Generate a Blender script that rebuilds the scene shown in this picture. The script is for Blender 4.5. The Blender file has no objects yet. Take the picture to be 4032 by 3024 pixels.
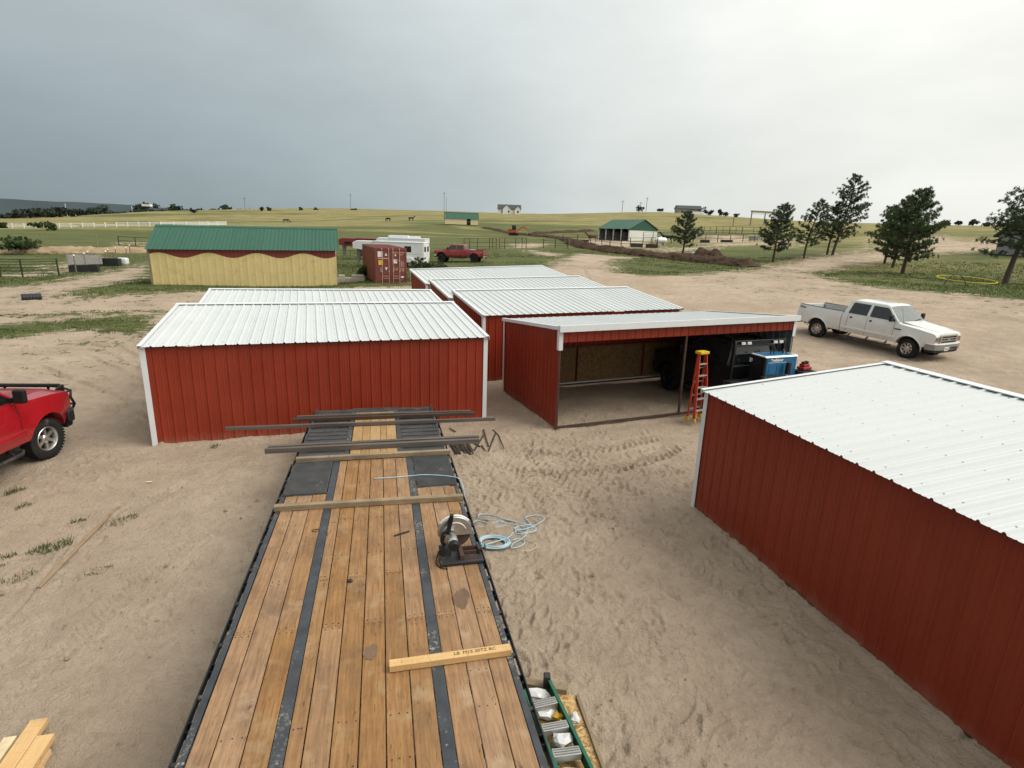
import bpy, bmesh, math, random
import numpy as np
from mathutils import Vector, Matrix, Euler

# ------------------------------------------------------------------ camera, sky, sun, exposure
SC = bpy.context.scene
COL = SC.collection
R = math.radians
cam_d = bpy.data.cameras.new('camera'); cam = bpy.data.objects.new('camera', cam_d); COL.objects.link(cam)
cam_d.sensor_fit = 'HORIZONTAL'; cam_d.sensor_width = 36; cam_d.lens = 19.784
cam_d.clip_start = 0.05; cam_d.clip_end = 20000
cam.location = (0, 0, 4.632)
cam.rotation_mode = 'XYZ'
_p, _r = .2622, .0336                                   # pitched 15 degrees down, rolled 2 degrees
_fw = Vector((0, math.cos(_p), -math.sin(_p))); _u0 = Vector((0, math.sin(_p), math.cos(_p))); _r0 = Vector((1, 0, 0))
_rt = _r0*math.cos(_r) + _u0*math.sin(_r); _up = _u0*math.cos(_r) - _r0*math.sin(_r)
cam.rotation_euler = Matrix((_rt, _up, -_fw)).transposed().to_euler()
SC.camera = cam

SUN_EL, SUN_AZ = 48, 100                                  # azimuth measured from +Y towards +X
SKY_GAIN = 1.0
wd = bpy.data.worlds.new('World'); SC.world = wd; wd.use_nodes = True
nt = wd.node_tree; nt.nodes.clear(); L_ = nt.links
def wn(t, **k):
    n = nt.nodes.new(t)
    for a, b in k.items(): setattr(n, a, b)
    return n
out = wn('ShaderNodeOutputWorld'); bg = wn('ShaderNodeBackground'); L_.new(bg.outputs[0], out.inputs[0])
tc = wn('ShaderNodeTexCoord'); sep = wn('ShaderNodeSeparateXYZ'); L_.new(tc.outputs['Generated'], sep.inputs[0])
skyt = wn('ShaderNodeTexSky', sky_type='NISHITA'); skyt.sun_disc = False
skyt.sun_elevation = R(SUN_EL); skyt.sun_rotation = R(SUN_AZ)
def wm(op, a, b=None, c=None, clamp=False):
    n = wn('ShaderNodeMath', operation=op); n.use_clamp = clamp
    for i, v in enumerate((a, b, c)):
        if v is None: continue
        if isinstance(v, (int, float)): n.inputs[i].default_value = v
        else: L_.new(v, n.inputs[i])
    return n.outputs[0]
# storm front: dark slate cloud on one side of the sky, thin bright cloud on the other
mp = wn('ShaderNodeMapping'); mp.inputs['Scale'].default_value = (1.2, 1.2, 3.0); L_.new(tc.outputs['Generated'], mp.inputs[0])
nz1 = wn('ShaderNodeTexNoise'); nz1.inputs['Scale'].default_value = 1.3; nz1.inputs['Detail'].default_value = 4; nz1.inputs['Roughness'].default_value = .42
L_.new(mp.outputs[0], nz1.inputs['Vector'])
mp2 = wn('ShaderNodeMapping'); mp2.inputs['Scale'].default_value = (1.0, 1.0, 2.6); mp2.inputs['Location'].default_value = (3.1, 1.7, .9); L_.new(tc.outputs['Generated'], mp2.inputs[0])
nz2 = wn('ShaderNodeTexNoise'); nz2.inputs['Scale'].default_value = 2.4; nz2.inputs['Detail'].default_value = 5; nz2.inputs['Roughness'].default_value = .55
L_.new(mp2.outputs[0], nz2.inputs['Vector'])
az = wm('ADD', sep.outputs['X'], wm('MULTIPLY', wm('SUBTRACT', nz1.outputs['Fac'], .5), .34))
zc = wm('MAXIMUM', sep.outputs['Z'], 0.0)
front = wn('ShaderNodeValToRGB'); cr = front.color_ramp; cr.interpolation = 'B_SPLINE'
L_.new(wm('MULTIPLY_ADD', az, .5, .5), front.inputs[0])
def ramp(cr, stops):
    while len(cr.elements) > 1: cr.elements.remove(cr.elements[-1])
    cr.elements[0].position = stops[0][0]; cr.elements[0].color = (*stops[0][1], 1)
    for p, c in stops[1:]:
        e = cr.elements.new(p); e.color = (*c, 1)
ramp(cr, [(0.0, (.102, .133, .150)), (.16, (.106, .140, .160)), (.36, (.166, .205, .224)), (.50, (.268, .305, .318)), (.61, (.385, .402, .392)), (.74, (.438, .446, .422)), (.88, (.475, .476, .442)), (1.0, (.51, .506, .468))])
# lift towards the zenith, thin veil of cloud structure
lift = wn('ShaderNodeVectorMath', operation='SCALE'); lift.inputs[0].default_value = (.44, .42, .37); L_.new(zc, lift.inputs['Scale'])
add = wn('ShaderNodeVectorMath', operation='ADD'); L_.new(front.outputs['Color'], add.inputs[0]); L_.new(lift.outputs[0], add.inputs[1])
veil = wm('MULTIPLY_ADD', wm('SUBTRACT', nz2.outputs['Fac'], .5), .46, 1.0)
mul = wn('ShaderNodeVectorMath', operation='SCALE'); L_.new(add.outputs[0], mul.inputs[0]); L_.new(wm('MULTIPLY', veil, SKY_GAIN), mul.inputs['Scale'])
ns = wn('ShaderNodeVectorMath', operation='SCALE'); L_.new(skyt.outputs[0], ns.inputs[0]); ns.inputs['Scale'].default_value = .08
mx = wn('ShaderNodeMix', data_type='RGBA'); mx.inputs[0].default_value = .94
L_.new(ns.outputs[0], mx.inputs[6]); L_.new(mul.outputs[0], mx.inputs[7])
L_.new(mx.outputs[2], bg.inputs['Color']); bg.inputs['Strength'].default_value = 1.0

sun_d = bpy.data.lights.new('sun', 'SUN'); sun = bpy.data.objects.new('sun', sun_d); COL.objects.link(sun)
sun_d.energy = 1.5; sun_d.angle = R(42); sun_d.color = (1.0, .95, .87)
_sd = Vector((math.sin(R(SUN_AZ))*math.cos(R(SUN_EL)), math.cos(R(SUN_AZ))*math.cos(R(SUN_EL)), math.sin(R(SUN_EL))))
sun.rotation_euler = _sd.to_track_quat('Z', 'Y').to_euler(); sun.location = (30, 0, 40)
SC.view_settings.view_transform = 'Standard'; SC.view_settings.look = 'None'
SC.view_settings.gamma = 1; SC.view_settings.use_curve_mapping = False
SC.view_settings.exposure = 0.84
try:
    SC.cycles.use_denoising = True; SC.cycles.max_bounces = 6; SC.cycles.caustics_reflective = False; SC.cycles.caustics_refractive = False
    SC.cycles.use_adaptive_sampling = True; SC.cycles.adaptive_threshold = .02
except Exception: pass
rnd = random.Random(7)

# ------------------------------------------------------------------ materials
MATS = {}
def new_mat(name):
    m = bpy.data.materials.new(name); m.use_nodes = True; MATS[name] = m
    t = m.node_tree; t.nodes.clear()
    o = t.nodes.new('ShaderNodeOutputMaterial'); b = t.nodes.new('ShaderNodeBsdfPrincipled'); t.links.new(b.outputs[0], o.inputs[0])
    return m, t, b
class N:
    """small node-graph helper"""
    def __init__(s, t): s.t = t
    def n(s, typ, **k):
        x = s.t.nodes.new(typ)
        for a, b in k.items(): setattr(x, a, b)
        return x
    def put(s, v, sock):
        if v is None: return
        if hasattr(v, 'is_linked') or hasattr(v, 'links'): s.t.links.new(v, sock)
        else: sock.default_value = v
    def math(s, op, a, b=None, c=None, clamp=False):
        x = s.n('ShaderNodeMath', operation=op); x.use_clamp = clamp
        for i, v in enumerate((a, b, c)): s.put(v, x.inputs[i])
        return x.outputs[0]
    def noise(s, vec, scale, detail=4, rough=.55, dist=0):
        x = s.n('ShaderNodeTexNoise'); s.put(vec, x.inputs['Vector'])
        x.inputs['Scale'].default_value = scale; x.inputs['Detail'].default_value = detail; x.inputs['Roughness'].default_value = rough; x.inputs['Distortion'].default_value = dist
        return x.outputs['Fac']
    def mapr(s, v, a, b, c=0., d=1., smooth=False):
        x = s.n('ShaderNodeMapRange'); x.clamp = True
        if smooth: x.interpolation_type = 'SMOOTHSTEP'
        s.put(v, x.inputs[0])
        for i, q in zip((1, 2, 3, 4), (a, b, c, d)): x.inputs[i].default_value = q
        return x.outputs[0]
    def mix(s, f, a, b, mode='MIX'):
        x = s.n('ShaderNodeMix', data_type='RGBA', blend_type=mode)
        s.put(f, x.inputs[0])
        s.put((*a, 1) if isinstance(a, tuple) and len(a) == 3 else a, x.inputs[6]); s.put((*b, 1) if isinstance(b, tuple) and len(b) == 3 else b, x.inputs[7])
        return x.outputs[2]
    def coords(s, scale=(1, 1, 1), rand=True, which='Object'):
        c = s.n('ShaderNodeTexCoord'); m = s.n('ShaderNodeMapping'); s.t.links.new(c.outputs[which], m.inputs[0]); m.inputs['Scale'].default_value = scale
        if rand:
            i = s.n('ShaderNodeObjectInfo'); v = s.n('ShaderNodeVectorMath', operation='SCALE'); v.inputs[0].default_value = (37, 23, 51); s.t.links.new(i.outputs['Random'], v.inputs['Scale'])
            s.t.links.new(v.outputs[0], m.inputs['Location'])
        return m.outputs[0]
    def bump(s, h, strength, dist, b):
        x = s.n('ShaderNodeBump'); x.inputs['Strength'].default_value = strength; x.inputs['Distance'].default_value = dist
        s.put(h, x.inputs['Height']); s.t.links.new(x.outputs[0], b.inputs['Normal'])
def mul3(c, f): return tuple(max(0., min(1., v*f)) for v in c)
def mat(name, col, rough=.6, metal=0., var=.12, scale=3., col2=None, bump=0., bscale=60., stretch=(1, 1, 1), rand=.08, coat=0., dirt=None, dirt_amt=.5, dscale=2., spec=.5, rvar=.08):
    m, t, b = new_mat(name); g = N(t)
    v = g.coords(stretch)
    f = g.noise(v, scale, 5, .6)
    f = g.mapr(f, .3, .7)
    c = g.mix(f, mul3(col, 1-var), col2 if col2 else mul3(col, 1+var))
    if rand:
        i = g.n('ShaderNodeObjectInfo'); h = g.n('ShaderNodeHueSaturation'); g.t.links.new(c, h.inputs['Color'])
        g.t.links.new(g.mapr(i.outputs['Random'], 0, 1, 1-rand, 1+rand), h.inputs['Value']); c = h.outputs[0]
    if dirt:
        d = g.mapr(g.noise(v, dscale, 8, .65), .62-.3*dirt_amt, .75, 0, .85)
        c = g.mix(d, c, dirt)
    g.t.links.new(c, b.inputs['Base Color'])
    g.t.links.new(g.mapr(f, 0, 1, max(.02, rough-rvar), min(1, rough+rvar)), b.inputs['Roughness'])
    b.inputs['Metallic'].default_value = metal; b.inputs['Specular IOR Level'].default_value = spec
    if coat: b.inputs['Coat Weight'].default_value = coat; b.inputs['Coat Roughness'].default_value = .06
    if bump: g.bump(g.noise(v, bscale, 3, .6), bump, .01, b)
    return m

SAND = (.40, .30, .195)
def red_steel():
    m, t, b = new_mat('red_steel'); g = N(t); v = g.coords((1, 1, 1))
    c = g.mix(g.mapr(g.noise(v, 1.1, 4), .3, .7), (.214, .0245, .009), (.252, .030, .0108))
    cc = g.n('ShaderNodeTexCoord'); sp = g.n('ShaderNodeSeparateXYZ'); t.links.new(cc.outputs['Object'], sp.inputs[0])
    d = g.math('ADD', sp.outputs['Z'], g.math('MULTIPLY', g.noise(v, 3.5, 6, .7), .55))              # sand splashed up along the foot
    c = g.mix(g.mapr(d, .22, .46, .38, 0), c, (.30, .19, .13))
    st = g.noise(g.coords((9, 9, .5)), 1.6, 5, .6); c = g.mix(g.mapr(st, .60, .78, 0, .22), c, (.30, .075, .05))  # dusty run marks
    i = g.n('ShaderNodeObjectInfo'); h = g.n('ShaderNodeHueSaturation'); t.links.new(c, h.inputs['Color']); t.links.new(g.mapr(i.outputs['Random'], 0, 1, .94, 1.06), h.inputs['Value'])
    t.links.new(h.outputs[0], b.inputs['Base Color']); t.links.new(g.mapr(g.noise(v, 2.2, 3), .3, .7, .34, .52), b.inputs['Roughness']); b.inputs['Specular IOR Level'].default_value = .4
    g.bump(g.noise(g.coords((1, 1, .5)), 2.6, 2), .35, .012, b)
red_steel()
mat('white_steel', (.545, .565, .565), .45, spec=.3, var=.02, scale=1.2, rand=.03, bump=.06, bscale=3)
mat('white_trim', (.66, .68, .69), .4, var=.03, rand=.02)
mat('galv_steel', (.25, .26, .27), .5, .4, var=.15, scale=8)
mat('screw_zinc', (.30, .31, .31), .45, .6, rand=0)
mat('dark_steel', (.035, .035, .036), .55, .3, var=.3, scale=12, bump=.15, bscale=60, dirt=(.20, .16, .12), dirt_amt=.22, dscale=5)
mat('black_steel', (.016, .018, .021), .5, .1, var=.3, scale=10, dirt=(.22, .18, .14), dirt_amt=.12, dscale=7)
mat('mill_steel', (.12, .105, .092), .55, .25, var=.35, scale=4, stretch=(.3, 3, 3), dirt=(.16, .075, .035), dirt_amt=.4, dscale=3)
mat('rust_steel', (.12, .05, .028), .7, .3, var=.4, scale=5, col2=(.08, .06, .05))
mat('offcut_steel', (.050, .038, .032), .7, .2, var=.4, scale=8)
mat('pipe_rust', (.055, .03, .02), .8, .2, var=.4, scale=6)
mat('pipe_green', (.02, .03, .02), .7, .1, var=.3)
mat('rubber', (.018, .018, .018), .85, var=.3, scale=10, bump=.3, bscale=50, dirt=(.16, .12, .085), dirt_amt=.18, dscale=6, spec=.2)
mat('black_plastic', (.012, .012, .013), .5, var=.2, rand=.05, spec=.3)
mat('chrome', (.62, .62, .61), .22, 1., var=.05, rand=0)
mat('alloy', (.50, .49, .47), .34, .85, var=.12, scale=8, rand=0)
mat('aluminium', (.46, .45, .43), .45, .65, var=.12, scale=6, stretch=(1, 6, 6))
mat('glass_dark', (.008, .010, .011), .05, 0, var=.1, rand=0, spec=.7)
mat('glass_shield', (.13, .15, .14), .04, 0, var=.1, rand=0, spec=1.0)
mat('paint_white', (.64, .65, .63), .3, var=.05, scale=1.5, rand=0, coat=.5)
mat('paint_red', (.33, .008, .014), .3, var=.05, scale=1.5, rand=0, coat=.7)
mat('paint_red_faded', (.24, .022, .022), .45, var=.12, scale=2, rand=0, coat=.2, dirt=(.32, .10, .085), dirt_amt=.4)
mat('paint_black', (.008, .008, .009), .32, var=.1, rand=0, coat=.25)
mat('paint_blue', (.012, .12, .26), .38, var=.08, rand=0, coat=.2)
mat('lower_grey', (.20, .20, .19), .5, var=.1, rand=0, dirt=(.3, .25, .2), dirt_amt=.4)
mat('lamp_glass', (.13, .13, .125), .12, .3, var=.2, scale=20, rand=0, coat=.6)
mat('lamp_amber', (.5, .07, .02), .2, var=.1, rand=0, coat=.5)
mat('tail_red', (.16, .01, .01), .25, var=.1, rand=0, coat=.5)
mat('plate_white', (.62, .63, .62), .4, var=.03, rand=0)
mat('decal_dark', (.03, .03, .035), .5, var=.1, rand=0)
mat('decal_white', (.72, .70, .66), .5, var=.08, rand=0)
mat('decal_yellow', (.62, .42, .03), .5, var=.08, rand=0)
mat('decal_blue', (.05, .10, .30), .5, var=.1, rand=0)
mat('ladder_orange', (.46, .045, .016), .5, var=.12, rand=0)
mat('ladder_yellow', (.62, .40, .015), .5, var=.1, rand=0)
mat('ladder_green', (.006, .115, .062), .45, var=.12, rand=0)
mat('tool_red', (.30, .018, .018), .5, var=.15, rand=0)
mat('orange_rubber', (.55, .13, .03), .6, var=.1, rand=0)
mat('hose_blue', (.36, .52, .60), .5, var=.12, scale=12, rand=0)
mat('hose_pale', (.52, .49, .38), .5, var=.12, rand=0)
mat('pipe_yellow', (.62, .52, .03), .5, var=.08, rand=0)
mat('bag_white', (.62, .62, .62), .4, var=.06, scale=12, bump=.5, bscale=25, rand=.05)
mat('paper_yellow', (.62, .36, .02), .6, var=.1, rand=0)
mat('cont_red', (.165, .036, .026), .55, var=.12, scale=2, rand=0, dirt=(.22, .07, .05), dirt_amt=.4, dscale=1.3)
mat('cont_rod', (.52, .32, .26), .6, var=.15, rand=0)
mat('barn_yellow', (.58, .46, .205), .55, var=.06, scale=1.5, rand=.02, dirt=(.42, .28, .11), dirt_amt=.25)
mat('barn_red', (.17, .028, .018), .55, var=.08, rand=.02)
mat('roof_green', (.014, .085, .050), .5, var=.10, rand=.05, dirt=(.025, .10, .062), dirt_amt=.3)
mat('gable_green', (.012, .075, .042), .5, var=.08, rand=.02)
mat('wall_white', (.66, .66, .62), .6, var=.06, scale=2, rand=.02, dirt=(.5, .46, .38), dirt_amt=.25)
mat('wall_cream', (.68, .57, .35), .6, var=.06, rand=.02)
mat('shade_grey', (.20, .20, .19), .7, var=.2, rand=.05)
mat('house_white', (.74, .74, .72), .6, var=.03, rand=.02)
mat('house_grey', (.28, .28, .28), .7, var=.1, rand=.05)
mat('roof_dark', (.05, .05, .055), .8, var=.2, scale=5, rand=.1)
mat('roof_brown', (.10, .085, .075), .8, var=.2, scale=8, rand=.05)
mat('fence_white', (.76, .76, .73), .5, var=.03, rand=.02)
mat('wood_post', (.20, .16, .12), .85, var=.25, scale=6, stretch=(5, 5, 1))
mat('pallet_grey', (.24, .23, .21), .85, var=.25, scale=6)
mat('plastic_black', (.012, .013, .015), .5, var=.2)
mat('tank_white', (.78, .78, .76), .35, var=.03, rand=0)
mat('excavator_orange', (.52, .09, .02), .5, var=.1, rand=0, dirt=(.25, .16, .1), dirt_amt=.3)
mat('cow_black', (.012, .010, .010), .8, var=.3, rand=.1)
mat('horse_brown', (.10, .035, .018), .7, var=.25, rand=.1)
mat('trailer_white', (.74, .75, .75), .32, var=.03, rand=0, coat=.3)
mat('trailer_red', (.22, .026, .022), .45, var=.1, rand=0, dirt=(.24, .06, .05), dirt_amt=.3)
mat('bark', (.075, .052, .038), .9, var=.35, scale=9, stretch=(3, 3, .7), bump=.5, bscale=20)
mat('concrete', (.42, .40, .36), .85, var=.12, scale=4)
mat('far_tree', (.022, .034, .022), .9, var=.35, scale=.25, rand=.25)
mat('mountain', (.080, .108, .132), 1.0, var=.15, scale=.002)  # distance haze put into the bluish colour

mat('stain_dark', (.15, .088, .050), .7, var=.3, scale=9, stretch=(1, .4, 1))
mat('stain_pale', (.36, .26, .155), .8, var=.2, scale=9)

def foliage(name, c1, c2, c3):
    m, t, b = new_mat(name); g = N(t)
    v = g.coords((1, 1, 1)); f = g.mapr(g.noise(v, 1.1, 3), .32, .68)
    c = g.mix(f, c1, c2); f2 = g.mapr(g.noise(v, 6, 2), .5, .8); c = g.mix(f2, c, c3)
    t.links.new(c, b.inputs['Base Color']); b.inputs['Roughness'].default_value = .7; b.inputs['Specular IOR Level'].default_value = .25
    tl = g.n('ShaderNodeBsdfTranslucent'); ms = g.n('ShaderNodeMixShader'); ms.inputs[0].default_value = .38; t.links.new(c, tl.inputs[0])
    t.links.new(b.outputs[0], ms.inputs[1]); t.links.new(tl.outputs[0], ms.inputs[2]); t.links.new(ms.outputs[0], [q for q in t.nodes if q.type == 'OUTPUT_MATERIAL'][0].inputs[0])
    return m
foliage('needles', (.045, .070, .036), (.080, .115, .055), (.120, .155, .080))
foliage('needles_warm', (.050, .078, .034), (.088, .122, .050), (.135, .165, .072))
foliage('grass_blade', (.060, .095, .022), (.090, .125, .035), (.19, .17, .07))
foliage('weed', (.03, .055, .018), (.055, .085, .028), (.10, .12, .05))

def wood(name, c1, c2, dark, stretch=(14, .7, 14), rand=.16, stain=.35, rough=.8, grain=1.0):
    m, t, b = new_mat(name); g = N(t)
    v = g.coords(stretch); vb = g.coords((1, 1, 1))
    gr = g.noise(v, 3.2, 7, .62, .6)
    c = g.mix(g.mapr(gr, .30, .70), c1, c2)
    kn = g.noise(g.coords((5, 1.6, 5)), 2.6, 3, .5, 1.2)                  # knots and checks
    c = g.mix(g.mapr(kn, .66, .74, 0, .65*grain), c, dark)
    st = g.noise(vb, 1.7, 6, .68)
    c = g.mix(g.mapr(st, .44, .70, 0, stain), c, mul3(dark, 1.5))
    pl = g.noise(vb, 2.9, 5, .6)
    c = g.mix(g.mapr(pl, .56, .72, 0, .55), c, (.40, .30, .19))
    sc = g.noise(g.coords((30, 2.0, 30)), 4.0, 2, .5); c = g.mix(g.mapr(sc, .64, .70, 0, .5*grain), c, dark)
    i = g.n('ShaderNodeObjectInfo'); h = g.n('ShaderNodeHueSaturation'); t.links.new(c, h.inputs['Color'])
    t.links.new(g.mapr(i.outputs['Random'], 0, 1, 1-rand, 1+rand*.7), h.inputs['Value'])
    t.links.new(g.mapr(i.outputs['Random'], 0, 1, 1.10, .88), h.inputs['Saturation']); c = h.outputs[0]
    t.links.new(c, b.inputs['Base Color']); b.inputs['Roughness'].default_value = rough; b.inputs['Specular IOR Level'].default_value = .3
    g.bump(gr, .35, .004, b)
    return m
wood('deck_wood', (.205, .110, .050), (.375, .215, .103), (.052, .033, .022), stain=.5, rand=.10)
wood('deck_wood_light', (.33, .20, .095), (.46, .30, .15), (.11, .065, .035), stain=.4)
wood('lumber_fresh', (.60, .37, .17), (.70, .48, .25), (.30, .15, .06), stretch=(1.2, 14, 14), rand=.14, stain=.12)
wood('lumber_pale', (.62, .50, .31), (.72, .60, .39), (.35, .22, .1), stretch=(1.2, 14, 14), rand=.1, stain=.1)
wood('lumber_old', (.20, .145, .09), (.33, .25, .16), (.06, .045, .03), stretch=(.7, 14, 14), rand=.1, stain=.5)
wood('lumber_worn', (.52, .31, .11), (.62, .40, .17), (.12, .07, .03), stretch=(.9, 14, 14), rand=.05, stain=.35)

def osb(name):
    m, t, b = new_mat(name); g = N(t)
    v = g.coords((1, 1, 1)); vo = g.n('ShaderNodeTexVoronoi'); vo.inputs['Scale'].default_value = 14; vo.inputs['Randomness'].default_value = 1
    mp = g.n('ShaderNodeMapping'); mp.inputs['Scale'].default_value = (1.0, 1.0, 2.2); t.links.new(v, mp.inputs[0])
    d = g.n('ShaderNodeVectorMath', operation='ADD'); t.links.new(mp.outputs[0], d.inputs[0])
    nz = g.n('ShaderNodeTexNoise'); nz.inputs['Scale'].default_value = 5; t.links.new(v, nz.inputs['Vector']); t.links.new(nz.outputs['Color'], d.inputs[1])
    t.links.new(d.outputs[0], vo.inputs['Vector'])
    sp = g.n('ShaderNodeSeparateColor'); t.links.new(vo.outputs['Color'], sp.inputs[0])
    c = g.mix(sp.outputs[0], (.26, .14, .05), (.60, .40, .17)); c = g.mix(g.mapr(sp.outputs[1], .8, 1, 0, .8), c, (.10, .05, .02))
    t.links.new(c, b.inputs['Base Color']); b.inputs['Roughness'].default_value = .8
    return m
osb('osb')

mat('osb_shade', (.20, .115, .045), .85, var=.45, scale=16, col2=(.30, .19, .08))  # strand board darkened, the open shed's inner shade put into its colour

def tread(name):                                                  # black painted steel strip, worn and chipped
    m, t, b = new_mat(name); g = N(t)
    v = g.coords((1, 1, 1), rand=True)
    c = g.mix(g.mapr(g.noise(v, 5, 6), .3, .7), (.022, .026, .032), (.050, .056, .064))
    w = g.math('MULTIPLY', g.mapr(g.noise(v, .9, 2), .52, .62), g.mapr(g.noise(v, 26, 7, .75), .52, .60))
    c = g.mix(g.math('MULTIPLY', w, .8), c, (.42, .36, .27))
    s = g.mapr(g.noise(v, 26, 3), .68, .72, 0, .6); c = g.mix(s, c, (.32, .27, .2))
    t.links.new(c, b.inputs['Base Color']); b.inputs['Roughness'].default_value = .55; g.bump(g.noise(v, 40, 3), .2, .004, b)
    return m
tread('worn_strip')
def plate(name):
    m, t, b = new_mat(name); g = N(t)
    v = g.coords((1, 1, 1))
    c = g.mix(g.mapr(g.noise(v, 4, 6), .3, .7), (.042, .043, .046), (.085, .083, .082))
    c = g.mix(g.mapr(g.noise(v, 2.2, 8, .7), .62, .70, 0, .8), c, (.42, .35, .27))
    t.links.new(c, b.inputs['Base Color']); b.inputs['Roughness'].default_value = .6; b.inputs['Metallic'].default_value = .15
    return m
plate('ramp_plate')
def soil(name, c1, c2):
    m, t, b = new_mat(name); g = N(t)
    v = g.coords((1, 1, 1), rand=False)
    f = g.noise(v, .9, 7, .65); c = g.mix(g.mapr(f, .35, .65), c1, c2)
    c = g.mix(g.mapr(g.noise(v, 5, 4), .6, .7, 0, .5), c, mul3(c1, .6))
    t.links.new(c, b.inputs['Base Color']); b.inputs['Roughness'].default_value = .95; b.inputs['Specular IOR Level'].default_value = .15
    g.bump(g.noise(v, 4, 8, .7), .8, .12, b)
    return m
soil('dark_soil', (.046, .028, .018), (.085, .052, .032))
soil('sand_soil', (.26, .185, .115), (.38, .28, .18))

# ------------------------------------------------------------------ mesh helpers
class MB:
    """collects shapes, builds ONE mesh object"""
    def __init__(s): s.v = []; s.f = []
    def add(s, vs, fs):
        o = len(s.v); s.v += [tuple(p) for p in vs]; s.f += [tuple(i+o for i in q) for q in fs]; return s
    def box(s, x0, x1, y0, y1, z0, z1, M=None):
        vs = [Vector((x, y, z)) for z in (z0, z1) for y in (y0, y1) for x in (x0, x1)]
        if M: vs = [M @ p for p in vs]
        return s.add(vs, [(0, 2, 3, 1), (4, 5, 7, 6), (0, 1, 5, 4), (2, 6, 7, 3), (0, 4, 6, 2), (1, 3, 7, 5)])
    def bar(s, p, q, w, h, up=(0, 0, 1)):
        p, q = Vector(p), Vector(q); d = (q-p); l = d.length; d.normalize()
        u = Vector(up)
        if abs(d.dot(u)) > .98: u = Vector((1, 0, 0))
        a = d.cross(u).normalized(); b = a.cross(d).normalized()
        M = Matrix(((d.x, a.x, b.x, p.x), (d.y, a.y, b.y, p.y), (d.z, a.z, b.z, p.z), (0, 0, 0, 1)))
        return s.box(0, l, -w/2, w/2, -h/2, h/2, M)
    def tube(s, pts, r, n=8, cap=True, r1=None):
        pts = [Vector(p) for p in pts]; rings = []; m = len(pts); prev = None
        for i, p in enumerate(pts):
            d = (pts[min(i+1, m-1)] - pts[max(i-1, 0)])
            d = d.normalized() if d.length > 1e-9 else Vector((0, 0, 1))
            if prev is None:
                u = Vector((0, 0, 1)) if abs(d.z) < .9 else Vector((1, 0, 0))
                a = d.cross(u).normalized()
            else:
                a = (prev - d*prev.dot(d)); a = a.normalized() if a.length > 1e-6 else d.orthogonal().normalized()
            prev = a; b = d.cross(a)
            rr = r if r1 is None else r + (r1-r)*i/max(1, m-1)
            if isinstance(r, (list, tuple)): rr = r[i]
            rings.append([p + (a*math.cos(2*math.pi*k/n) + b*math.sin(2*math.pi*k/n))*rr for k in range(n)])
        vs = [q for g in rings for q in g]; fs = []
        for i in range(m-1):
            for k in range(n): fs.append((i*n+k, i*n+(k+1) % n, (i+1)*n+(k+1) % n, (i+1)*n+k))
        if cap: fs.append(tuple(range(n-1, -1, -1))); fs.append(tuple((m-1)*n+k for k in range(n)))
        return s.add(vs, fs)
    def cyl(s, p, q, r, n=12, r1=None): return s.tube([p, q], r, n, True, r1)
    def lathe(s, prof, n=24, axis='y', c=(0, 0, 0), closed=True):
        """prof: list of (axial, radius)"""
        vs, fs = [], []; m = len(prof); c = Vector(c)
        for a, r in prof:
            for k in range(n):
                t = 2*math.pi*k/n; u, w = r*math.cos(t), r*math.sin(t)
                vs.append(c + (Vector((u, a, w)) if axis == 'y' else Vector((a, u, w)) if axis == 'x' else Vector((u, w, a))))
        for i in range(m if closed else m-1):
            j = (i+1) % m
            for k in range(n): fs.append((i*n+k, j*n+k, j*n+(k+1) % n, i*n+(k+1) % n))
        return s.add(vs, fs)
    def prism(s, poly, d0, d1, M=None, axis='y'):
        """poly in a plane, extruded d0..d1 along axis"""
        f = {'y': lambda a, b, d: Vector((a, d, b)), 'x': lambda a, b, d: Vector((d, a, b)), 'z': lambda a, b, d: Vector((a, b, d))}[axis]
        n = len(poly); vs = [f(a, b, d0) for a, b in poly] + [f(a, b, d1) for a, b in poly]
        if M: vs = [M @ p for p in vs]
        return s.add(vs, [tuple(range(n)), tuple(range(2*n-1, n-1, -1))] + [(i, i+n, (i+1) % n+n, (i+1) % n) for i in range(n)])
    def build(s, name, mt, parent=None, smooth=None, bevel=0., recalc=True, seg=2):
        me = bpy.data.meshes.new(name); me.from_pydata(s.v, [], s.f)
        if recalc:
            bm = bmesh.new(); bm.from_mesh(me); bmesh.ops.recalc_face_normals(bm, faces=bm.faces); bm.to_mesh(me); bm.free()
        return link(name, me, mt, parent, smooth, bevel, seg)
def link(name, me, mt, parent=None, smooth=None, bevel=0., seg=2):
    o = bpy.data.objects.new(name, me); COL.objects.link(o)
    if mt: me.materials.append(MATS[mt] if isinstance(mt, str) else mt)
    if smooth is not None:
        me.polygons.foreach_set('use_smooth', [True]*len(me.polygons)); me.set_sharp_from_angle(angle=R(smooth))
    if bevel:
        b = o.modifiers.new('bevel', 'BEVEL'); b.width = bevel; b.segments = seg; b.limit_method = 'ANGLE'; b.angle_limit = R(40)
    if parent: o.parent = parent
    return o
def tag(o, label, cat, group=None):
    o['label'] = label; o['category'] = cat
    if group: o['group'] = group
    return o
def thing(name, label, cat, loc=(0, 0, 0), rz=0., group=None, rot=None):
    o = bpy.data.objects.new(name, None); COL.objects.link(o); o.empty_display_size = .2
    o.location = loc; o.rotation_euler = rot if rot else (0, 0, rz)
    return tag(o, label, cat, group)
def struct(o): o['kind'] = 'structure'; return o
def stuff(o): o['kind'] = 'stuff'; return o
def inst(src, parent=None, loc=None, rot=None, name=None):
    c = src.copy(); COL.objects.link(c)
    if name: c.name = name
    if parent is not None: c.parent = parent
    if loc is not None: c.location = loc
    if rot is not None: c.rotation_euler = rot
    return c
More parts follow.
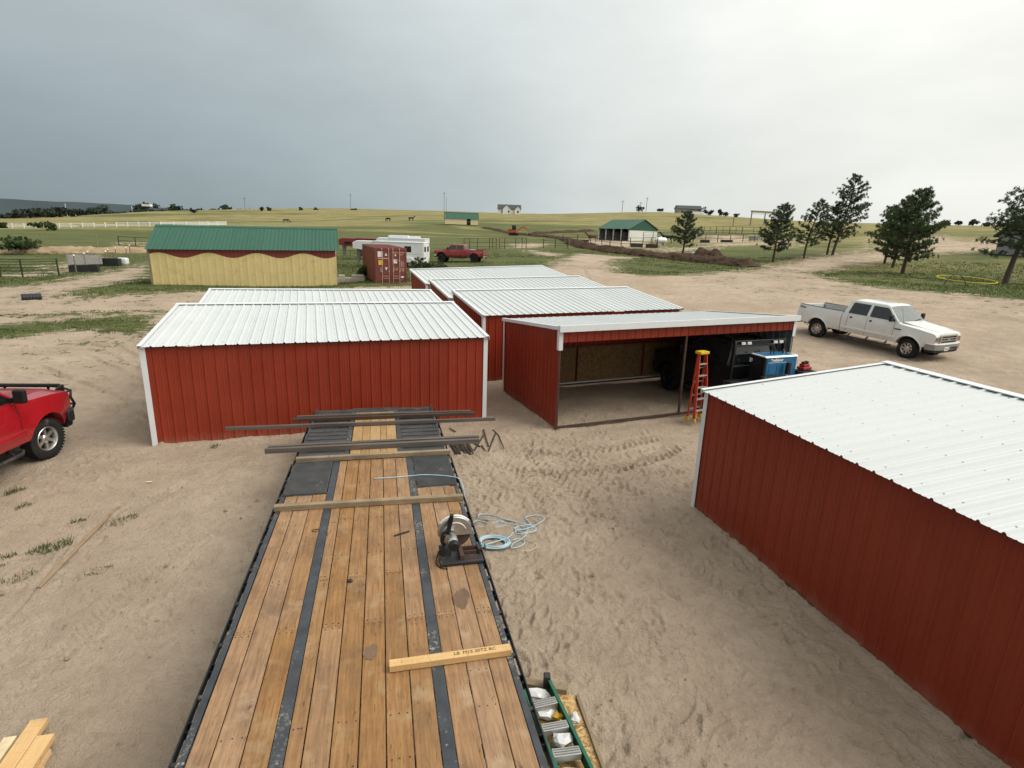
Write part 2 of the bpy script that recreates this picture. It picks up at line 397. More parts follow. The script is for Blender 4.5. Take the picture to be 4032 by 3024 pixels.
def copy_tree(o, parent=None):
    c = o.copy(); COL.objects.link(c); c.parent = parent
    for ch in list(o.children): copy_tree(ch, c)
    return c
def text(s, size, mt, parent, M, name='lettering', ext=.002, align='CENTER', bold=0.):
    cu = bpy.data.curves.new(name, 'FONT'); cu.body = s; cu.size = size; cu.extrude = ext; cu.align_x = align; cu.align_y = 'CENTER'; cu.offset = bold; cu.resolution_u = 2
    tmp = bpy.data.objects.new(name, cu); COL.objects.link(tmp)
    dg = bpy.context.evaluated_depsgraph_get(); me = bpy.data.meshes.new_from_object(tmp.evaluated_get(dg))
    bpy.data.objects.remove(tmp)
    o = link(name, me, mt, parent); o.matrix_local = M
    return o
def face_M(origin, right, up):
    r, u = Vector(right).normalized(), Vector(up).normalized(); n = r.cross(u); o = Vector(origin)
    return Matrix(((r.x, u.x, n.x, o.x), (r.y, u.y, n.y, o.y), (r.z, u.z, n.z, o.z), (0, 0, 0, 1)))

# ------------------------------------------------------------------ numpy noise
def _h(ix, iy, seed):
    n = (ix*374761393 + iy*668265263 + seed*974711) & 0x7fffffff
    n = ((n ^ (n >> 13))*1274126177) & 0x7fffffff
    return ((n ^ (n >> 16)) & 0xffff)/65535.0
def vnoise(x, y, seed=0):
    ix = np.floor(x).astype(np.int64); iy = np.floor(y).astype(np.int64); fx = x-ix; fy = y-iy
    fx = fx*fx*(3-2*fx); fy = fy*fy*(3-2*fy)
    a = _h(ix, iy, seed); b = _h(ix+1, iy, seed); c = _h(ix, iy+1, seed); d = _h(ix+1, iy+1, seed)
    return (a*(1-fx)+b*fx)*(1-fy) + (c*(1-fx)+d*fx)*fy
def fbm(x, y, oct=4, seed=0, gain=.5):
    s = 0; a = 1; t = 0
    for i in range(oct):
        s = s + a*vnoise(x*2**i, y*2**i, seed+i*17); t += a; a *= gain
    return s/t

# ------------------------------------------------------------------ surveyed spot heights and ground outlines
CTRL=[(-10.3,41.8,0.76), (-8.2,42.5,0.77), (-24.5,38.2,0.47), (-14.0,44.4,0.38), (14.0,25.9,0.45), (15.9,22.4,0.28), (-6.8,67.4,1.02), (-10.3,63.1,0.72), (21.9,117.8,3.75), (28.0,116.8,3.87), (17.0,123.0,3.71), 
(36.3,82.1,1.90), (26.5,92.6,2.38), (42.0,84.4,2.63), (47.8,87.6,2.97), (42.9,63.4,1.76), (45.4,53.0,1.58), (39.7,51.0,1.61), (-17.4,186.8,6.28), (-0.9,165.6,4.28), (-38.1,47.0,-0.07), (-150.2,169.9,0.99), 
(-119.6,183.8,2.79), (-108.9,206.8,3.71), (-117.1,295.6,6.37), (-63.3,285.9,9.01), (-51.0,280.8,9.29), (43.5,129.3,4.20), (58.1,139.9,5.17), (87.2,124.6,5.88), (115.5,145.8,7.87), (136.2,146.1,8.88), (53.6,56.3,2.15), 
(32.6,36.5,1.64), (36.0,34.4,1.57), (-46.7,113.1,1.67), (-64.0,87.0,0.76), (-70.0,71.3,0.33), (-437.8,433.1,-1.75), (-787.9,779.3,-8.06), (-1751.7,1737.3,-3.56), (-3941.5,3910.4,-7.80), (-367.6,413.4,1.74), 
(-661.7,743.8,-1.71), (-1470.8,1655.2,-0.58), (-3309.5,3725.8,-1.37), (-302.7,404.1,5.92), (-544.9,727.2,5.83), (-1210.7,1614.6,2.49), (-2724.3,3634.4,5.38), (-278.0,415.4,9.42), (-500.4,747.5,12.11), 
(-1111.4,1656.5,4.14), (-2501.0,3728.6,9.25), (-257.8,437.0,12.44), (-463.9,785.2,13.88), (-1030.8,1744.2,22.51), (-2319.2,3924.6,44.86), (-211.3,448.1,15.53), (-380.2,805.3,19.33), (-844.8,1788.9,34.56), 
(-1900.7,4025.0,71.97), (-127.9,448.8,17.83), (-230.0,806.4,23.47), (-511.0,1791.4,43.75), (-1149.7,4030.6,92.66), (-56.0,448.9,18.45), (-100.7,806.7,24.59), (-223.7,1792.0,46.24), (-503.2,4032.1,98.26), 
(-7.6,449.0,18.76), (-13.4,806.9,25.14), (-29.7,1792.4,47.48), (-66.9,4032.8,101.04), (50.6,439.0,19.91), (91.3,788.8,27.34), (203.0,1752.3,52.42), (456.9,3942.6,112.15), (82.3,397.8,20.73), (148.4,714.8,29.26), 
(329.8,1587.8,56.96), (742.0,3572.6,122.36), (97.5,387.6,21.25), (175.6,696.5,30.32), (390.4,1547.1,59.36), (878.4,3480.9,127.77), (120.1,387.3,20.13), (216.3,695.9,28.30), (480.7,1545.9,54.88), (1081.6,3478.2,117.69), 
(136.1,366.2,18.77), (245.1,658.1,26.08), (544.7,1461.7,50.07), (1225.5,3288.9,106.88), (144.6,345.0,17.05), (260.5,620.0,23.21), (578.9,1377.2,43.83), (1302.5,3098.8,92.82), (149.8,313.4,15.09), (269.7,563.2,20.02), 
(599.5,1251.1,36.92), (1348.8,2815.0,77.27), (206.6,292.8,15.31), (372.0,526.1,20.65), (826.7,1168.7,38.45), (1860.1,2629.6,80.73), (218.8,282.3,14.94), (393.9,507.4,20.10), (875.4,1127.0,37.30), (1969.7,2535.7,78.12), 
(273.6,282.6,15.97), (492.6,507.8,21.96), (1094.8,1128.1,41.41), (2463.4,2538.2,87.39), (-3.8,1.4,0.00), (-3.1,2.6,0.00), (-2.0,3.5,0.00), (-0.7,3.9,0.00), (0.7,3.9,0.00), (2.0,3.5,0.00), (3.1,2.6,0.00), (3.8,1.4,0.00), 
(-8.5,3.1,0.00), (-6.9,5.8,0.00), (-4.5,7.8,0.00), (-1.6,8.9,0.00), (1.6,8.9,0.00), (4.5,7.8,0.00), (6.9,5.8,0.00), (8.5,3.1,0.00), (-13.2,4.8,0.00), (-10.7,9.0,0.00), (-7.0,12.1,0.00), (-2.4,13.8,0.00), 
(2.4,13.8,0.00), (7.0,12.1,0.00), (10.7,9.0,0.00), (13.2,4.8,0.00), (-18.8,6.8,0.00), (-15.3,12.9,0.00), (-10.0,17.3,0.00), (-3.5,19.7,0.00), (3.5,19.7,0.00), (10.0,17.3,0.00), (15.3,12.9,0.00), (18.8,6.8,0.00), 
(-0.9,17.4,0.00), (5.9,20.0,0.08), (-2.4,21.8,-0.02), (4.4,24.3,0.15), (-4.0,25.9,0.10), (2.8,28.5,0.38), (-8.8,15.2,-0.02), (-20.0,24.0,0.00), (-26.0,30.0,0.00), (-14.0,30.0,0.10), (10.0,30.0,0.55), (-33.8,9.1,0.15), 
(-77.3,20.7,0.75), (-193.2,51.8,2.00), (-483.0,129.4,5.00), (-1931.9,517.6,5.00), (33.8,9.1,0.30), (77.3,20.7,1.50), (193.2,51.8,4.00), (483.0,129.4,10.00), (1931.9,517.6,10.00), (-5.2,-3.0,0.00), (-26.0,-15.0,0.00), 
(-173.2,-100.0,0.00), (-1732.1,-1000.0,0.00), (-2.1,-5.6,0.00), (-10.3,-28.2,0.00), (-68.4,-187.9,0.00), (-684.0,-1879.4,0.00), (2.1,-5.6,0.00), (10.3,-28.2,0.00), (68.4,-187.9,0.00), (684.0,-1879.4,0.00), 
(5.2,-3.0,0.00), (26.0,-15.0,0.00), (173.2,-100.0,0.00), (1732.1,-1000.0,0.00)]
# ---- terrain height: thin-plate spline through surveyed spot heights (azimuth, log range) ----
def _uv(x, y):
    r = np.sqrt(x*x + y*y) + 3.0
    return np.stack([np.arctan2(x, y)*1.6, np.log(r)*1.4], -1)
def _kern(d2):
    return d2*np.log(d2 + 1e-9)
_cp = np.array(CTRL); _cu = _uv(_cp[:,0], _cp[:,1]); _NC = len(_cp)
_A = np.zeros((_NC+3, _NC+3))
_A[:_NC,:_NC] = _kern(((_cu[:,None]-_cu[None])**2).sum(-1)) + np.eye(_NC)*0.004
_A[:_NC,_NC] = 1; _A[:_NC,_NC+1:] = _cu; _A[_NC,:_NC] = 1; _A[_NC+1:,:_NC] = _cu.T
_zs = _cp[:,2]/(np.sqrt(_cp[:,0]**2+_cp[:,1]**2)+3.0)*30
_w = np.linalg.solve(_A, np.concatenate([_zs, np.zeros(3)]))
def terrain(x, y):
    x = np.asarray(x, float); y = np.asarray(y, float); sh = x.shape
    xf, yf = x.ravel(), y.ravel(); out = np.empty(len(xf))
    for i in range(0, len(xf), 20000):
        u = _uv(xf[i:i+20000], yf[i:i+20000])
        k = _kern(((u[:,None]-_cu[None])**2).sum(-1))
        r = np.sqrt(xf[i:i+20000]**2+yf[i:i+20000]**2)
        z = (k@_w[:_NC] + _w[_NC] + u@_w[_NC+1:])*(r+3.0)/30
        t = np.clip((r-15)/12, 0, 1)
        out[i:i+20000] = z*t*t*(3-2*t)
    return out.reshape(sh)
def gz(x, y): return float(terrain(np.array([x]), np.array([y]))[0])
DIRT={'yard':[(-5.2,2.9),(-40.8,30.6),(-30.3,33.0),(-24.4,33.7),(-20.0,36.3),(-14.5,38.4),(-7.3,39.9),(-8.4,48.4),(1.6,57.0),(6.1,76.2),(9.6,87.4),(12.8,85.2),(16.6,83.6),(11.9,73.9),(10.3,56.4),(11.9,53.7),(15.4,54.5),(24.6,64.0),(22.5,62.1),(36.2,79.8),(52.3,92.2),(58.3,96.5),(82.5,136.4),(107.7,148.9),(95.5,121.9),(115.1,129.9),(83.8,91.6),(73.0,92.1),(62.6,88.4),(54.3,80.5),(43.4,72.9),(32.9,63.0),(29.1,52.7),(28.0,44.8),(28.7,40.5),(31.1,38.0),(32.5,36.4),(36.8,34.8),(6.6,3.3)],
'track':[(-34.8,35.7),(-34.2,37.4),(-33.6,40.2),(-36.2,47.3),(-41.5,65.0),(-28.1,44.0),(-27.7,38.0),(-27.5,35.7),(-26.6,32.7),(-31.1,31.8)],
'penl':[(-45.4,47.9),(-43.4,49.5),(-43.1,52.5),(-43.9,56.6),(-40.4,52.0),(-39.7,46.8),(-42.4,44.6)],
'penl2':[(-47.3,56.7),(-48.1,61.4),(-48.8,67.6),(-45.9,62.4),(-42.3,54.2),(-44.6,54.8)],
'penl3':[(-63.8,93.2),(-64.0,101.6),(-54.3,85.9),(-57.2,85.6)],
'penh':[(11.0,116.6),(14.0,129.2),(18.5,134.3),(22.7,117.8),(28.7,119.6),(25.4,101.9),(22.5,96.3),(20.7,99.1),(18.2,99.3),(15.5,100.6),(14.3,107.2),(11.5,110.5)],
'penr':[(49.9,161.4),(63.0,155.8),(57.1,135.4),(52.4,125.9),(45.1,122.9),(37.6,116.2)],
'roadb':[(24.5,102.1),(27.2,100.9),(33.1,107.4),(39.6,117.4),(53.4,128.4),(67.1,138.3),(52.3,107.3),(47.9,103.8),(46.9,109.8),(39.9,108.4),(28.4,94.8),(22.1,91.8)],
'trackh':[(-0.6,109.7),(5.8,111.2),(4.1,102.8),(-0.5,98.1)],
'trackh2':[(1.6,92.8),(6.9,85.5),(5.6,80.8),(3.1,83.4)]}
GRASS={'weeds':[(-26.4,22.3),(-23.1,24.9),(-21.6,26.2),(-17.8,29.1),(-16.3,25.8),(-15.7,23.1),(-18.8,23.4),(-19.6,21.0),(-22.3,18.7)],
'barn':[(-27.5,37.6),(-27.8,43.2),(-14.2,44.8),(-13.1,49.7),(-8.4,48.4),(-7.4,40.5),(-14.7,39.0),(-20.3,36.8),(-24.1,34.6)],
'patch':[(11.6,73.2),(16.6,83.1),(21.7,77.4),(27.6,72.2),(24.8,64.7),(16.2,55.3),(12.1,54.2),(11.6,65.2)],
'rows':[(-31.7,32.4),(-28.3,33.4),(-23.2,33.7),(-20.5,33.7),(-23.6,32.2),(-27.5,32.2),(-30.9,31.6)],
'rows2':[(-26.8,27.2),(-23.3,28.5),(-18.6,30.5),(-17.9,28.8),(-20.9,26.9),(-25.3,25.6)],
'lawnr':[(23.6,34.2),(24.6,33.9),(25.6,32.0),(23.6,32.3)]}

# ------------------------------------------------------------------ the ground
def sdist(px, py, poly):
    """signed distance to a polygon, positive inside"""
    P = np.array(poly); n = len(P); d = np.full(px.shape, 1e18); ins = np.zeros(px.shape, bool)
    for i in range(n):
        ax, ay = P[i]; bx, by = P[(i+1) % n]; ex, ey = bx-ax, by-ay
        t = np.clip(((px-ax)*ex + (py-ay)*ey)/(ex*ex+ey*ey+1e-12), 0, 1)
        d = np.minimum(d, (px-ax-ex*t)**2 + (py-ay-ey*t)**2)
        c = ((ay > py) != (by > py))
        with np.errstate(divide='ignore', invalid='ignore'):
            ins ^= c & (px < (bx-ax)*(py-ay)/(by-ay+1e-18) + ax)
    d = np.sqrt(d); return np.where(ins, d, -d)
azs = np.concatenate([np.linspace(-180, -56, 30)[:-1], np.linspace(-56, 56, 800), np.linspace(56, 180, 30)[1:-1]])
rs = [.4]
while rs[-1] < 14: rs.append(rs[-1] + (.5 if rs[-1] < 2.5 else .036))
while rs[-1] < 9000: rs.append(rs[-1]*(1 + (.0045 if rs[-1] < 60 else .009 if rs[-1] < 500 else .04)))
rs = np.array(rs); na, nr = len(azs), len(rs)
A_, R_ = np.meshgrid(np.radians(azs), rs)
gx = (R_*np.sin(A_)).ravel(); gy = (R_*np.cos(A_)).ravel(); gr = R_.ravel()
gzv = terrain(gx, gy)
wdt = .03*gr + .25
dm = np.zeros(gx.shape)
for k, P in DIRT.items():
    dm = np.maximum(dm, np.clip(.5 + sdist(gx, gy, P)/(2*wdt), 0, 1))
dm = np.where(gr < 8, 1, dm)
_sp = np.clip((-gx-8)/6, 0, 1)*np.clip((gy-11)/6, 0, 1) + np.clip((gx-11)/6, 0, 1)*np.clip((gr-34)/8, 0, 1) + np.clip(1-np.hypot(gx-8, gy-62)/22, 0, 1)
dm = np.where(dm > .5, dm*(1-.34*np.clip(_sp, 0, 1)), dm)
for k, P in GRASS.items():
    g = np.clip(.5 + sdist(gx, gy, P)/(2*wdt), 0, 1)*{'rows': .55, 'rows2': .62, 'lawnr': .6, 'weeds': .82, 'patch': .62}.get(k, 1)
    dm = np.minimum(dm, 1-g)
gold = np.clip((gr-110)/150, 0, 1)*np.clip(-.05 + 1.7*fbm(gx/75, gy/22, 5, 5), 0, 1)
gold = np.maximum(gold, .5*np.clip((gr-40)/60, 0, 1)*np.clip((fbm(gx/14, gy/7, 4, 9)-.5)*4, 0, 1))
gold = np.maximum(gold, np.where(gx > 25, .42*np.clip((gr-45)/20, 0, 1), 0))
# relief of the trodden yard: lumps, wheel ruts, footprints
near = np.where(gr < 60)[0]; nx, ny, nr_ = gx[near], gy[near], gr[near]
amp = np.clip(dm[near], .3, 1)
dz = (fbm(nx*1.1, ny*1.1, 4, 3)-.5)*.10 + (fbm(nx*5, ny*5, 3, 11)-.5)*.020*np.clip(1.6*fbm(nx*.6, ny*.6, 2, 21)-.2, .25, 1.2) + (fbm(nx*12, ny*12, 2, 31)-.5)*.015
clod = np.clip(fbm(nx*9, ny*9, 2, 41)-.63, 0, 1)*.20*np.clip((fbm(nx*.5, ny*.5, 3, 43)-.5)*6, 0, 1)
dz = dz*amp*np.clip((nr_-1)/3, 0, 1) + clod
def rut(path, half, depth, lug=0., pitch=.16, fade=.35, ridge=.35):
    """a wheel rut with lug prints along a polyline"""
    P = np.array(path); acc = 0.
    lo, hi = P.min(0)-half*3, P.max(0)+half*3
    idx = np.where((nx > lo[0]) & (nx < hi[0]) & (ny > lo[1]) & (ny < hi[1]))[0]
    X, Y = nx[idx], ny[idx]; best = np.full(X.shape, 1e9); U = np.zeros(X.shape); V = np.zeros(X.shape)
    for i in range(len(P)-1):
        ex, ey = P[i+1]-P[i]; l = math.hypot(ex, ey); ex /= l; ey /= l
        t = np.clip((X-P[i][0])*ex + (Y-P[i][1])*ey, 0, l); ox = X-P[i][0]-ex*t; oy = Y-P[i][1]-ey*t
        d = np.hypot(ox, oy); m = d < best; best = np.where(m, d, best); U = np.where(m, acc+t, U); V = np.where(m, ox*ey-oy*ex, V); acc += l
    e = np.clip(U/fade, 0, 1)*np.clip((acc-U)/fade, 0, 1)
    wob = .65+.7*fbm(X*1.3, Y*1.3, 3, 77)
    prof = -depth*np.clip((half-best)/(half*.35), 0, 1) + depth*ridge*np.exp(-((best-half*1.25)/(half*.3))**2)
    if lug:
        ph = (U + np.abs(V)*.7)/pitch + np.where(V > 0, .5, 0)
        prof = prof + lug*np.clip((half-best)/(half*.15), 0, 1)*np.tanh(4*np.sin(2*math.pi*ph))
    dz[idx] += prof*e*wob
def arc(c, r, a0, a1, n=24): return [(c[0]+r*math.sin(R(a0+(a1-a0)*i/n)), c[1]+r*math.cos(R(a0+(a1-a0)*i/n))) for i in range(n+1)]
# tractor tracks turning between the open shed and the right-hand shed
rut([(.2, 11.6), (1.2, 11.5), (2.4, 12.0), (3.6, 12.9)], .21, .028, .036, .19)
rut([(.0, 10.6), (1.0, 10.4), (2.2, 10.8), (3.3, 11.6), (4.0, 12.4)], .21, .028, .036, .19)
rut([(.3, 12.2), (.5, 11.2), (.9, 10.2), (1.5, 9.2)], .20, .022, .032, .18)
rut([(1.2, 12.2), (1.4, 11.2), (1.8, 10.3), (2.6, 9.4)], .20, .016, .027, .18)
rut([(-.3, 10.9), (.3, 10.2), (.6, 9.3), (.7, 8.5)], .18, .016, .025, .17)
rut([(2.0, 10.8), (3.0, 10.6), (3.8, 10.9)], .18, .012, .02, .16)
rut([(.9, 8.8), (1.9, 8.6), (2.6, 7.6), (3.0, 6.6)], .18, .012, .018, .16)
fr_0 = random.Random(2)
# sand drifted against the foot of the shed walls
for a_, b_ in (((-7.57, 11.14), (-.64, 13.55)), ((3.29, 9.19), (5.22, 2.1)), ((1.09, 12.99), (-.27, 16.4)), ((-.93, 17.37), (5.9, 19.97)), ((1.10, 13.0), (7.9, 15.7))):
    rut([(a_[0]+(b_[0]-a_[0])*i/6, a_[1]+(b_[1]-a_[1])*i/6) for i in range(7)], .13, -.032, 0, .1, ridge=0, fade=.2)
# truck ruts on the left side of the yard and on the roads
rut([(-8.2, 12.5), (-9.5, 15.5), (-12, 19.5), (-16, 22.5)], .17, .035, .008, .1)
rut([(-9.9, 13.0), (-11.3, 16.3), (-14, 20), (-18, 22)], .17, .04, .008, .1)
rut([(-8.6, 14.5), (-11.5, 15.9), (-15, 16.9), (-22, 17.2)], .16, .03, .008, .1)
rut([(-8.9, 13.0), (-12, 14.2), (-16, 15.0), (-22, 15.2)], .16, .03, .008, .1)
for k in range(9):
    o_ = fr_0.uniform(-.6, .6); rut([(-8.4-k*.35, 12.2+k*.9+o_), (-11-k*.3, 14.2+k*1.0+o_), (-15, 16.2+k*1.1+o_*2), (-21, 17.0+k*1.3-o_*2), (-30, 17.5+k*1.6)], .15, fr_0.uniform(.03, .06), .012, .12, fade=1)
rut([(-5.2, 11.0), (-6.1, 9.0), (-6.5, 7.0), (-6.4, 4.0)], .15, .012, .009, .09)
rut([(-3.7, 10.6), (-4.6, 8.4), (-4.9, 6.4), (-4.8, 3.5)], .15, .012, .009, .09)
rut([(-6.35, 8.9), (-6.4, 7.2), (-6.0, 6.0), (-5.6, 4.2)], .05, .02, 0, .1, ridge=.9)
for off in (-3.1, -1.4, .3, 2.0, 3.6):
    rut([(9+off*.3, 20+off), (14+off*.3, 18.5+off), (20+off*.3, 18+off), (30, 19+off)], .16, .05, .012, .14, fade=2)
for off in (0, 1.9):
    rut([(-32, 29.5+off), (-24, 31+off), (-16, 33.5+off), (-8, 36.5+off), (0, 40+off)], .2, .03, 0, .1, fade=2)
    rut([(3, 35+off), (6, 45+off), (7, 58+off), (8, 72+off)], .2, .04, 0, .1, fade=2)
    rut([(8, 38+off), (20, 42+off), (32, 52+off), (44, 66+off)], .2, .03, 0, .1, fade=2)
def foot(x, y, a, l=.30, w=.105, d=.022):
    idx = np.where((np.abs(nx-x) < .3) & (np.abs(ny-y) < .3))[0]
    u = (nx[idx]-x)*math.sin(a) + (ny[idx]-y)*math.cos(a); v = (nx[idx]-x)*math.cos(a) - (ny[idx]-y)*math.sin(a)
    q = (u/(l/2))**2 + (v/(w/2*(1+.25*u/(l/2))))**2
    dz[idx] += -d*np.clip(1.25-q, 0, 1) + d*.55*np.exp(-((np.sqrt(q)-1.35)/.25)**2)
fr_ = random.Random(3)
for k in range(210):                                               # walking lines over the sand
    x, y = fr_.uniform(-.5, 4.0), fr_.uniform(3.6, 12.6); a = fr_.uniform(0, 6.28)
    for j in range(fr_.randint(4, 9)):
        sd = .09 if j % 2 else -.09
        foot(x+math.cos(a)*sd+fr_.uniform(-.05, .05), y-math.sin(a)*sd+fr_.uniform(-.05, .05), a+fr_.uniform(-.3, .3), d=fr_.uniform(.010, .026))
        x += math.sin(a)*.55; y += math.cos(a)*.55; a += fr_.uniform(-.2, .2)
for k in range(34):
    x, y = fr_.uniform(-6.5, -3.2), fr_.uniform(3.6, 10.0); a = fr_.uniform(0, 6.28)
    for j in range(fr_.randint(3, 7)):
        sd = .09 if j % 2 else -.09
        foot(x+math.cos(a)*sd, y-math.sin(a)*sd, a+fr_.uniform(-.3, .3), d=fr_.uniform(.008, .018)); x += math.sin(a)*.55; y += math.cos(a)*.55
gzv[near] += dz
far = gr > 60
gzv[far] += ((fbm(gx[far]/9, gy[far]/9, 3, 51)-.5)*.25 + (fbm(gx[far]/70, gy[far]/70, 2, 57)-.5)*1.2*np.clip((gr[far]-150)/300, 0, 1))
vs = np.stack([gx, gy, gzv], -1)
ii, jj = np.meshgrid(np.arange(nr-1), np.arange(na), indexing='ij'); j2 = (jj+1) % na
fs = np.stack([ii*na+jj, ii*na+j2, (ii+1)*na+j2, (ii+1)*na+jj], -1).reshape(-1, 4)[:, ::-1]
me = bpy.data.meshes.new('ground')
cap = len(vs); vs = np.vstack([vs, [[0, 0, 0]]])
tri = np.stack([np.arange(na), np.full(na, cap), (np.arange(na)+1) % na], -1)
me.vertices.add(len(vs)); me.vertices.foreach_set('co', vs.astype(np.float32).ravel())
nl = len(fs)*4 + len(tri)*3
me.loops.add(nl); me.loops.foreach_set('vertex_index', np.concatenate([fs.ravel(), tri[:, ::-1].ravel()]).astype(np.int32))
me.polygons.add(len(fs)+len(tri))
me.polygons.foreach_set('loop_start', np.concatenate([np.arange(len(fs))*4, len(fs)*4+np.arange(len(tri))*3]).astype(np.int32))
me.update(calc_edges=True); me.validate()
for nm, arr in (('dirt', dm), ('gold', gold)):
    at = me.attributes.new(nm, 'FLOAT', 'POINT'); at.data.foreach_set('value', np.append(arr, 1.0).astype(np.float32))
def ground_mat():
    m, t, b = new_mat('ground'); g = N(t)
    tcn = g.n('ShaderNodeTexCoord'); P = tcn.outputs['Object']
    def at(n): x = g.n('ShaderNodeAttribute'); x.attribute_name = n; return x.outputs['Fac']
    dirt, gld = at('dirt'), at('gold')
    n1 = g.noise(P, .35, 5, .6); n2 = g.noise(P, 1.6, 6, .65); n3 = g.noise(P, 9, 5, .65); n4 = g.noise(P, 45, 4, .7)
    # sand
    s = g.mix(g.mapr(n1, .34, .66), (.392, .306, .228), (.505, .404, .308))
    s = g.mix(g.mapr(n2, .40, .70, 0, .55), s, (.31, .235, .170))
    s = g.mix(g.mapr(n3, .50, .75, 0, .45), s, (.25, .185, .132))
    s = g.mix(g.mapr(n4, .55, .80, 0, .4), s, (.55, .46, .37))
    s = g.mix(g.mapr(n4, .20, .40, .35, 0), s, (.17, .125, .085))
    # grass
    mpp = g.n('ShaderNodeMapping'); t.links.new(P, mpp.inputs[0]); mpp.inputs['Scale'].default_value = (.35, 1, 1); mpp.inputs['Rotation'].default_value = (0, 0, .35)
    g1 = g.noise(mpp.outputs[0], .22, 7, .66); g2 = g.noise(P, 2.6, 6, .7); g3 = g.noise(mpp.outputs[0], .05, 6, .6)
    gc = g.mix(g.mapr(g1, .34, .66), (.060, .082, .026), (.118, .128, .048))
    gc = g.mix(g.mapr(g2, .45, .75, 0, .6), gc, (.17, .16, .07))
    gc = g.mix(g.mapr(g2, .22, .42, .6, 0), gc, (.030, .045, .014))
    g4 = g.noise(mpp.outputs[0], .8, 7, .72); gc = g.mix(g.mapr(g4, .52, .70, 0, .55), gc, (.20, .165, .085)); gc = g.mix(g.mapr(g4, .30, .46, .5, 0), gc, (.036, .055, .018))
    gd = g.mix(g.mapr(g1, .35, .66), (.15, .138, .055), (.33, .28, .125))
    gd = g.mix(g.mapr(g2, .5, .8, 0, .5), gd, (.17, .12, .055)); gd = g.mix(g.mapr(g4, .32, .48, .6, 0), gd, (.085, .088, .034))
    gf = g.math('ADD', gld, g.math('MULTIPLY', g.math('SUBTRACT', g3, .5), 1.3)); gf = g.mapr(gf, .30, .66, 0, 1, True)
    gf = g.math('MULTIPLY', gf, g.mapr(gld, .02, .15))
    gc = g.mix(gf, gc, gd)
    # where grass gives way to bare dirt
    k = g.math('ADD', dirt, g.math('MULTIPLY', g.math('SUBTRACT', n2, .5), 1.75)); k = g.math('ADD', k, g.math('MULTIPLY', g.math('SUBTRACT', n1, .5), .8)); k = g.math('ADD', k, g.math('MULTIPLY', g.math('SUBTRACT', n3, .5), .9))
    k = g.mapr(k, .38, .58, 0, 1, True)
    c = g.mix(k, gc, s)
    t.links.new(c, b.inputs['Base Color']); b.inputs['Roughness'].default_value = .95; b.inputs['Specular IOR Level'].default_value = .12
    n5 = g.noise(P, 20, 4, .6); h = g.math('ADD', g.math('MULTIPLY', n5, 1.0), g.math('MULTIPLY_ADD', n4, .7, g.math('MULTIPLY', n3, .8))); hg = g.math('MULTIPLY', g2, 3.2)
    hh = g.n('ShaderNodeMix', data_type='FLOAT'); t.links.new(k, hh.inputs[0]); t.links.new(hg, hh.inputs[2]); t.links.new(h, hh.inputs[3])
    g.bump(hh.outputs[0], .9, .055, b)
    return m
ground_mat()
ground = struct(link('ground', me, 'ground', smooth=80))
# distant mountain ridge on the left
mb = MB(); ring = []
for i in range(40):
    a = -72 + i*1.25; d = 7000; e = 4.6 + d*math.tan(R(max(.02, 1.22 - .00022*max(0, (a+42))**2.6 + .03*math.sin(i*.9) + .02*math.sin(i*2.3))))
    ring.append((d*math.sin(R(a)), d*math.cos(R(a)), e))
vsm = [(x, y, -60) for x, y, z in ring] + ring + [(x*1.25, y*1.25, z*.5) for x, y, z in ring]
mb.add(vsm, [(j*40+i, j*40+i+1, (j+1)*40+i+1, (j+1)*40+i) for j in (0, 1) for i in range(39)])
struct(mb.build('mountain', 'mountain', smooth=60))
# dirt berms: a heaped ridge following a line on the ground
def berm(name, path, w, h, mt, seed, step=.3, nv=17):
    P = [Vector(p) for p in path]; pts = []
    for a, b in zip(P, P[1:]):
        n = max(1, int((b-a).length/step)); pts += [a.lerp(b, i/n) for i in range(n)]
    pts.append(P[-1]); rr = random.Random(seed); vs, fs = [], []; m = len(pts)
    X = []; 
    for i, p in enumerate(pts):
        d = (pts[min(i+1, m-1)]-pts[max(i-1, 0)]).normalized(); s = Vector((d.y, -d.x))
        e = min(1, i/3+.1, (m-1-i)/3+.1)
        for j in range(nv):
            v = j/(nv-1)*2-1; q = p + s*(v*w*(.85+.3*rr.random())); X.append((q.x, q.y, v, e, i))
    A = np.array(X); z0 = terrain(A[:, 0], A[:, 1])
    hh = h*np.clip(1-np.abs(A[:, 2])**1.4, 0, 1)*A[:, 3]*(.55+.9*fbm(A[:, 0]*.55+seed, A[:, 1]*.55, 3, seed)) + (fbm(A[:, 0]*1.6, A[:, 1]*1.6, 4, seed+5, .65)-.5)*.75*h*np.clip(1.05-np.abs(A[:, 2]), 0, 1)
    zz = z0 + np.where(np.abs(A[:, 2]) > .97, -.15, hh)
    vs = [(a[0], a[1], z) for a, z in zip(A, zz)]
    fs = [(i*nv+j, i*nv+j+1, (i+1)*nv+j+1, (i+1)*nv+j) for i in range(m-1) for j in range(nv-1)]
    mb = MB(); mb.add(vs, fs); return struct(mb.build(name, mt, smooth=75))
berm('dirt_berm', [(10.8, 112), (12.2, 101), (15, 93), (18.5, 88), (23.3, 83.5), (27.5, 78.5), (30, 73)], 1.9, .8, 'dark_soil', 3)
berm('dirt_berm', [(-10.8, 182), (-6.3, 177), (-2, 168), (3.8, 161), (9, 148), (11, 132), (11, 116)], 1.8, .5, 'dark_soil', 8, .5)
berm('dirt_berm', [(4, 167), (12, 173), (24, 183)], 1.8, .6, 'dark_soil', 12, .5)
berm('dirt_berm', [(27.6, 90), (29.4, 88.8), (31.2, 87.6)], 1.9, 1.15, 'dark_soil', 15, .2)
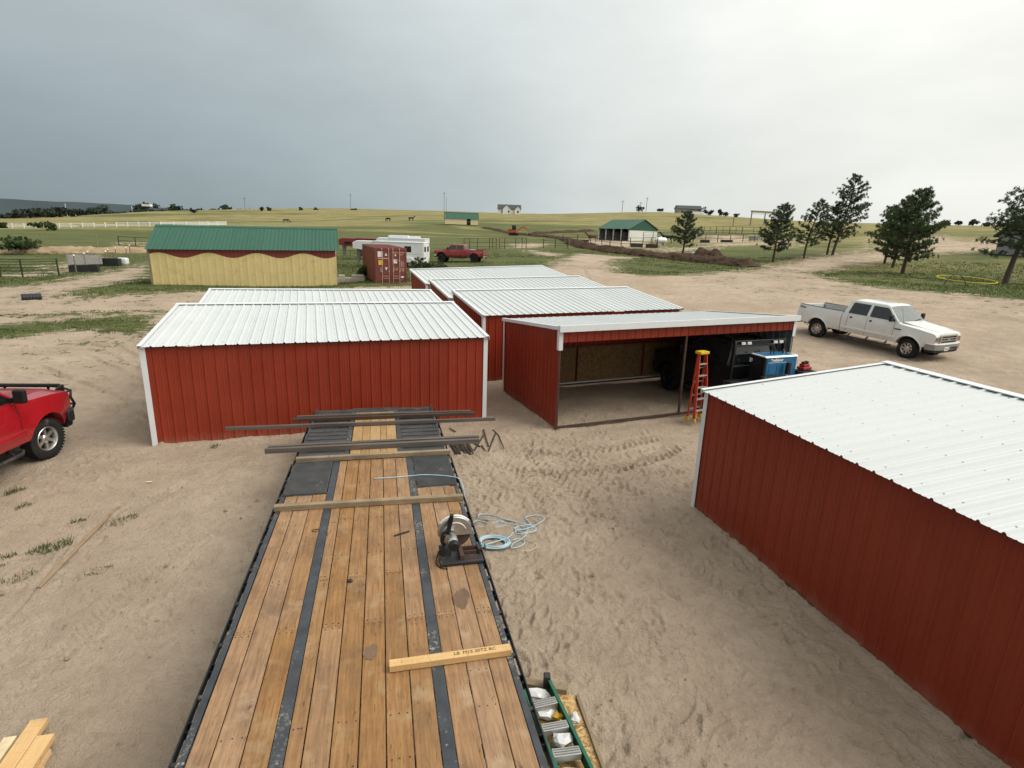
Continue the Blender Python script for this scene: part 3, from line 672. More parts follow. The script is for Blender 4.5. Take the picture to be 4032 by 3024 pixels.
berm('sand_berm', [(-70, 69), (-62.5, 71.9), (-56.5, 74.4), (-53, 76.3), (-48, 79)], 1.6, .75, 'sand_soil', 21)

# ------------------------------------------------------------------ loafing sheds: 24 x 12 ft, ribbed steel on a tube frame
SL, SD, SHL, SHH = 7.32, 3.66, 2.16, 2.51
PW = SL/8
def rib_profile(w, pitch=PW/4, h=.019, flip=1):
    """ribbed sheet cross-section: (along, height)"""
    pts = []; n = round(w/pitch)
    for i in range(n):
        x = i*pitch
        pts += [(x+.0, 0), (x+pitch*.32-.008, 0), (x+pitch*.32, .004), (x+pitch*.32+.012, .004), (x+pitch*.32+.02, 0), (x+pitch*.60-.008, 0), (x+pitch*.60, .004), (x+pitch*.60+.012, .004), (x+pitch*.60+.02, 0),
                (x+pitch-.050, 0), (x+pitch-.034, h), (x+pitch-.016, h)]
    pts.append((w, 0))
    return [(a, b*flip) for a, b in pts]
def ribbed(name, w, edge0, edge1, mt, parent, M, pitch=PW/4, h=.019):
    """sheet whose ribs run from edge0(x) to edge1(x); local x along the sheet, y up the ribs, z out"""
    pr = rib_profile(w, pitch, h); mb = MB(); n = len(pr)
    vs = [M @ Vector((a, edge0(a), b)) for a, b in pr] + [M @ Vector((a, edge1(a), b)) for a, b in pr]
    mb.add(vs, [(i, i+1, n+i+1, n+i) for i in range(n-1)])
    return mb.build(name, mt, parent, recalc=False)
def make_shed(label, interior=False):
    t = thing('loafing_shed', label, 'shed', group='red loafing sheds with white roofs')
    slope = math.atan2(SHH-SHL, SD)
    I = Matrix.Identity(4)
    # low long wall (y = 0), panels facing -y
    first = None
    for i in range(8):
        if first is None: first = p = ribbed('wall_panel', PW, lambda x: .03, lambda x: SHL-.035, 'red_steel', t, face_M((0, 0, 0), (1, 0, 0), (0, 0, 1)))
        else: p = inst(first, t)
        p.location = (i*PW, 0, 0)
    # end walls: sloping tops
    hz = lambda y: SHL + (SHH-SHL)*y/SD - .035
    for i in range(4):
        y0 = i*SD/4
        ribbed('wall_panel', SD/4, lambda x: .03, lambda x, y0=y0: hz(y0+SD/4-x), 'red_steel', t, face_M((0, y0+SD/4, 0), (0, -1, 0), (0, 0, 1)), SD/16)
        ribbed('wall_panel', SD/4, lambda x: .03, lambda x, y0=y0: hz(y0+x), 'red_steel', t, face_M((SL, y0, 0), (0, 1, 0), (0, 0, 1)), SD/16)
    # roof
    sl = (SD+.20)/math.cos(slope); up = Vector((0, math.cos(slope), math.sin(slope)))
    o = Vector((0, -.10, SHL-.10*math.tan(slope)+.012)); first = None
    for i in range(8):
        if first is None: first = p = ribbed('roof_panel', PW, lambda x: 0, lambda x: sl, 'white_steel', t, face_M(o, (1, 0, 0), up), h=.013 if interior else .024)
        else: p = inst(first, t)
        p.location = (i*PW, 0, 0)
    # screws through the roof: rows along each purlin
    mb = MB()
    nrm = Vector((0, -math.sin(slope), math.cos(slope)))
    for k in range(5):
        for i in range(32):
            for dx in (.6,):
                p = o + Vector((i*PW/4+PW/4*dx+.045*((i*7+k*3) % 3-1)*.3, 0, 0)) + up*(.22+k*(sl-.4)/4); mb.tube([p, p+nrm*.007], .009, 6)
    stuff(mb.build('roof_screw', 'screw_zinc', t))
    # trims
    def L(name, p, a, b, up_, l, w=.10, th=.004):
        """angle trim: two legs along directions a and b, length l along up_"""
        p = Vector(p); a, b, u = Vector(a), Vector(b), Vector(up_)
        poly = [Vector((0, 0, 0)), a*w, a*w-b*-th, a*th+b*th, a*th+b*w, b*w]
        mb = MB(); vs = [p+q for q in poly] + [p+q+u*l for q in poly]
        mb.add(vs, [tuple(range(6)), tuple(range(11, 5, -1))] + [(i, i+6, (i+1) % 6+6, (i+1) % 6) for i in range(6)])
        return mb.build(name, 'white_trim', t)
    e = .026
    L('corner_trim', (-e, -e, .01), (1, 0, 0), (0, 1, 0), (0, 0, 1), SHL-.02, .105)
    L('corner_trim', (SL+e, -e, .01), (-1, 0, 0), (0, 1, 0), (0, 0, 1), SHL-.02, .105)
    L('corner_trim', (-e, SD+e, 1.98), (1, 0, 0), (0, -1, 0), (0, 0, 1), SHH-2.0, .105)
    L('corner_trim', (SL+e, SD+e, 1.98), (-1, 0, 0), (0, -1, 0), (0, 0, 1), SHH-2.0, .105)
    for x, s in ((-.045, 1), (SL+.045, -1)):
        q = o + Vector((x, 0, .028)) ; L('rake_trim', q, (s, 0, 0), -nrm, up, sl, .085)
    # fascia and cap along the high edge
    q = o + up*sl; zt = q.z+.03
    mb = MB(); mb.prism([(q.y-.13, zt-.002-.012), (q.y-.13, zt), (q.y+.012, zt+.014), (q.y+.016, zt-.135), (q.y+.004, zt-.14), (q.y, zt)], -.05, SL+.05, axis='x'); mb.build('fascia', 'white_trim', t)
    # frame: tube purlins, headers, posts, skids
    for y in (.06, SD/3, 2*SD/3, SD-.06):
        z = SHL + (SHH-SHL)*y/SD - .055; mb = MB(); mb.box(.03, SL-.03, y-.025, y+.025, z-.05, z); mb.build('purlin', 'galv_steel', t)
    for x in (.03, SL/2, SL-.03):
        mb = MB(); mb.box(x-.024, x+.024, SD-.06, SD-.012, 0, SHH-.06); mb.build('post', 'rust_steel' if interior and x > .1 else 'galv_steel', t)
    for y0, y1, x0, x1 in ((.01, .07, 0, SL), (SD-.07, SD-.01, 0, SL), (0, SD, .01, .07), (0, SD, SL-.07, SL-.01)):
        mb = MB(); mb.box(x0, x1, y0, y1, .005, .065); mb.build('skid_rail', 'rust_steel', t)
    # red header strip above the open side
    first = None
    for i in range(8):
        if first is None: first = p = ribbed('header_panel', PW, lambda x: 2.16, lambda x: SHH-.08, 'red_steel', t, face_M((0, SD+.004, 0), (1, 0, 0), (0, 0, 1)) @ Matrix.Scale(-1, 4, (0, 0, 1)))
        else: p = inst(first, t)
        p.location = (i*PW, 0, 0)
    if interior:
        for i in range(3):
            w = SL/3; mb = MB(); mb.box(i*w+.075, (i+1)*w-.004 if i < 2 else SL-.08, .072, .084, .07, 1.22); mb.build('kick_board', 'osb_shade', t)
        mb = MB(); mb.box(.08, SL-.08, .075, .10, .066, .105); mb.build('kick_rail', 'white_trim', t)
        for i in range(4):
            y0 = i*SD/4; x = .010 if interior else 0
            ribbed('liner_panel', SD/4-.004, lambda x: .07, lambda x, y0=y0: hz(y0+x)-.03, 'galv_steel', t, face_M((.012, y0, 0), (0, 1, 0), (0, 0, 1)), SD/16)
            ribbed('liner_panel', SD/4-.004, lambda x: .07, lambda x, y0=y0: hz(y0+SD/4-x)-.03, 'galv_steel', t, face_M((SL-.012, y0+SD/4, 0), (0, -1, 0), (0, 0, 1)), SD/16)
    return t
shedA = make_shed('red shed with its long back wall facing the flatbed trailer')
def put_shed(o, x, y, z, yaw, tilt=0.):
    o.rotation_euler = (Matrix.Rotation(yaw, 3, 'Z') @ Matrix.Rotation(-tilt, 3, 'Y')).to_euler(); o.location = (x, y, z)
put_shed(shedA, -7.566, 11.164, 0, .337, 0)
for lab, pose in (('red shed directly behind the one nearest the trailer, mostly roof showing', (-8.795, 15.154, -.028, .348, -.006)),
                  ('red shed right behind the open shed, its low wall just showing', (-.936, 17.393, -.025, .360, .015)),
                  ('middle one of three white-roofed sheds standing in a stepped row', (-2.458, 21.836, -.034, .350, .027)),
                  ('farthest white-roofed shed, in front of the shipping container', (-3.979, 25.926, .113, .368, .037)),
                  ('large red shed with white screwed roof cut off by the right edge', None)):
    c = copy_tree(shedA); c['label'] = lab
    if pose: put_shed(c, *pose)
    else: put_shed(c, 3.3091, 9.2067, 0, -1.3069, 0)
shedR = c
shedB = make_shed('open-fronted red shed with black truck parked inside', True)
_a = .381; _e = Vector((math.cos(_a), math.sin(_a), 0)); _n = Vector((-math.sin(_a), math.cos(_a), 0)); BO = Vector((1.104, 13.007, .02))
def Bp(s, t_, z=0.): return BO + _e*s + _n*t_ + Vector((0, 0, z + s*.012))
q = Bp(SL, SD); put_shed(shedB, q.x, q.y, q.z, _a+math.pi, -.012)

# ------------------------------------------------------------------ flatbed trailer
tr = thing('flatbed_trailer', 'long flatbed trailer with worn wooden deck and black steel frame', 'trailer', (-2.2701, 8.7254, 0), rot=(-.0263, 0, .2308))
TZ = .863
TM = Matrix.Translation((-2.2701, 8.7254, 0)) @ Euler((-.0263, 0, .2308)).to_matrix().to_4x4()
def Tp(s, t_, h=0.): return TM @ Vector((s, t_, TZ+h))
rows = [(-1.20, -1.042, -4.21), (-1.037, -.838, -3.41), (-.833, -.645, -4.23), (-.542, -.427, -3.41), (-.422, -.236, -4.24), (-.231, -.042, -3.41), (-.037, .155, -4.24), (.160, .353, -3.41), (.358, .542, -4.25),
        (.648, .837, -4.26), (.842, 1.035, -3.06), (1.040, 1.206, -4.26)]
dr = random.Random(5)
for i, (a, b, j) in enumerate(rows):
    side = i < 3 or i > 8; end = -1.20 if side else .10
    for t0, t1 in ((-8.6, j), (j, end)):
        z = dr.uniform(-.003, .003); mb = MB()
        mb.box(-(b-a)/2+.002, (b-a)/2-.002, t0+.0015, t1-.0015, -.038, 0)
        p = mb.build('plank', 'deck_wood', tr, bevel=.004, seg=1); p.location = ((a+b)/2, 0, TZ+z); p.rotation_euler = (0, dr.uniform(-.006, .006), 0)
# nail heads at board ends
nb = MB()
for i, (a, b, j) in enumerate(rows):
    for tt in (j-.035, j+.035, j-2.4, j-2.0, j+1.3, j+2.2):
        if tt > (-1.25 if (i < 3 or i > 8) else .05): continue
        for q in (.03, (b-a)/2, b-a-.03):
            c = Vector((a+q+dr.uniform(-.008, .008), tt+dr.uniform(-.006, .006), TZ+.002)); nb.cyl(c, c+Vector((0, 0, .003)), .006, 6)
stuff(nb.build('nail', 'dark_steel', tr))
def blot(name, s, t_, a, b, mt, seed):
    g = random.Random(seed); ph = [g.uniform(0, 6.28) for _ in range(4)]; rad = lambda u: 1+.16*math.sin(2*u+ph[0])+.10*math.sin(3*u+ph[1])+.05*math.sin(7*u+ph[2])+.03*math.sin(13*u+ph[3]); pts = [(s+a*math.cos(k*.1309)*rad(k*.1309), t_+b*math.sin(k*.1309)*rad(k*.1309)) for k in range(48)]
    mb = MB(); mb.prism(pts, TZ+.0045, TZ+.0052, axis='z'); mb.build(name, mt, tr)
blot('oil_stain', .03, -4.67, .055, .11, 'stain_dark', 1); blot('oil_stain', .93, -4.03, .085, .16, 'stain_dark', 2)
for s0, s1 in ((-.641, -.545), (.546, .644)):
    mb = MB(); mb.box(s0, s1, -8.6, .11, TZ-.03, TZ+.004); mb.build('steel_strip', 'worn_strip', tr, bevel=.003)
for sg in (-1, 1):
    def bx(name, s0, s1, t0, t1, z0, z1, mt='black_steel', bev=.002):
        mb = MB(); mb.box(min(sg*s0, sg*s1), max(sg*s0, sg*s1), t0, t1, z0, z1); return mb.build(name, mt, tr, bevel=bev)
    bx('side_rail', 1.209, 1.262, -8.6, .10, TZ-.17, TZ+.003, 'worn_strip')
    bx('side_flange', 1.209, 1.215, -8.6, .10, TZ-.30, TZ-.172)
    bx('rub_rail', 1.300, 1.311, -8.6, .10, TZ-.075, TZ-.002)
    for k in range(14):                                            # stake pockets and pipe spools in turn
        t0 = -8.32+k*.62
        mb = MB(); w = .045
        for (x0, x1, y0, y1) in ((1.2625, 1.2995, -w, -w+.006), (1.2625, 1.2995, w-.006, w)):
            mb.box(min(sg*x0, sg*x1), max(sg*x0, sg*x1), t0+y0, t0+y1, TZ-.085, TZ-.012)
        mb.box(min(sg*1.2625, sg*1.2995), max(sg*1.2625, sg*1.2995), t0-w+.0065, t0+w-.0065, TZ-.085, TZ-.075)
        mb.build('stake_pocket', 'black_plastic', tr)
        if k < 13:
            c = Vector((sg*1.2625, t0+.31, TZ-.035)); mb = MB(); mb.cyl(c, c+Vector((sg*.037, 0, 0)), .024, 12); mb.build('pipe_spool', 'dark_steel', tr, smooth=40)
    # ribbed drive-over plate lying beside the centre boards
    mb = MB(); x0, x1 = .650, 1.245; n = 30; pr = []
    for k in range(n):
        a = x0+(x1-x0)*k/n; d = (x1-x0)/n; pr += [(a, .012), (a+d*.55, .012), (a+d*.6, .022), (a+d*.95, .022)]
    pr += [(x1, .012), (x1, 0), (x0, 0)]
    mb.prism([(sg*a, b) for a, b in pr], -1.19, .075, Matrix.Translation((0, 0, TZ+.004))); mb.build('ramp_plate', 'ramp_plate', tr)
    # rear section: slatted ramps
    for k in range(13):
        t0 = .36+k*.228; z = TZ-.006*k/3; mb = MB(); m = 18; pr = []
        x0, x1 = .50, 1.205
        for j in range(m):
            a = x0+(x1-x0)*j/m; d = (x1-x0)/m; pr += [(a, .0), (a+d*.5, .0), (a+d*.6, .008), (a+d*.95, .008)]
        pr += [(x1, 0), (x1, -.05), (x0, -.05)]
        mb.prism([(sg*a, b) for a, b in pr], t0, t0+.172, Matrix.Translation((0, 0, z))); mb.build('ramp_slat', 'ramp_plate', tr)
    bx('ramp_side', 1.206, 1.245, .13, 3.34, TZ-.13, TZ+.004, 'worn_strip')
    bx('ramp_edge', .415, .497, .13, 2.94, TZ-.08, TZ+.003, 'worn_strip')
    bx('ramp_rub_rail', 1.285, 1.295, .13, 3.2, TZ-.085, TZ-.012)
    for k in range(6):
        bx('ramp_bracket', 1.2455, 1.2845, .3+k*.52, .38+k*.52, TZ-.08, TZ-.02, 'black_plastic')
    bx('frame_beam', .40, .52, -8.6, 3.3, TZ-.42, TZ-.10)
for a, b in ((-.40, -.225), (-.220, -.082), (-.077, .108), (.113, .222), (.227, .408)):
    mb = MB(); mb.box(-(b-a)/2, (b-a)/2, .115, 2.94, -.038, 0); p = mb.build('plank', 'deck_wood_light', tr, bevel=.004, seg=1); p.location = ((a+b)/2, 0, TZ-.004)
mb = MB(); pr = []
for k in range(30):
    a = -.497+.994*k/30; d = .994/30; pr += [(a, .0), (a+d*.5, .0), (a+d*.6, .008), (a+d*.95, .008)]
mb.prism(pr+[(.497, 0), (.497, -.05), (-.497, -.05)], 2.95, 3.34, Matrix.Translation((0, 0, TZ-.02))); mb.build('tail_plate', 'ramp_plate', tr)
for k in range(18):
    mb = MB(); mb.box(-1.2, 1.2, -8.3+k*.62, -8.24+k*.62, TZ-.115, TZ-.045); mb.build('cross_member', 'black_steel', tr)
mb = MB(); mb.box(-1.2, 1.2, .12, 3.3, TZ-.10, TZ-.085); mb.build('ramp_pan', 'black_plastic', tr)
for t_ in (-2.3, -1.3):
    mb = MB(); mb.cyl((-.95, t_, .42), (.95, t_, .42), .05, 10); mb.build('axle', 'black_steel', tr)
    for s in (-.86, .86):
        mb = MB(); mb.lathe([(-.11, .21), (-.125, .30), (-.11, .37), (-.08, .385), (.08, .385), (.11, .37), (.125, .30), (.11, .21)], 24, 'x', (s, t_, .39)); w = mb.build('wheel', 'rubber', tr, smooth=40)
        mb = MB(); mb.lathe([(-.09, .02), (-.09, .21), (.09, .21), (.05, .12), (.05, .02)], 20, 'x', (s, t_, .39)); mb.build('rim', 'alloy', w, smooth=40)

# ------------------------------------------------------------------ what lies on the trailer
def stick(name, p, q, w, h, mt, label, cat, group=None, bev=.004, roll=0.):
    """a straight piece between two points, its base at the lower face"""
    p, q = Vector(p), Vector(q); d = q-p; l = d.length
    mb = MB(); mb.box(0, l, -w/2, w/2, 0, h); o = mb.build(name, mt, None, bevel=bev)
    o.location = p; o.rotation_euler = Matrix((d.normalized(), Vector((0, 0, 1)).cross(d).normalized(), d.cross(Vector((0, 0, 1)).cross(d)).normalized())).transposed().to_euler()
    return tag(o, label, cat, group)
def hollow(name, p, q, w, mt, label, cat, group, th=.005):
    p, q = Vector(p), Vector(q); d = q-p; l = d.length; mb = MB(); a, b = w/2, w/2-th
    vs = []
    for x in (0, l):
        for r in (a, b): vs += [(x, -r, w/2-r), (x, r, w/2-r), (x, r, w/2+r), (x, -r, w/2+r)]
    fs = []
    for k in range(4):
        m = (k+1) % 4; fs += [(k, m, 8+m, 8+k), (4+m, 4+k, 12+k, 12+m), (m, k, 4+k, 4+m), (8+k, 8+m, 12+m, 12+k)]
    mb.add(vs, fs); o = mb.build(name, mt, None); o.location = p
    o.rotation_euler = Matrix((d.normalized(), Vector((0, 0, 1)).cross(d).normalized(), d.cross(Vector((0, 0, 1)).cross(d)).normalized())).transposed().to_euler()
    return tag(o, label, cat, group)
G_ = 'square steel tubes laid across the trailer'
hollow('steel_tube', Tp(-2.76, 2.04, .008), Tp(2.46, 1.96, .008), .064, 'mill_steel', 'longest steel tube across the trailer, sticking far out on both sides', 'steel tube', G_)
hollow('steel_tube', Tp(-1.81, .66, .006), Tp(1.89, .645, .006), .08, 'mill_steel', 'nearer one of the two thick steel tubes lying side by side', 'steel tube', G_)
hollow('steel_tube', Tp(-1.78, .79, .006), Tp(1.92, .82, .006), .08, 'mill_steel', 'farther one of the two thick steel tubes lying side by side', 'steel tube', G_)
hollow('steel_tube', Tp(-1.61, 2.44, .006), Tp(2.11, 2.43, .006), .06, 'rust_steel', 'rust-brown steel tube near the tail of the trailer', 'steel tube', G_)
hollow('steel_tube', Tp(-1.55, 2.63, .006), Tp(2.03, 2.58, .006), .06, 'mill_steel', 'grey steel tube lying farthest back at the trailer tail', 'steel tube', G_)
stick('timber', Tp(-1.24, .145, .008), Tp(1.30, .145, .010), .085, .075, 'lumber_old', 'weathered timber across the trailer at the ramp hinge', 'timber', 'timbers laid across the trailer')
stick('timber', Tp(-1.28, -1.63, .006), Tp(1.27, -1.71, .006), .085, .075, 'lumber_old', 'weathered timber across the deck behind the chop saw', 'timber', 'timbers laid across the trailer')
tb = stick('timber', Tp(.19, -4.92, .008), Tp(1.25, -4.915, .008), .085, .062, 'lumber_worn', 'short yellowish timber with stamped print on the deck', 'timber', 'timbers laid across the trailer')
text('LB  M15 20TZ RC', .05, 'decal_dark', tb, Matrix.Translation((.74, .004, .0635)), ext=.0004)
# air line end lying over the deck, hanging down to the coil on the sand
def smooth_path(P, n=6):
    P = [Vector(p) for p in P]; out = []
    for i in range(len(P)-1):
        p0, p1, p2, p3 = P[max(i-1, 0)], P[i], P[i+1], P[min(i+2, len(P)-1)]
        for k in range(n):
            t = k/n; out.append(.5*((2*p1) + (p2-p0)*t + (2*p0-5*p1+4*p2-p3)*t*t + (3*p1-p0-3*p2+p3)*t**3))
    return out+[P[-1]]
zl = .008
P = [Tp(.02, -.76, .012), Tp(.25, -.765, .012), Tp(.55, -.75, .012), Tp(.75, -.79, .036), Tp(.97, -.84, .036), Tp(1.17, -.92, .036), Tp(1.31, -1.05, .03), Tp(1.36, -1.2, -.12), Tp(1.37, -1.35, -.5)]
e_ = Tp(1.37, -1.4, -.5); P += [Vector((e_.x, e_.y-.05, .03)), Vector((-.55, 8.35, .02)), Vector((-.30, 8.33, .02)), Vector((-.12, 8.40, .02)), Vector((-.02, 8.3, .02)), Vector((-.2, 8.2, .02)), Vector((-.5, 8.22, .02))]
mb = MB(); mb.tube(smooth_path(P), .0075, 6); tag(mb.build('air_hose', 'hose_blue', smooth=60), 'pale blue hose end laid over the deck and hanging off its side', 'hose')
cr_ = random.Random(11); P = []
for k in range(130):                                               # flat coil
    a = k*.42; rr = .215+.035*math.sin(k*.37)+cr_.uniform(-.006, .006)
    P.append((-.20+rr*1.05*math.cos(a)+.012*math.sin(k*.11), 7.72+rr*.80*math.sin(a), .014+.0011*(k % 15)*1.6+.010*(k//44)))
P += [(.02, 7.88, .03), (.10, 8.05, .02), (.26, 8.16, .02), (.40, 8.22, .03), (.47, 8.15, .02), (.36, 8.06, .02), (.20, 8.08, .03), (.12, 8.16, .03), (.22, 8.26, .03), (.38, 8.30, .04), (.30, 8.55, .02), (.50, 8.66, .02), (.62, 8.55, .02), (.52, 8.36, .03), (.30, 8.14, .04), (.14, 8.10, .04), (.16, 8.02, .02),
      (.30, 8.04, .03), (.45, 8.12, .03), (.44, 8.24, .03), (.26, 8.32, .04), (-.05, 8.48, .02), (-.30, 8.62, .02), (-.48, 8.60, .02), (-.46, 8.48, .02), (-.2, 8.42, .02), (.12, 8.28, .03), (.32, 8.18, .04), (.30, 8.00, .02), (.22, 7.86, .02), (.10, 7.72, .02), (.08, 7.60, .02), (.22, 7.66, .02), (.28, 7.80, .02), (.2, 7.88, .02), (.1, 7.82, .02)]
mb = MB(); mb.tube(smooth_path(P, 4), .0085, 6); tag(mb.build('air_hose', 'hose_blue', smooth=60), 'coiled pale blue air hose lying on the sand beside the trailer', 'hose')
P = [(.30, 7.86, .012), (.42, 7.80, .012), (.46, 7.68, .012), (.36, 7.56, .012), (.22, 7.55, .012)]
mb = MB(); mb.tube(smooth_path(P, 5), .005, 5); tag(mb.build('wire_offcut', 'hose_pale', smooth=60), 'thin pale wire curled on the sand next to the hose coil', 'wire')
# small tools on the deck
o = stick('steel_punch', Tp(.28, -2.62, .006), Tp(.47, -2.53, .006), .022, .018, 'dark_steel', 'dark steel punch lying on the deck boards', 'tool', bev=.006)
mb = MB(); mb.tube([Tp(-.68+.045*math.cos(a*.5236), -2.30+.03*math.sin(a*.5236), .008) for a in range(11)], .006, 6); tag(mb.build('steel_hook', 'rust_steel', smooth=50), 'small bent steel hook beside the left deck strip', 'hook')
mb = MB(); c = Tp(-.20, -3.52, 0); mb.lathe([(0, .008), (0, .026), (.022, .026), (.03, .018), (.03, .008)], 6, 'z', c); tag(mb.build('steel_nut', 'dark_steel'), 'dark steel nut lying on the middle of the deck', 'nut')

# ------------------------------------------------------------------ abrasive chop saw
cs = thing('chop_saw', 'abrasive chop saw with grey guard and black motor on the deck', 'saw', Tp(1.02, -3.27, 0), .2308+.02)
def cpart(name, mt, fn, smooth=None, bevel=.004, parent=cs):
    mb = MB(); fn(mb); return mb.build(name, mt, parent, smooth=smooth, bevel=bevel)
cpart('base', 'dark_steel', lambda m: m.prism([(-.25, -.155), (.25, -.155), (.25, .135), (-.25, .135)], .012, .055, axis='z'), bevel=.01)
for x in (-.22, .22):
    for y in (-.13, .11): cpart('foot', 'rubber', lambda m: m.cyl((x, y, 0), (x, y, .013), .018, 8), bevel=0)
for k in range(3): cpart('base_slot', 'rust_steel', lambda m: m.box(.0, .2, -.10+k*.055, -.075+k*.055, .0552, .0585), bevel=0)
cpart('vise_fence', 'rust_steel', lambda m: m.box(-.02, .03, -.12, .10, .055, .115))
cpart('vise_bed', 'rust_steel', lambda m: (m.box(.03, .20, .06, .075, .055, .12), m.box(.03, .20, -.01, .005, .055, .10)))
cpart('vise_jaw', 'dark_steel', lambda m: m.box(.205, .235, -.03, .10, .055, .125))
cpart('vise_screw', 'dark_steel', lambda m: (m.cyl((.23, .035, .09), (.31, .035, .09), .011, 8), m.cyl((.30, .0, .06), (.30, .07, .12), .008, 6)), bevel=0, smooth=40)
cpart('pivot', 'dark_steel', lambda m: (m.box(-.235, -.10, .02, .12, .055, .13), m.cyl((-.24, .08, .13), (-.10, .08, .13), .025, 10)))
arm = cpart('arm', 'alloy', lambda m: m.tube([(-.165, .07, .12), (-.17, .0, .20), (-.165, -.05, .30), (-.15, -.05, .36)], .026, 10), smooth=50, bevel=0)
mot = cpart('motor', 'alloy', lambda m: m.lathe([(-.17, .02), (-.17, .052), (-.16, .058), (-.02, .058), (.02, .045), (.02, .02)], 20, 'y', (-.105, -.02, .31)), smooth=40, bevel=0)
cpart('motor_cap', 'black_plastic', lambda m: m.lathe([(-.235, .004), (-.235, .045), (-.22, .060), (-.172, .060), (-.172, .004)], 20, 'y', (-.105, -.02, .31)), smooth=40, bevel=0, parent=mot)
def guard(m):
    prof = [(math.cos(R(a))*.20, math.sin(R(a))*.20) for a in range(-12, 196, 8)]
    m.prism(prof, .02, .085, Matrix.Translation((-.06, 0, .33)))
gd = cpart('guard', 'alloy', guard, smooth=35, bevel=.008)
cpart('guard_rim', 'white_trim', lambda m: m.tube([(-.06+math.cos(R(a))*.203, .05, .33+math.sin(R(a))*.203) for a in range(40, 150, 8)], .014, 8), smooth=50, bevel=0, parent=gd)
cpart('guard_ring', 'decal_white', lambda m: m.tube([(-.06+math.cos(R(a))*.13, .018, .33+math.sin(R(a))*.13) for a in range(20, 165, 8)], .006, 6), smooth=50, bevel=0, parent=gd)
cpart('blade', 'rust_steel', lambda m: m.lathe([(.045, .015), (.045, .178), (.05, .178), (.05, .015)], 40, 'y', (-.05, 0, .315)), bevel=0)
hd = cpart('handle', 'black_plastic', lambda m: m.tube([(-.15, -.04, .36), (-.13, -.03, .46), (-.115, -.02, .53), (-.105, -.05, .60)], [.024, .026, .030, .020], 10), smooth=50, bevel=0)
cpart('grip_loop', 'black_plastic', lambda m: m.tube([(-.15, -.05, .42), (-.21, -.06, .38), (-.225, -.05, .28), (-.19, -.05, .22)], .016, 8), smooth=50, bevel=0, parent=hd)
cpart('power_cord', 'black_plastic', lambda m: m.tube(smooth_path([(-.19, -.05, .22), (-.255, -.03, .12), (-.275, .0, .03), (-.285, -.08, .012), (-.24, -.17, .012), (-.17, -.195, .012)]), .006, 6), smooth=60, bevel=0)

# ------------------------------------------------------------------ pickups
def warped(name, outline, xs, zs, hw, mt, parent, ys=(-.85, -.5, 0, .5, .85), crown=None, y0=-1., y1=1., bevel=.02, bulge=None):
    """side outline extruded across the car, cut into a grid and bent to the body's width"""
    bm = bmesh.new(); f = bm.faces.new([bm.verts.new((x, y1, z)) for x, z in outline])
    r = bmesh.ops.extrude_face_region(bm, geom=[f]); bmesh.ops.translate(bm, verts=[v for v in r['geom'] if isinstance(v, bmesh.types.BMVert)], vec=(0, y0-y1, 0))
    def cut(co, no): bmesh.ops.bisect_plane(bm, geom=bm.verts[:]+bm.edges[:]+bm.faces[:], plane_co=co, plane_no=no, dist=1e-5)
    for x in xs: cut((x, 0, 0), (1, 0, 0))
    for z in zs: cut((0, 0, z), (0, 0, 1))
    for y in ys: cut((0, y, 0), (0, 1, 0))
    for v in bm.verts:
        y = v.co.y; w = hw(v.co.x, v.co.z)
        if crown: v.co.z += crown(v.co.x, v.co.z)*(1-y*y)
        v.co.y = y*w + (bulge(v.co.x, v.co.z)*(1 if y > 0 else -1) if bulge and abs(y) > .9 else 0)
    bmesh.ops.recalc_face_normals(bm, faces=bm.faces); me = bpy.data.meshes.new(name); bm.to_mesh(me); bm.free()
    return link(name, me, mt, parent, smooth=32, bevel=bevel)
def lerp_tab(tab, v):
    if v <= tab[0][0]: return tab[0][1]
    for (a, p), (b, q) in zip(tab, tab[1:]):
        if v <= b: return p+(q-p)*(v-a)/(b-a)
    return tab[-1][1]
def arch(cx, cz, r, a0=170, a1=10, n=14): return [(cx+r*math.cos(R(a0+(a1-a0)*i/n)), cz+r*math.sin(R(a0+(a1-a0)*i/n))) for i in range(n+1)]
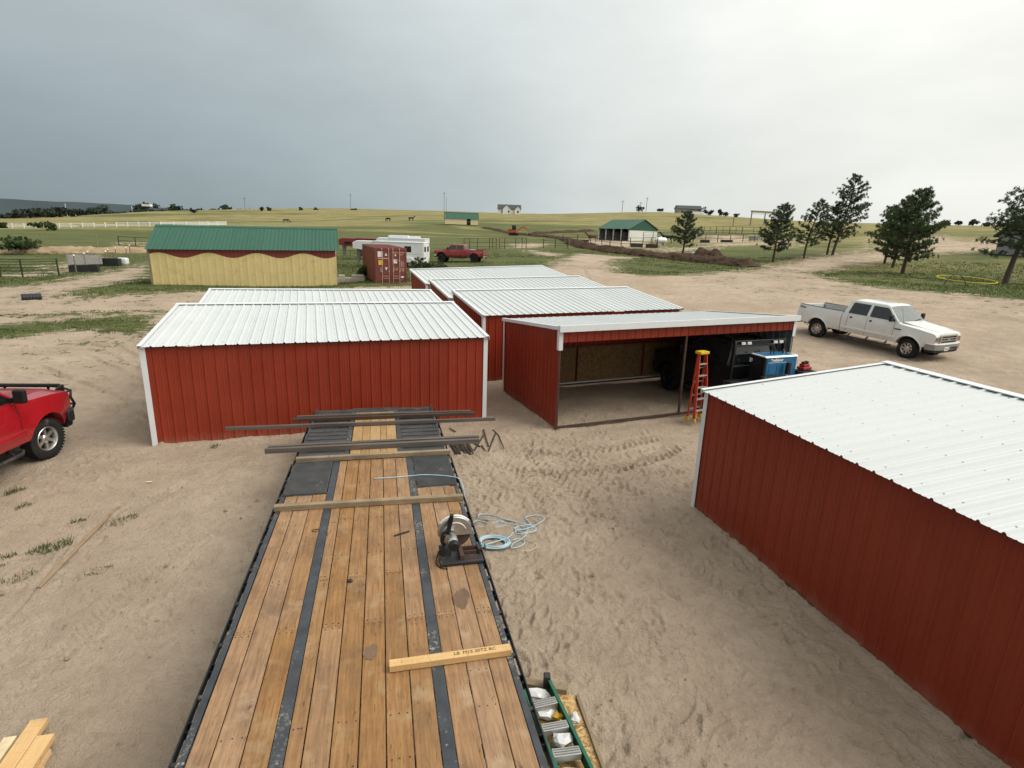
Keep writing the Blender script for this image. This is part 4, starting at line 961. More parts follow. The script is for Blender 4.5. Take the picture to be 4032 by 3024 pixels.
def make_wheel(parent, loc, side, rt=.40, rr=.235, mt_rim='alloy', spokes=8, steer=0., w=.125):
    mb = MB(); k = rt/.40
    mb.lathe([(-w*.8, rr), (-w, rr+.05), (-w*.98, rt-.045), (-w*.8, rt-.008), (-w*.45, rt), (-w*.42, rt-.012), (-w*.36, rt-.012), (-w*.33, rt), (w*.33, rt), (w*.36, rt-.012), (w*.42, rt-.012), (w*.45, rt), (w*.8, rt-.008), (w*.98, rt-.045), (w, rr+.05), (w*.8, rr)], 40, 'y')
    for i in range(40):                                            # tread blocks on the shoulders
        a = 2*math.pi*i/40
        for sgn in (-1, 1):
            M = Matrix.Rotation(a+(.04 if sgn > 0 else 0), 4, 'Y') @ Matrix.Translation((0, sgn*w*.72, rt-.012)); mb.box(-.018, .018, -.03, .03, 0, .016, M)
    t = mb.build('wheel', 'rubber', parent, smooth=30); t.location = loc; t.rotation_euler = (0, 0, steer + (0 if side < 0 else math.pi))
    mb = MB(); mb.lathe([(-w*.82, rr+.006), (-w*.9, rr-.004), (-w*.7, rr-.022), (-.02, rr-.03), (.06, rr-.03), (.06, rr+.002), (0, rr+.002)], 32, 'y')
    mb.lathe([(-w*.62, .0005), (-w*.66, .05), (-w*.58, .068), (-w*.45, .085), (-.02, .09), (-.02, .0005)], 24, 'y')
    for i in range(spokes):
        M = Matrix.Rotation(2*math.pi*i/spokes, 4, 'Y'); mb.box(-.030, .030, -w*.52, -.03, .07, rr-.016, M)
    mb.build('rim', mt_rim, t, smooth=35)
    mb = MB(); mb.lathe([(-.012, .0005), (-.012, rr-.025), (.04, rr-.025), (.04, .0005)], 24, 'y'); mb.build('brake_disc', 'black_plastic', t)
    return t
def pickup(label, loc, yaw, paint, wb=3.95, pitch=0., bed=True, tyre=.40, rim='alloy', front='ford', steer=0., group='pickup trucks', spokes=8, flare=True, low=None, zlift=0.):
    t = thing('pickup_truck', label, 'pickup truck', loc, group=group, rot=(0, pitch, yaw))
    B = lambda name, mt, fn, smooth=None, bevel=.006, parent=t: (lambda mb: (fn(mb), mb.build(name, mt, parent, smooth=smooth, bevel=bevel))[1])(MB())
    zl = zlift; zc = tyre+.02; ra = tyre+.095
    TAB = [(.45, .90), (.60, .965), (.75, .985), (.80, 1.0), (.95, 1.005), (1.14, .99), (1.30, .955), (1.40, .93), (1.95, .715)]
    nose = wb+.90
    def hw(x, z):
        w = lerp_tab(TAB, z-zl)
        if x > wb+.25: w -= .11*((x-wb-.25)/.65)**2
        return w
    def bulge(cx):
        def f(x, z):
            b = 0
            for c in cx:
                d = abs(math.hypot(x-c, z-zc-zl)-ra); b = max(b, .045*math.exp(-(d/.10)**2) if z > zc+zl-.05 else 0)
            return b
        return f
    U = lambda P: [(x, z+zl) for x, z in P]
    o = U([(1.08, .54), (wb-ra-.02, .54)]) + arch(wb, zc+zl, ra, 166, 14) + U([(wb+ra+.02, .60), (nose-.04, .66), (nose, .80), (nose, 1.05), (nose-.04, 1.12), (nose-.14, 1.165), (wb+.3, 1.235), (wb-.45, 1.30), (wb-.58, 1.335), (1.08, 1.335)])
    xs = [1.5, 2.0, 2.5, 3.0, wb-.55, wb-.35, wb-.15, wb, wb+.15, wb+.35, wb+.55, wb+.72]
    body = warped('body', o, xs, [z+zl for z in (.62, .74, .80, .88, .98, 1.08, 1.18, 1.27)], hw, paint, t, crown=lambda x, z: (.055 if x > wb-.5 and z > 1.1+zl else 0), bulge=bulge([wb]))
    # hood panel with raised centre
    B('hood', paint, lambda m: m.prism([(wb-.52, -.70), (wb+.62, -.60), (nose-.13, -.56), (nose-.10, 0), (nose-.13, .56), (wb+.62, .60), (wb-.52, .70), (wb-.50, 0)], 0, .03, Matrix.Translation((0, 0, 1.355+zl)) @ Matrix.Translation((wb-.5, 0, 0)) @ Matrix.Rotation(.135, 4, 'Y') @ Matrix.Translation((-wb+.5, 0, 0)), 'z'), bevel=.012)
    xb = (1.2+wb-.8)/2
    gh = warped('cab_roof', U([(1.10, 1.325), (1.22, 1.84), (1.28, 1.90), (1.42, 1.935), (wb-1.28, 1.95), (wb-1.12, 1.915), (wb-.50, 1.325)]), [1.45, 1.8, 2.2, 2.6], [z+zl for z in (1.40, 1.6, 1.8, 1.88)], hw, paint, t, crown=lambda x, z: (.035 if z > 1.86+zl else 0), bevel=.03)
    def pane(name, P, off=.007, mt='glass_dark'):
        for sg in (-1, 1):
            mb = MB(); n = len(P); P2 = U(P)
            a = [(x, sg*(hw(x, z)+off), z) for x, z in P2]; b = [(x, sg*(hw(x, z)-.01), z) for x, z in P2]
            mb.add(a+b, [tuple(range(n)), tuple(range(2*n-1, n-1, -1))]+[(i, i+n, (i+1) % n+n, (i+1) % n) for i in range(n)]); mb.build(name, mt, t)
    pane('rear_window_pane', [(1.30, 1.375), (xb-.07, 1.375), (xb-.07, 1.835), (1.42, 1.835), (1.37, 1.80)])
    pane('front_window_pane', [(xb+.05, 1.375), (wb-.66, 1.375), (wb-.70, 1.42), (wb-1.10, 1.80), (wb-1.17, 1.835), (xb+.05, 1.835)])
    def quadpane(name, p0, p1, w0, w1, f0, f1, mt, sgn):
        a = Vector(p0).lerp(Vector(p1), f0); b = Vector(p0).lerp(Vector(p1), f1); d = (Vector(p1)-Vector(p0)).normalized(); nrm = Vector((d.z, 0, -d.x))*sgn
        vs = []
        for q, w in ((a, w0), (b, w1)):
            for k in range(7):
                y = (k/3-1)*w; bow = .045*(1-(y/w)**2)
                vs.append(Vector((q.x, y, q.z)) + nrm*(.006+bow))
        vs2 = [v-nrm*.05 for v in vs]
        mb = MB(); mb.add(vs+vs2, [(i, i+1, 8+i, 7+i) for i in range(6)] + [(14+i, 21+i, 22+i, 15+i) for i in range(6)] + [(0, 7, 21, 14), (6, 20, 27, 13)] + [(i, 14+i, 15+i, i+1) for i in range(6)] + [(7+i, 8+i, 22+i, 21+i) for i in range(6)])
        return mb.build(name, mt, t, smooth=40)
    quadpane('windshield', (wb-.50, 0, 1.325+zl), (wb-1.12, 0, 1.915+zl), .90, .71, .06, .95, 'glass_shield', 1)
    quadpane('back_window', (1.10, 0, 1.325+zl), (1.22, 0, 1.84+zl), .70, .62, .12, .9, 'glass_dark', -1)
    # door seams, handles, belt moulding
    for sg in (-1, 1):
        for x in (1.33, xb-.01, wb-.66):
            mb = MB(); P = [(x, z+zl) for z in (.60, .80, .95, 1.14, 1.32)]; mb.tube([(a, sg*(hw(a, z)+.001), z) for a, z in P], .006, 5); mb.build('door_seam', 'black_plastic', t)
        for x in (1.43, xb+.10): B('door_handle', 'black_plastic', lambda m: m.box(x, x+.10, min(sg*.96, sg*1.0), max(sg*.96, sg*1.0), 1.18+zl, 1.24+zl))
        B('side_moulding', low or paint, lambda m: m.box(1.12, wb-ra-.06, min(sg*.98, sg*1.018), max(sg*.98, sg*1.018), .70+zl, .80+zl), bevel=.012)
        B('running_board', 'dark_steel', lambda m: m.tube([(1.2, sg*.93, .40+zl), (1.3, sg*.99, .38+zl), (wb-.75, sg*.99, .38+zl), (wb-.65, sg*.93, .40+zl)], .035, 8), smooth=50, bevel=0)
        for x in (1.5, (1.5+wb-.9)/2, wb-.9): B('board_bracket', 'black_plastic', lambda m: m.bar((x, sg*.97, .39+zl), (x, sg*.80, .52+zl), .05, .03), bevel=0)
        mr = B('mirror', 'black_plastic', lambda m: m.box(wb-.80, wb-.70, min(sg*1.04, sg*1.24), max(sg*1.04, sg*1.24), 1.36+zl, 1.62+zl), bevel=.03)
        B('mirror_arm', 'black_plastic', lambda m: m.bar((wb-.72, sg*.93, 1.40+zl), (wb-.75, sg*1.08, 1.42+zl), .05, .10), parent=mr)
        if flare:
            for c in ((0, wb) if bed else (wb,)):
                mb = MB(); pts = arch(c, zc+zl, ra+.012, 172, 8, 16); mb.tube([(x, sg*(hw(x, z)+.034), z) for x, z in pts], .024, 8); mb.build('fender_flare', paint, t, smooth=60)
        if front != 'guard':
            hl = B('headlight', 'lamp_glass', lambda m: m.prism([(.58, .83+zl), (.885, .85+zl), (.875, 1.03+zl), (.58, 1.05+zl)] if sg > 0 else [(-.58, .83+zl), (-.885, .85+zl), (-.875, 1.03+zl), (-.58, 1.05+zl)], nose-.10, nose+.022, axis='x'), bevel=.012)
            B('turn_signal', 'lamp_amber', lambda m: m.prism([(sg*.80, .84+zl), (sg*.892, .85+zl), (sg*.885, .93+zl), (sg*.80, .925+zl)], nose-.09, nose+.026, axis='x'), parent=hl)
    # front end
    gr_ = B('grille', 'chrome', lambda m: (m.box(nose-.02, nose+.045, -.60, .60, 1.055+zl, 1.115+zl), m.box(nose-.02, nose+.045, -.60, .60, .765+zl, .805+zl), m.box(nose-.02, nose+.045, -.60, -.52, .805+zl, 1.055+zl), m.box(nose-.02, nose+.045, .52, .60, .805+zl, 1.055+zl)))
    B('grille_mesh', 'black_plastic', lambda m: m.box(nose-.02, nose+.012, -.519, .519, .806+zl, 1.054+zl), parent=gr_)
    for k in (0, 1): B('grille_bar', 'chrome', lambda m: m.box(nose+.0125, nose+.04, -.519, .519, .872+k*.088+zl, .902+k*.088+zl), parent=gr_)
    if front == 'ford': text('Ford', .075, 'decal_white', gr_, face_M((nose+.042, 0, .932+zl), (0, 1, 0), (0, 0, 1)), 'emblem')
    bp = [(-1.0, wb+.62), (-.99, wb+.80), (-.90, wb+.95), (-.55, wb+1.02), (.55, wb+1.02), (.90, wb+.95), (.99, wb+.80), (1.0, wb+.62), (.86, wb+.62), (.84, wb+.80), (-.84, wb+.80), (-.86, wb+.62)]
    B('front_bumper', 'lower_grey' if front == 'ford' else 'chrome' if front == 'chevy' else 'black_steel', lambda m: m.prism([(b, a) for a, b in bp], .52+zl, .76+zl, axis='z'), bevel=.02, smooth=35)
    B('front_valance', 'black_plastic', lambda m: m.prism([(b-.02, a*.95) for a, b in bp], .42+zl, .519+zl, axis='z'), bevel=.015)
    if front == 'ford':
        B('bumper_step', 'decal_white', lambda m: m.prism([(b+.002, a) for a, b in bp], .745+zl, .772+zl, axis='z'), bevel=.01)
        lp = B('licence_plate', 'plate_white', lambda m: m.box(wb+1.022, wb+1.034, -.35, -.05, .50+zl, .65+zl)); text('IPA17S', .07, 'decal_dark', lp, face_M((wb+1.035, -.20, .57+zl), (0, 1, 0), (0, 0, 1)))
        B('fog_slot', 'black_plastic', lambda m: m.box(wb+.99, wb+1.027, .10, .62, .56+zl, .64+zl))
        B('tow_hook', 'rust_steel', lambda m: m.tube([(wb+.98, .45, .50+zl), (wb+1.06, .45, .50+zl), (wb+1.06, .45, .57+zl)], .015, 6))
        B('antenna', 'black_plastic', lambda m: m.cyl((wb-.42, -.78, 1.30+zl), (wb-.62, -.80, 1.95+zl), .004, 5), bevel=0)
        for sg in (-1, 1): B('side_badge', 'decal_dark', lambda m: m.box(wb-.62, wb-.36, min(sg*1.0, sg*1.013), max(sg*1.0, sg*1.013), 1.075+zl, 1.115+zl), bevel=0)
        text('FX4', .17, 'decal_dark', t, face_M((-.86, -(hw(-.86, 1.25)+.004), 1.25+zl), (1, 0, 0), (0, 0, 1)), 'bed_decal', bold=.006)
        for sg in (-1, 1): B('wiper', 'black_plastic', lambda m: m.bar((wb-.47, sg*.05+.1, 1.375+zl), (wb-.56, sg*.05+.62, 1.43+zl), .02, .02), bevel=0)
    if front == 'guard':
        # tube brush guard over a winch bumper
        x = wb+1.05
        gg = B('grille_guard', 'black_plastic', lambda m: (m.tube([(x-.05, -.80, .62+zl), (x+.02, -.86, .80+zl), (x-.10, -.88, .98+zl), (x+.0, -.84, 1.10+zl), (x-.02, -.60, 1.19+zl), (x-.02, .60, 1.19+zl), (x+.0, .84, 1.10+zl), (x-.10, .88, .98+zl), (x+.02, .86, .80+zl), (x-.05, .80, .62+zl)], .026, 8), m.cyl((x-.02, -.42, .70+zl), (x-.02, -.42, 1.19+zl), .024, 8), m.cyl((x-.02, .42, .70+zl), (x-.02, .42, 1.19+zl), .024, 8), m.tube([(x+.0, -.86, .80+zl), (x+.02, 0, .82+zl), (x+.0, .86, .80+zl)], .022, 8), m.tube([(x-.08, -.88, .98+zl), (x-.02, -.4, 1.0+zl), (x-.02, .4, 1.0+zl), (x-.08, .88, .98+zl)], .022, 8), m.cyl((wb+.80, -.84, 1.1+zl), (x, -.84, 1.1+zl), .022, 8)), smooth=60, bevel=0)
        B('guard_top_bar', 'black_plastic', lambda m: m.tube([(x-.12, -.72, 1.16+zl), (x-.06, -.68, 1.225+zl), (x-.06, .68, 1.225+zl), (x-.12, .72, 1.16+zl)], .035, 8), smooth=60, bevel=0, parent=gg)
        B('guard_plate', 'black_plastic', lambda m: (m.prism([(wb+.86, 1.02+zl), (x-.02, 1.02+zl), (x-.03, 1.24+zl), (wb+.80, 1.20+zl)], -.74, -.70), m.prism([(wb+.86, 1.02+zl), (x-.02, 1.02+zl), (x-.03, 1.24+zl), (wb+.80, 1.20+zl)], .70, .74)), parent=gg)
    # chassis, wheels
    B('chassis', 'black_steel', lambda m: (m.box(-1.0, wb+.8, -.50, -.40, .46+zl, .62+zl), m.box(-1.0, wb+.8, .40, .50, .46+zl, .62+zl), m.box(1.1, wb-.6, -.7, .7, .52+zl, .60+zl), m.box(-.05, .05, -.75, .75, tyre-.06, tyre+.06), m.box(wb-.05, wb+.05, -.75, .75, tyre-.06, tyre+.06), m.box(.9, 1.0, -.45, .45, .5+zl, .6+zl)), bevel=0)
    B('wheel_well', 'black_plastic', lambda m: m.box(wb-ra+.01, wb+ra-.01, -.70, .70, .45+zl, .93+zl), bevel=0)
    for c in (0, wb):
        for sg in (-1, 1): make_wheel(t, (c, sg*.855, tyre), sg, tyre, .235 if tyre < .42 else .24, rim, spokes, steer if c else 0)
    if bed:
        end = -1.07
        for sg in (-1, 1):
            o = U([(end, .64), (-ra-.02, .60)]) + arch(0, zc+zl, ra, 168, 12) + U([(ra+.02, .56), (1.045, .55), (1.045, 1.36), (end, 1.375)])
            y0, y1 = (.90, 1.) if sg > 0 else (-1., -.90)
            warped('bed_side', o, [-.8, -.55, -.3, -.1, .1, .3, .55, .8], [z+zl for z in (.62, .74, .82, .95, 1.05, 1.14, 1.27)], hw, paint, t, ys=(), y0=y0, y1=y1, bevel=.012, bulge=bulge([0]))
            B('bed_rail', 'black_plastic', lambda m: m.box(end+.03, 1.04, min(sg*.84, sg*.925), max(sg*.84, sg*.925), 1.378+zl, 1.40+zl))
            B('tail_light', 'tail_red', lambda m: m.box(end-.012, end+.05, min(sg*.84, sg*.935), max(sg*.84, sg*.935), .95+zl, 1.30+zl))
            B('wheel_tub', 'black_plastic', lambda m: m.box(-ra+.02, ra-.02, min(sg*.55, sg*.89), max(sg*.55, sg*.89), .62+zl, .98+zl), bevel=.03)
        B('tailgate', paint, lambda m: m.box(end-.01, end+.05, -.835, .835, .76+zl, 1.37+zl), bevel=.015)
        B('bed_front', 'black_plastic', lambda m: m.box(.99, 1.045, -.84, .84, .76+zl, 1.37+zl))
        B('bed_floor', 'black_plastic', lambda m: m.box(end+.05, .99, -.84, .84, .70+zl, .76+zl))
        B('rear_bumper', 'chrome', lambda m: m.prism([(end-.16, -.90), (end-.16, .90), (end-.05, .97), (end+.02, .97), (end+.02, -.97), (end-.05, -.97)], .50+zl, .66+zl, axis='z'), bevel=.015)
        B('hitch', 'black_steel', lambda m: m.box(end-.30, end-.05, -.05, .05, .44+zl, .52+zl))
    return t
H = Vector((.467, -.884, 0)).normalized()
white_truck = pickup('white crew-cab pickup standing on the dirt road', (14.77, 26.3, .43), math.atan2(H.y, H.x), 'paint_white', 3.97, pitch=.042, front='ford', steer=-.18)
mb = MB(); mb.box(.25, .95, -.50, .70, .765, 1.10); mb.build('bed_box', 'plate_white', white_truck, bevel=.03)
near_truck = pickup('bright red pickup with black brush guard cut off by the left edge', (-9.66, 6.36, 0), math.atan2(.995, -.11), 'paint_red', 3.97, front='guard', steer=-.12, flare=False, spokes=6, tyre=.405)
far_truck = pickup('faded red pickup on big black tyres parked on the grass', (-4.83, 68.85, 1.0), math.atan2(.14, -1), 'paint_red_faded', 3.97, front='chevy', tyre=.47, rim='black_plastic', zlift=.16, flare=False)
mb = MB(); mb.box(.15, .80, -.80, .80, 1.3, 1.56); mb.build('bed_tool_box', 'aluminium', far_truck, bevel=.03)
text('4x4', .16, 'decal_white', far_truck, face_M((-.75, 1.002, 1.30), (-1, 0, 0), (0, 0, 1)), 'bed_decal')
# black flatbed work truck nosed into the open shed
q = Bp(6.02, -1.10)
bt = pickup('black flatbed work truck nosed into the open shed', (q.x, q.y, .02), _a+math.pi/2, 'paint_black', 3.55, front='none', bed=False, rim='black_plastic', flare=False)
def bpart(name, mt, fn, smooth=None, bevel=.006, parent=bt):
    mb = MB(); fn(mb); return mb.build(name, mt, parent, smooth=smooth, bevel=bevel)
bpart('flatbed_deck', 'black_steel', lambda m: m.box(-1.55, .98, -1.12, 1.12, .88, .97), bevel=.01)
for sg in (-1, 1): bpart('deck_skirt', 'black_steel', lambda m: m.box(-1.5, -.6, min(sg*.80, sg*1.10), max(sg*.80, sg*1.10), .60, .879), bevel=.01)
rk = bpart('headache_rack', 'paint_black', lambda m: (m.bar((.98, -.92, .97), (1.03, -.86, 1.98), .10, .06, (0, 1, 0)), m.bar((.98, .92, .97), (1.03, .86, 1.98), .10, .06, (0, 1, 0)), m.box(.99, 1.05, -.90, .90, 1.90, 2.03), m.box(.965, 1.01, -.90, .90, 1.28, 1.34)), bevel=.015)
for k in range(6): bpart('roof_rib', 'paint_black', lambda m: m.box(1.45, 2.25, -.55+k*.22-.03, -.55+k*.22+.03, 1.955, 1.985), bevel=.01)
for y in (-.66, -.46, .46, .66):
    lp = bpart('work_light', 'black_plastic', lambda m: m.box(.93, .988, y-.075, y+.075, 1.93, 2.0), bevel=.012, parent=rk)
for y in (-.66, -.46, .46, .66):
    bpart('light_lens', 'plate_white', lambda m: m.prism([(y-.07, 1.925), (y+.07, 1.925), (y+.085, 2.0), (y-.055, 2.0)], .905, .929, axis='x'), bevel=.008)

# ------------------------------------------------------------------ welder and tool boxes on the flatbed
def local_on(o, name, label, cat, x, y, z, rz=0., group=None):
    """thing standing on the flatbed, given in the truck's own axes"""
    M = Matrix.Translation(o.location) @ o.rotation_euler.to_matrix().to_4x4(); p = M @ Vector((x, y, z))
    return thing(name, label, cat, p, o.rotation_euler.z+rz, group)
wl = local_on(bt, 'welding_generator', 'blue engine-driven welder on the black flatbed', 'welder', .62, -.16, .972, 0)
def wpart(name, mt, fn, smooth=None, bevel=.008, parent=wl):
    mb = MB(); fn(mb); return mb.build(name, mt, parent, smooth=smooth, bevel=bevel)
cab_ = wpart('cabinet', 'paint_blue', lambda m: m.box(-.26, .26, -.55, .50, .06, .70), bevel=.02)
wpart('top_cover', 'trailer_white', lambda m: m.prism([(-.275, .70), (.275, .70), (.24, .735), (-.24, .735)], -.56, .56), bevel=.01)
wpart('top_sheet', 'paint_blue', lambda m: m.box(-.20, .22, -.50, .50, .7355, .741))
wpart('front_panel', 'black_plastic', lambda m: m.box(-.255, .255, .5005, .56, .07, .69), bevel=.01)
wpart('base_rail', 'black_steel', lambda m: (m.box(-.24, -.16, -.58, .58, 0, .06), m.box(.16, .24, -.58, .58, 0, .06)))
for y in (.1, -.35): wpart('lift_eye', 'black_plastic', lambda m: m.tube([(0, y-.05, .74), (0, y-.05, .80), (0, y, .83), (0, y+.05, .80), (0, y+.05, .74)], .014, 8), smooth=50, bevel=0)
for y in (.28, .02, -.30): wpart('door_panel', 'paint_blue', lambda m: m.box(-.268, -.2605, y-.12, y+.12, .12, .52))
wpart('stripe', 'trailer_white', lambda m: m.box(-.264, -.2605, -.20, .44, .555, .565), bevel=0)
wpart('exhaust', 'chrome', lambda m: m.cyl((.1, -.42, .74), (.1, -.42, .83), .03, 10), smooth=50, bevel=0)
text('Trailblazer', .098, 'decal_white', wl, face_M((-.2655, .16, .625), (0, -1, 0), (0, 0, 1)), bold=.004)
for k, (y, z) in enumerate(((.38, .55), (.30, .50), (.15, .57), (0, .5), (-.15, .55))): wpart('gauge', 'plate_white' if k == 0 else 'dark_steel', lambda m: m.box(y*.6-.05, y*.6+.05, .561, .566, z-.06, z+.06) if k == 0 else m.cyl((y*.6, .558, z), (y*.6, .575, z), .03, 10), bevel=0)
def toolbox(label, x, y, z, w, d, h, rz, cap_mt='dark_steel'):
    tb_ = local_on(bt, 'tool_box', label, 'tool box', x, y, z, rz, 'red tool boxes on the flatbed')
    B = lambda name, mt, fn, bevel=.008: (lambda mb: (fn(mb), mb.build(name, mt, tb_, bevel=bevel))[1])(MB())
    B('box_body', 'tool_red', lambda m: m.box(-w/2, w/2, -d/2, d/2, 0, h), .015); B('lid', cap_mt, lambda m: m.box(-w/2-.01, w/2+.01, -d/2-.01, d/2+.01, h, h+.05), .012)
    for i in range(3):
        for j in range(2): B('lid_pad', 'black_plastic', lambda m: m.box(-w/2+.03+i*w/3, -w/2+w/3-.03+i*w/3, -d/2+.03+j*d/2, -d/2+d/2-.03+j*d/2, h+.05, h+.065), .005)
    B('handle', 'tool_red', lambda m: m.tube([(-w/2-.01, -d*.25, h*.5), (-w/2-.05, -d*.2, h*.6), (-w/2-.05, d*.2, h*.6), (-w/2-.01, d*.25, h*.5)], .012, 6), 0)
    return tb_
toolbox('red modular tool box with dark lid in front of the welder', .10, .30, .972, .36, .55, .20, .15)
toolbox('red modular tool box right of the blue welder', .30, -1.02, .972, .36, .50, .25, -.1)
ch = local_on(bt, 'battery_charger', 'red tool charger on top of the box right of the welder', 'charger', .36, -1.02, 1.30, .1)
for nm, mt, a in (('base', 'tool_red', (-.11, .11, -.17, .17, 0, .07)), ('dock', 'tool_red', (-.07, .08, -.12, .12, .0705, .15)), ('battery', 'black_plastic', (-.05, .05, -.10, -.02, .1505, .22)), ('battery', 'black_plastic', (-.05, .05, .02, .10, .1505, .21))):
    mb = MB(); mb.box(*a); mb.build(nm, mt, ch, bevel=.015)
gd_ = local_on(bt, 'angle_grinder', 'upright black and white angle grinder leaning on the welder', 'grinder', .24, -.30, .972)
mb = MB(); mb.cyl((0, 0, 0), (0, 0, .26), .026, 10); mb.build('grip', 'decal_white', gd_, smooth=50)
mb = MB(); mb.box(-.05, .05, -.055, .055, .26, .58); mb.build('motor_body', 'black_plastic', gd_, bevel=.015)
cn = local_on(bt, 'orange_bucket', 'small orange bucket on its side by the welder', 'bucket', .25, -.58, .972)
mb = MB(); mb.lathe([(-.13, .005), (-.13, .075), (.13, .088), (.13, .080), (-.12, .068), (-.12, .005)], 16, 'y', (0, 0, .088)); mb.build('shell', 'orange_rubber', cn, smooth=40)

# ------------------------------------------------------------------ buildings
def part(t, name, mt, fn, smooth=None, bevel=0.):
    mb = MB(); fn(mb); return mb.build(name, mt, t, smooth=smooth, bevel=bevel)
def gable_roof(t, L, D, ze, zr, mt, ov=.25, npan=8, name='roof_panel', th=.04, rib=.25):
    """two slopes of ribbed roof sheets, ridge along x"""
    for sg in (0, 1):
        a = math.atan2(zr-ze, D/2); run = (D/2+ov)/math.cos(a)
        for i in range(npan):
            w = (L+2*ov)/npan
            y0 = -ov if sg == 0 else D+ov; z0 = ze-ov*math.tan(a)+.05
            up = (0, math.cos(a), math.sin(a)) if sg == 0 else (0, -math.cos(a), math.sin(a))
            x0 = -ov+i*w if sg == 0 else -ov+(i+1)*w
            ribbed(name, w, lambda x: 0, lambda x: run, mt, t, face_M((x0, y0, z0), (1 if sg == 0 else -1, 0, 0), up), rib, .03)
    part(t, 'ridge_cap', mt, lambda m: m.prism([(D/2-.2, zr-.02), (D/2, zr+.10), (D/2+.2, zr-.02)], -ov, L+ov, axis='x'))
# yellow and red barn
bn = thing('yellow_barn', 'long yellow and red barn with a green ribbed roof', 'barn', (-24.41, 38.28, .44), rot=(Matrix.Rotation(.297, 3, 'Z') @ Matrix.Rotation(-.0144, 3, 'Y')).to_euler())
BL, BD, BE, BR = 11.85, 6.0, 2.42, 3.86
for i in range(12):
    w = BL/12; ribbed('wall_panel', w, lambda x: 1.5, lambda x: BE, 'barn_red', bn, face_M((i*w, 0, 0), (1, 0, 0), (0, 0, 1)), w/4, .02)
    wave = lambda x, i=i: 1.98 + .17*math.sin((i*w+x)/3.05*2*math.pi + .55)
    pr = [(k*w/8, .028+(.016 if k % 4 == 0 else 0)) for k in range(9)]; mb = MB(); n = 9
    mb.add([(i*w+a, -b, -.35) for a, b in pr]+[(i*w+a, -b, wave(a)) for a, b in pr]+[(i*w+a, -b+.02, wave(a)) for a, b in pr], [(k, k+1, n+k+1, n+k) for k in range(8)]+[(n+k, n+k+1, 2*n+k+1, 2*n+k) for k in range(8)]); mb.build('wainscot_panel', 'barn_yellow', bn, recalc=False)
part(bn, 'end_wall', 'barn_red', lambda m: m.prism([(.01, -.3), (BD, -.3), (BD, BE), (BD/2, BR-.05), (.01, BE)], .01, .06, axis='x'))
part(bn, 'end_wall', 'barn_yellow', lambda m: m.prism([(.01, -.3), (BD, -.3), (BD, BE), (BD/2, BR-.05), (.01, BE)], BL-.06, BL-.01, axis='x'))
part(bn, 'back_wall', 'barn_yellow', lambda m: m.box(0, BL, BD-.05, BD, -.3, BE))
part(bn, 'corner_post', 'wood_post', lambda m: m.box(-.14, -.01, -.05, .10, -.3, BE))
gable_roof(bn, BL, BD, BE, BR, 'roof_green', .22, 12, rib=.26)
# horse barn with arched bays
hb = thing('horse_barn', 'white horse barn with arched open bays and green roof', 'barn', (22.72, 118.31, 3.72), math.pi-R(57))
HL, HD, HE, HR = 9.4, 8.0, 2.55, 4.4          # local x runs left along the arched front, local y is mirrored behind
def hy(y): return -y
part(hb, 'gable_wall', 'wall_white', lambda m: m.prism([(0, -.4), (hy(HD), -.4), (hy(HD), HE-.35), (0, HE-.35)], 0, .08, axis='x'))
part(hb, 'gable_top', 'gable_green', lambda m: m.prism([(0, HE-.35), (hy(HD), HE-.35), (hy(HD), HE), (hy(HD/2), HR), (0, HE)], -.02, .07, axis='x'))
part(hb, 'wall_door', 'wall_white', lambda m: m.box(-.03, -.001, hy(2.2), hy(.6), 0, 2.0))
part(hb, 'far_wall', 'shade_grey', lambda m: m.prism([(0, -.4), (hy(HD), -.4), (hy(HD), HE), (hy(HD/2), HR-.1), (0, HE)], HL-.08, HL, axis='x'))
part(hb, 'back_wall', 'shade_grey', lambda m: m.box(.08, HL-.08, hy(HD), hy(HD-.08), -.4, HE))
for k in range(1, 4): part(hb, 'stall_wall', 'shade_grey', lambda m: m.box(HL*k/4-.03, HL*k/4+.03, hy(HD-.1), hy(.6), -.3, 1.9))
for k in range(5): part(hb, 'bay_post', 'wall_white', lambda m: m.box(min(HL-.1, max(.1, HL*k/4))-.10, min(HL-.1, max(.1, HL*k/4))+.10, hy(.16), hy(-.04), -.4, HE))
def archcut(m):
    pts = [(0, HE+.02)]
    for k in range(4):
        for j in range(13):
            u = j/12; pts.append((HL*(k+u)/4, HE-.48+.40*math.sin(math.pi*u)**.6))
    pts.append((HL, HE+.02)); n = len(pts)
    m.prism(pts, hy(-.055), hy(-.01))
part(hb, 'arch_fascia', 'house_grey', archcut)
for sg in (0, 1):
    a = math.atan2(HR-HE, HD/2); run = (HD/2+.3)/math.cos(a)
    for i in range(6):
        w = (HL+.5)/6; y0 = .3 if sg == 0 else -HD-.3; up = (0, -math.cos(a), math.sin(a)) if sg == 0 else (0, math.cos(a), math.sin(a))
        ribbed('roof_panel', w, lambda x: 0, lambda x: run, 'roof_green', hb, face_M((-.25+(i+1)*w if sg == 0 else -.25+i*w, y0, HE-.3*math.tan(a)+.04), (-1 if sg == 0 else 1, 0, 0), up), w/4, .03)
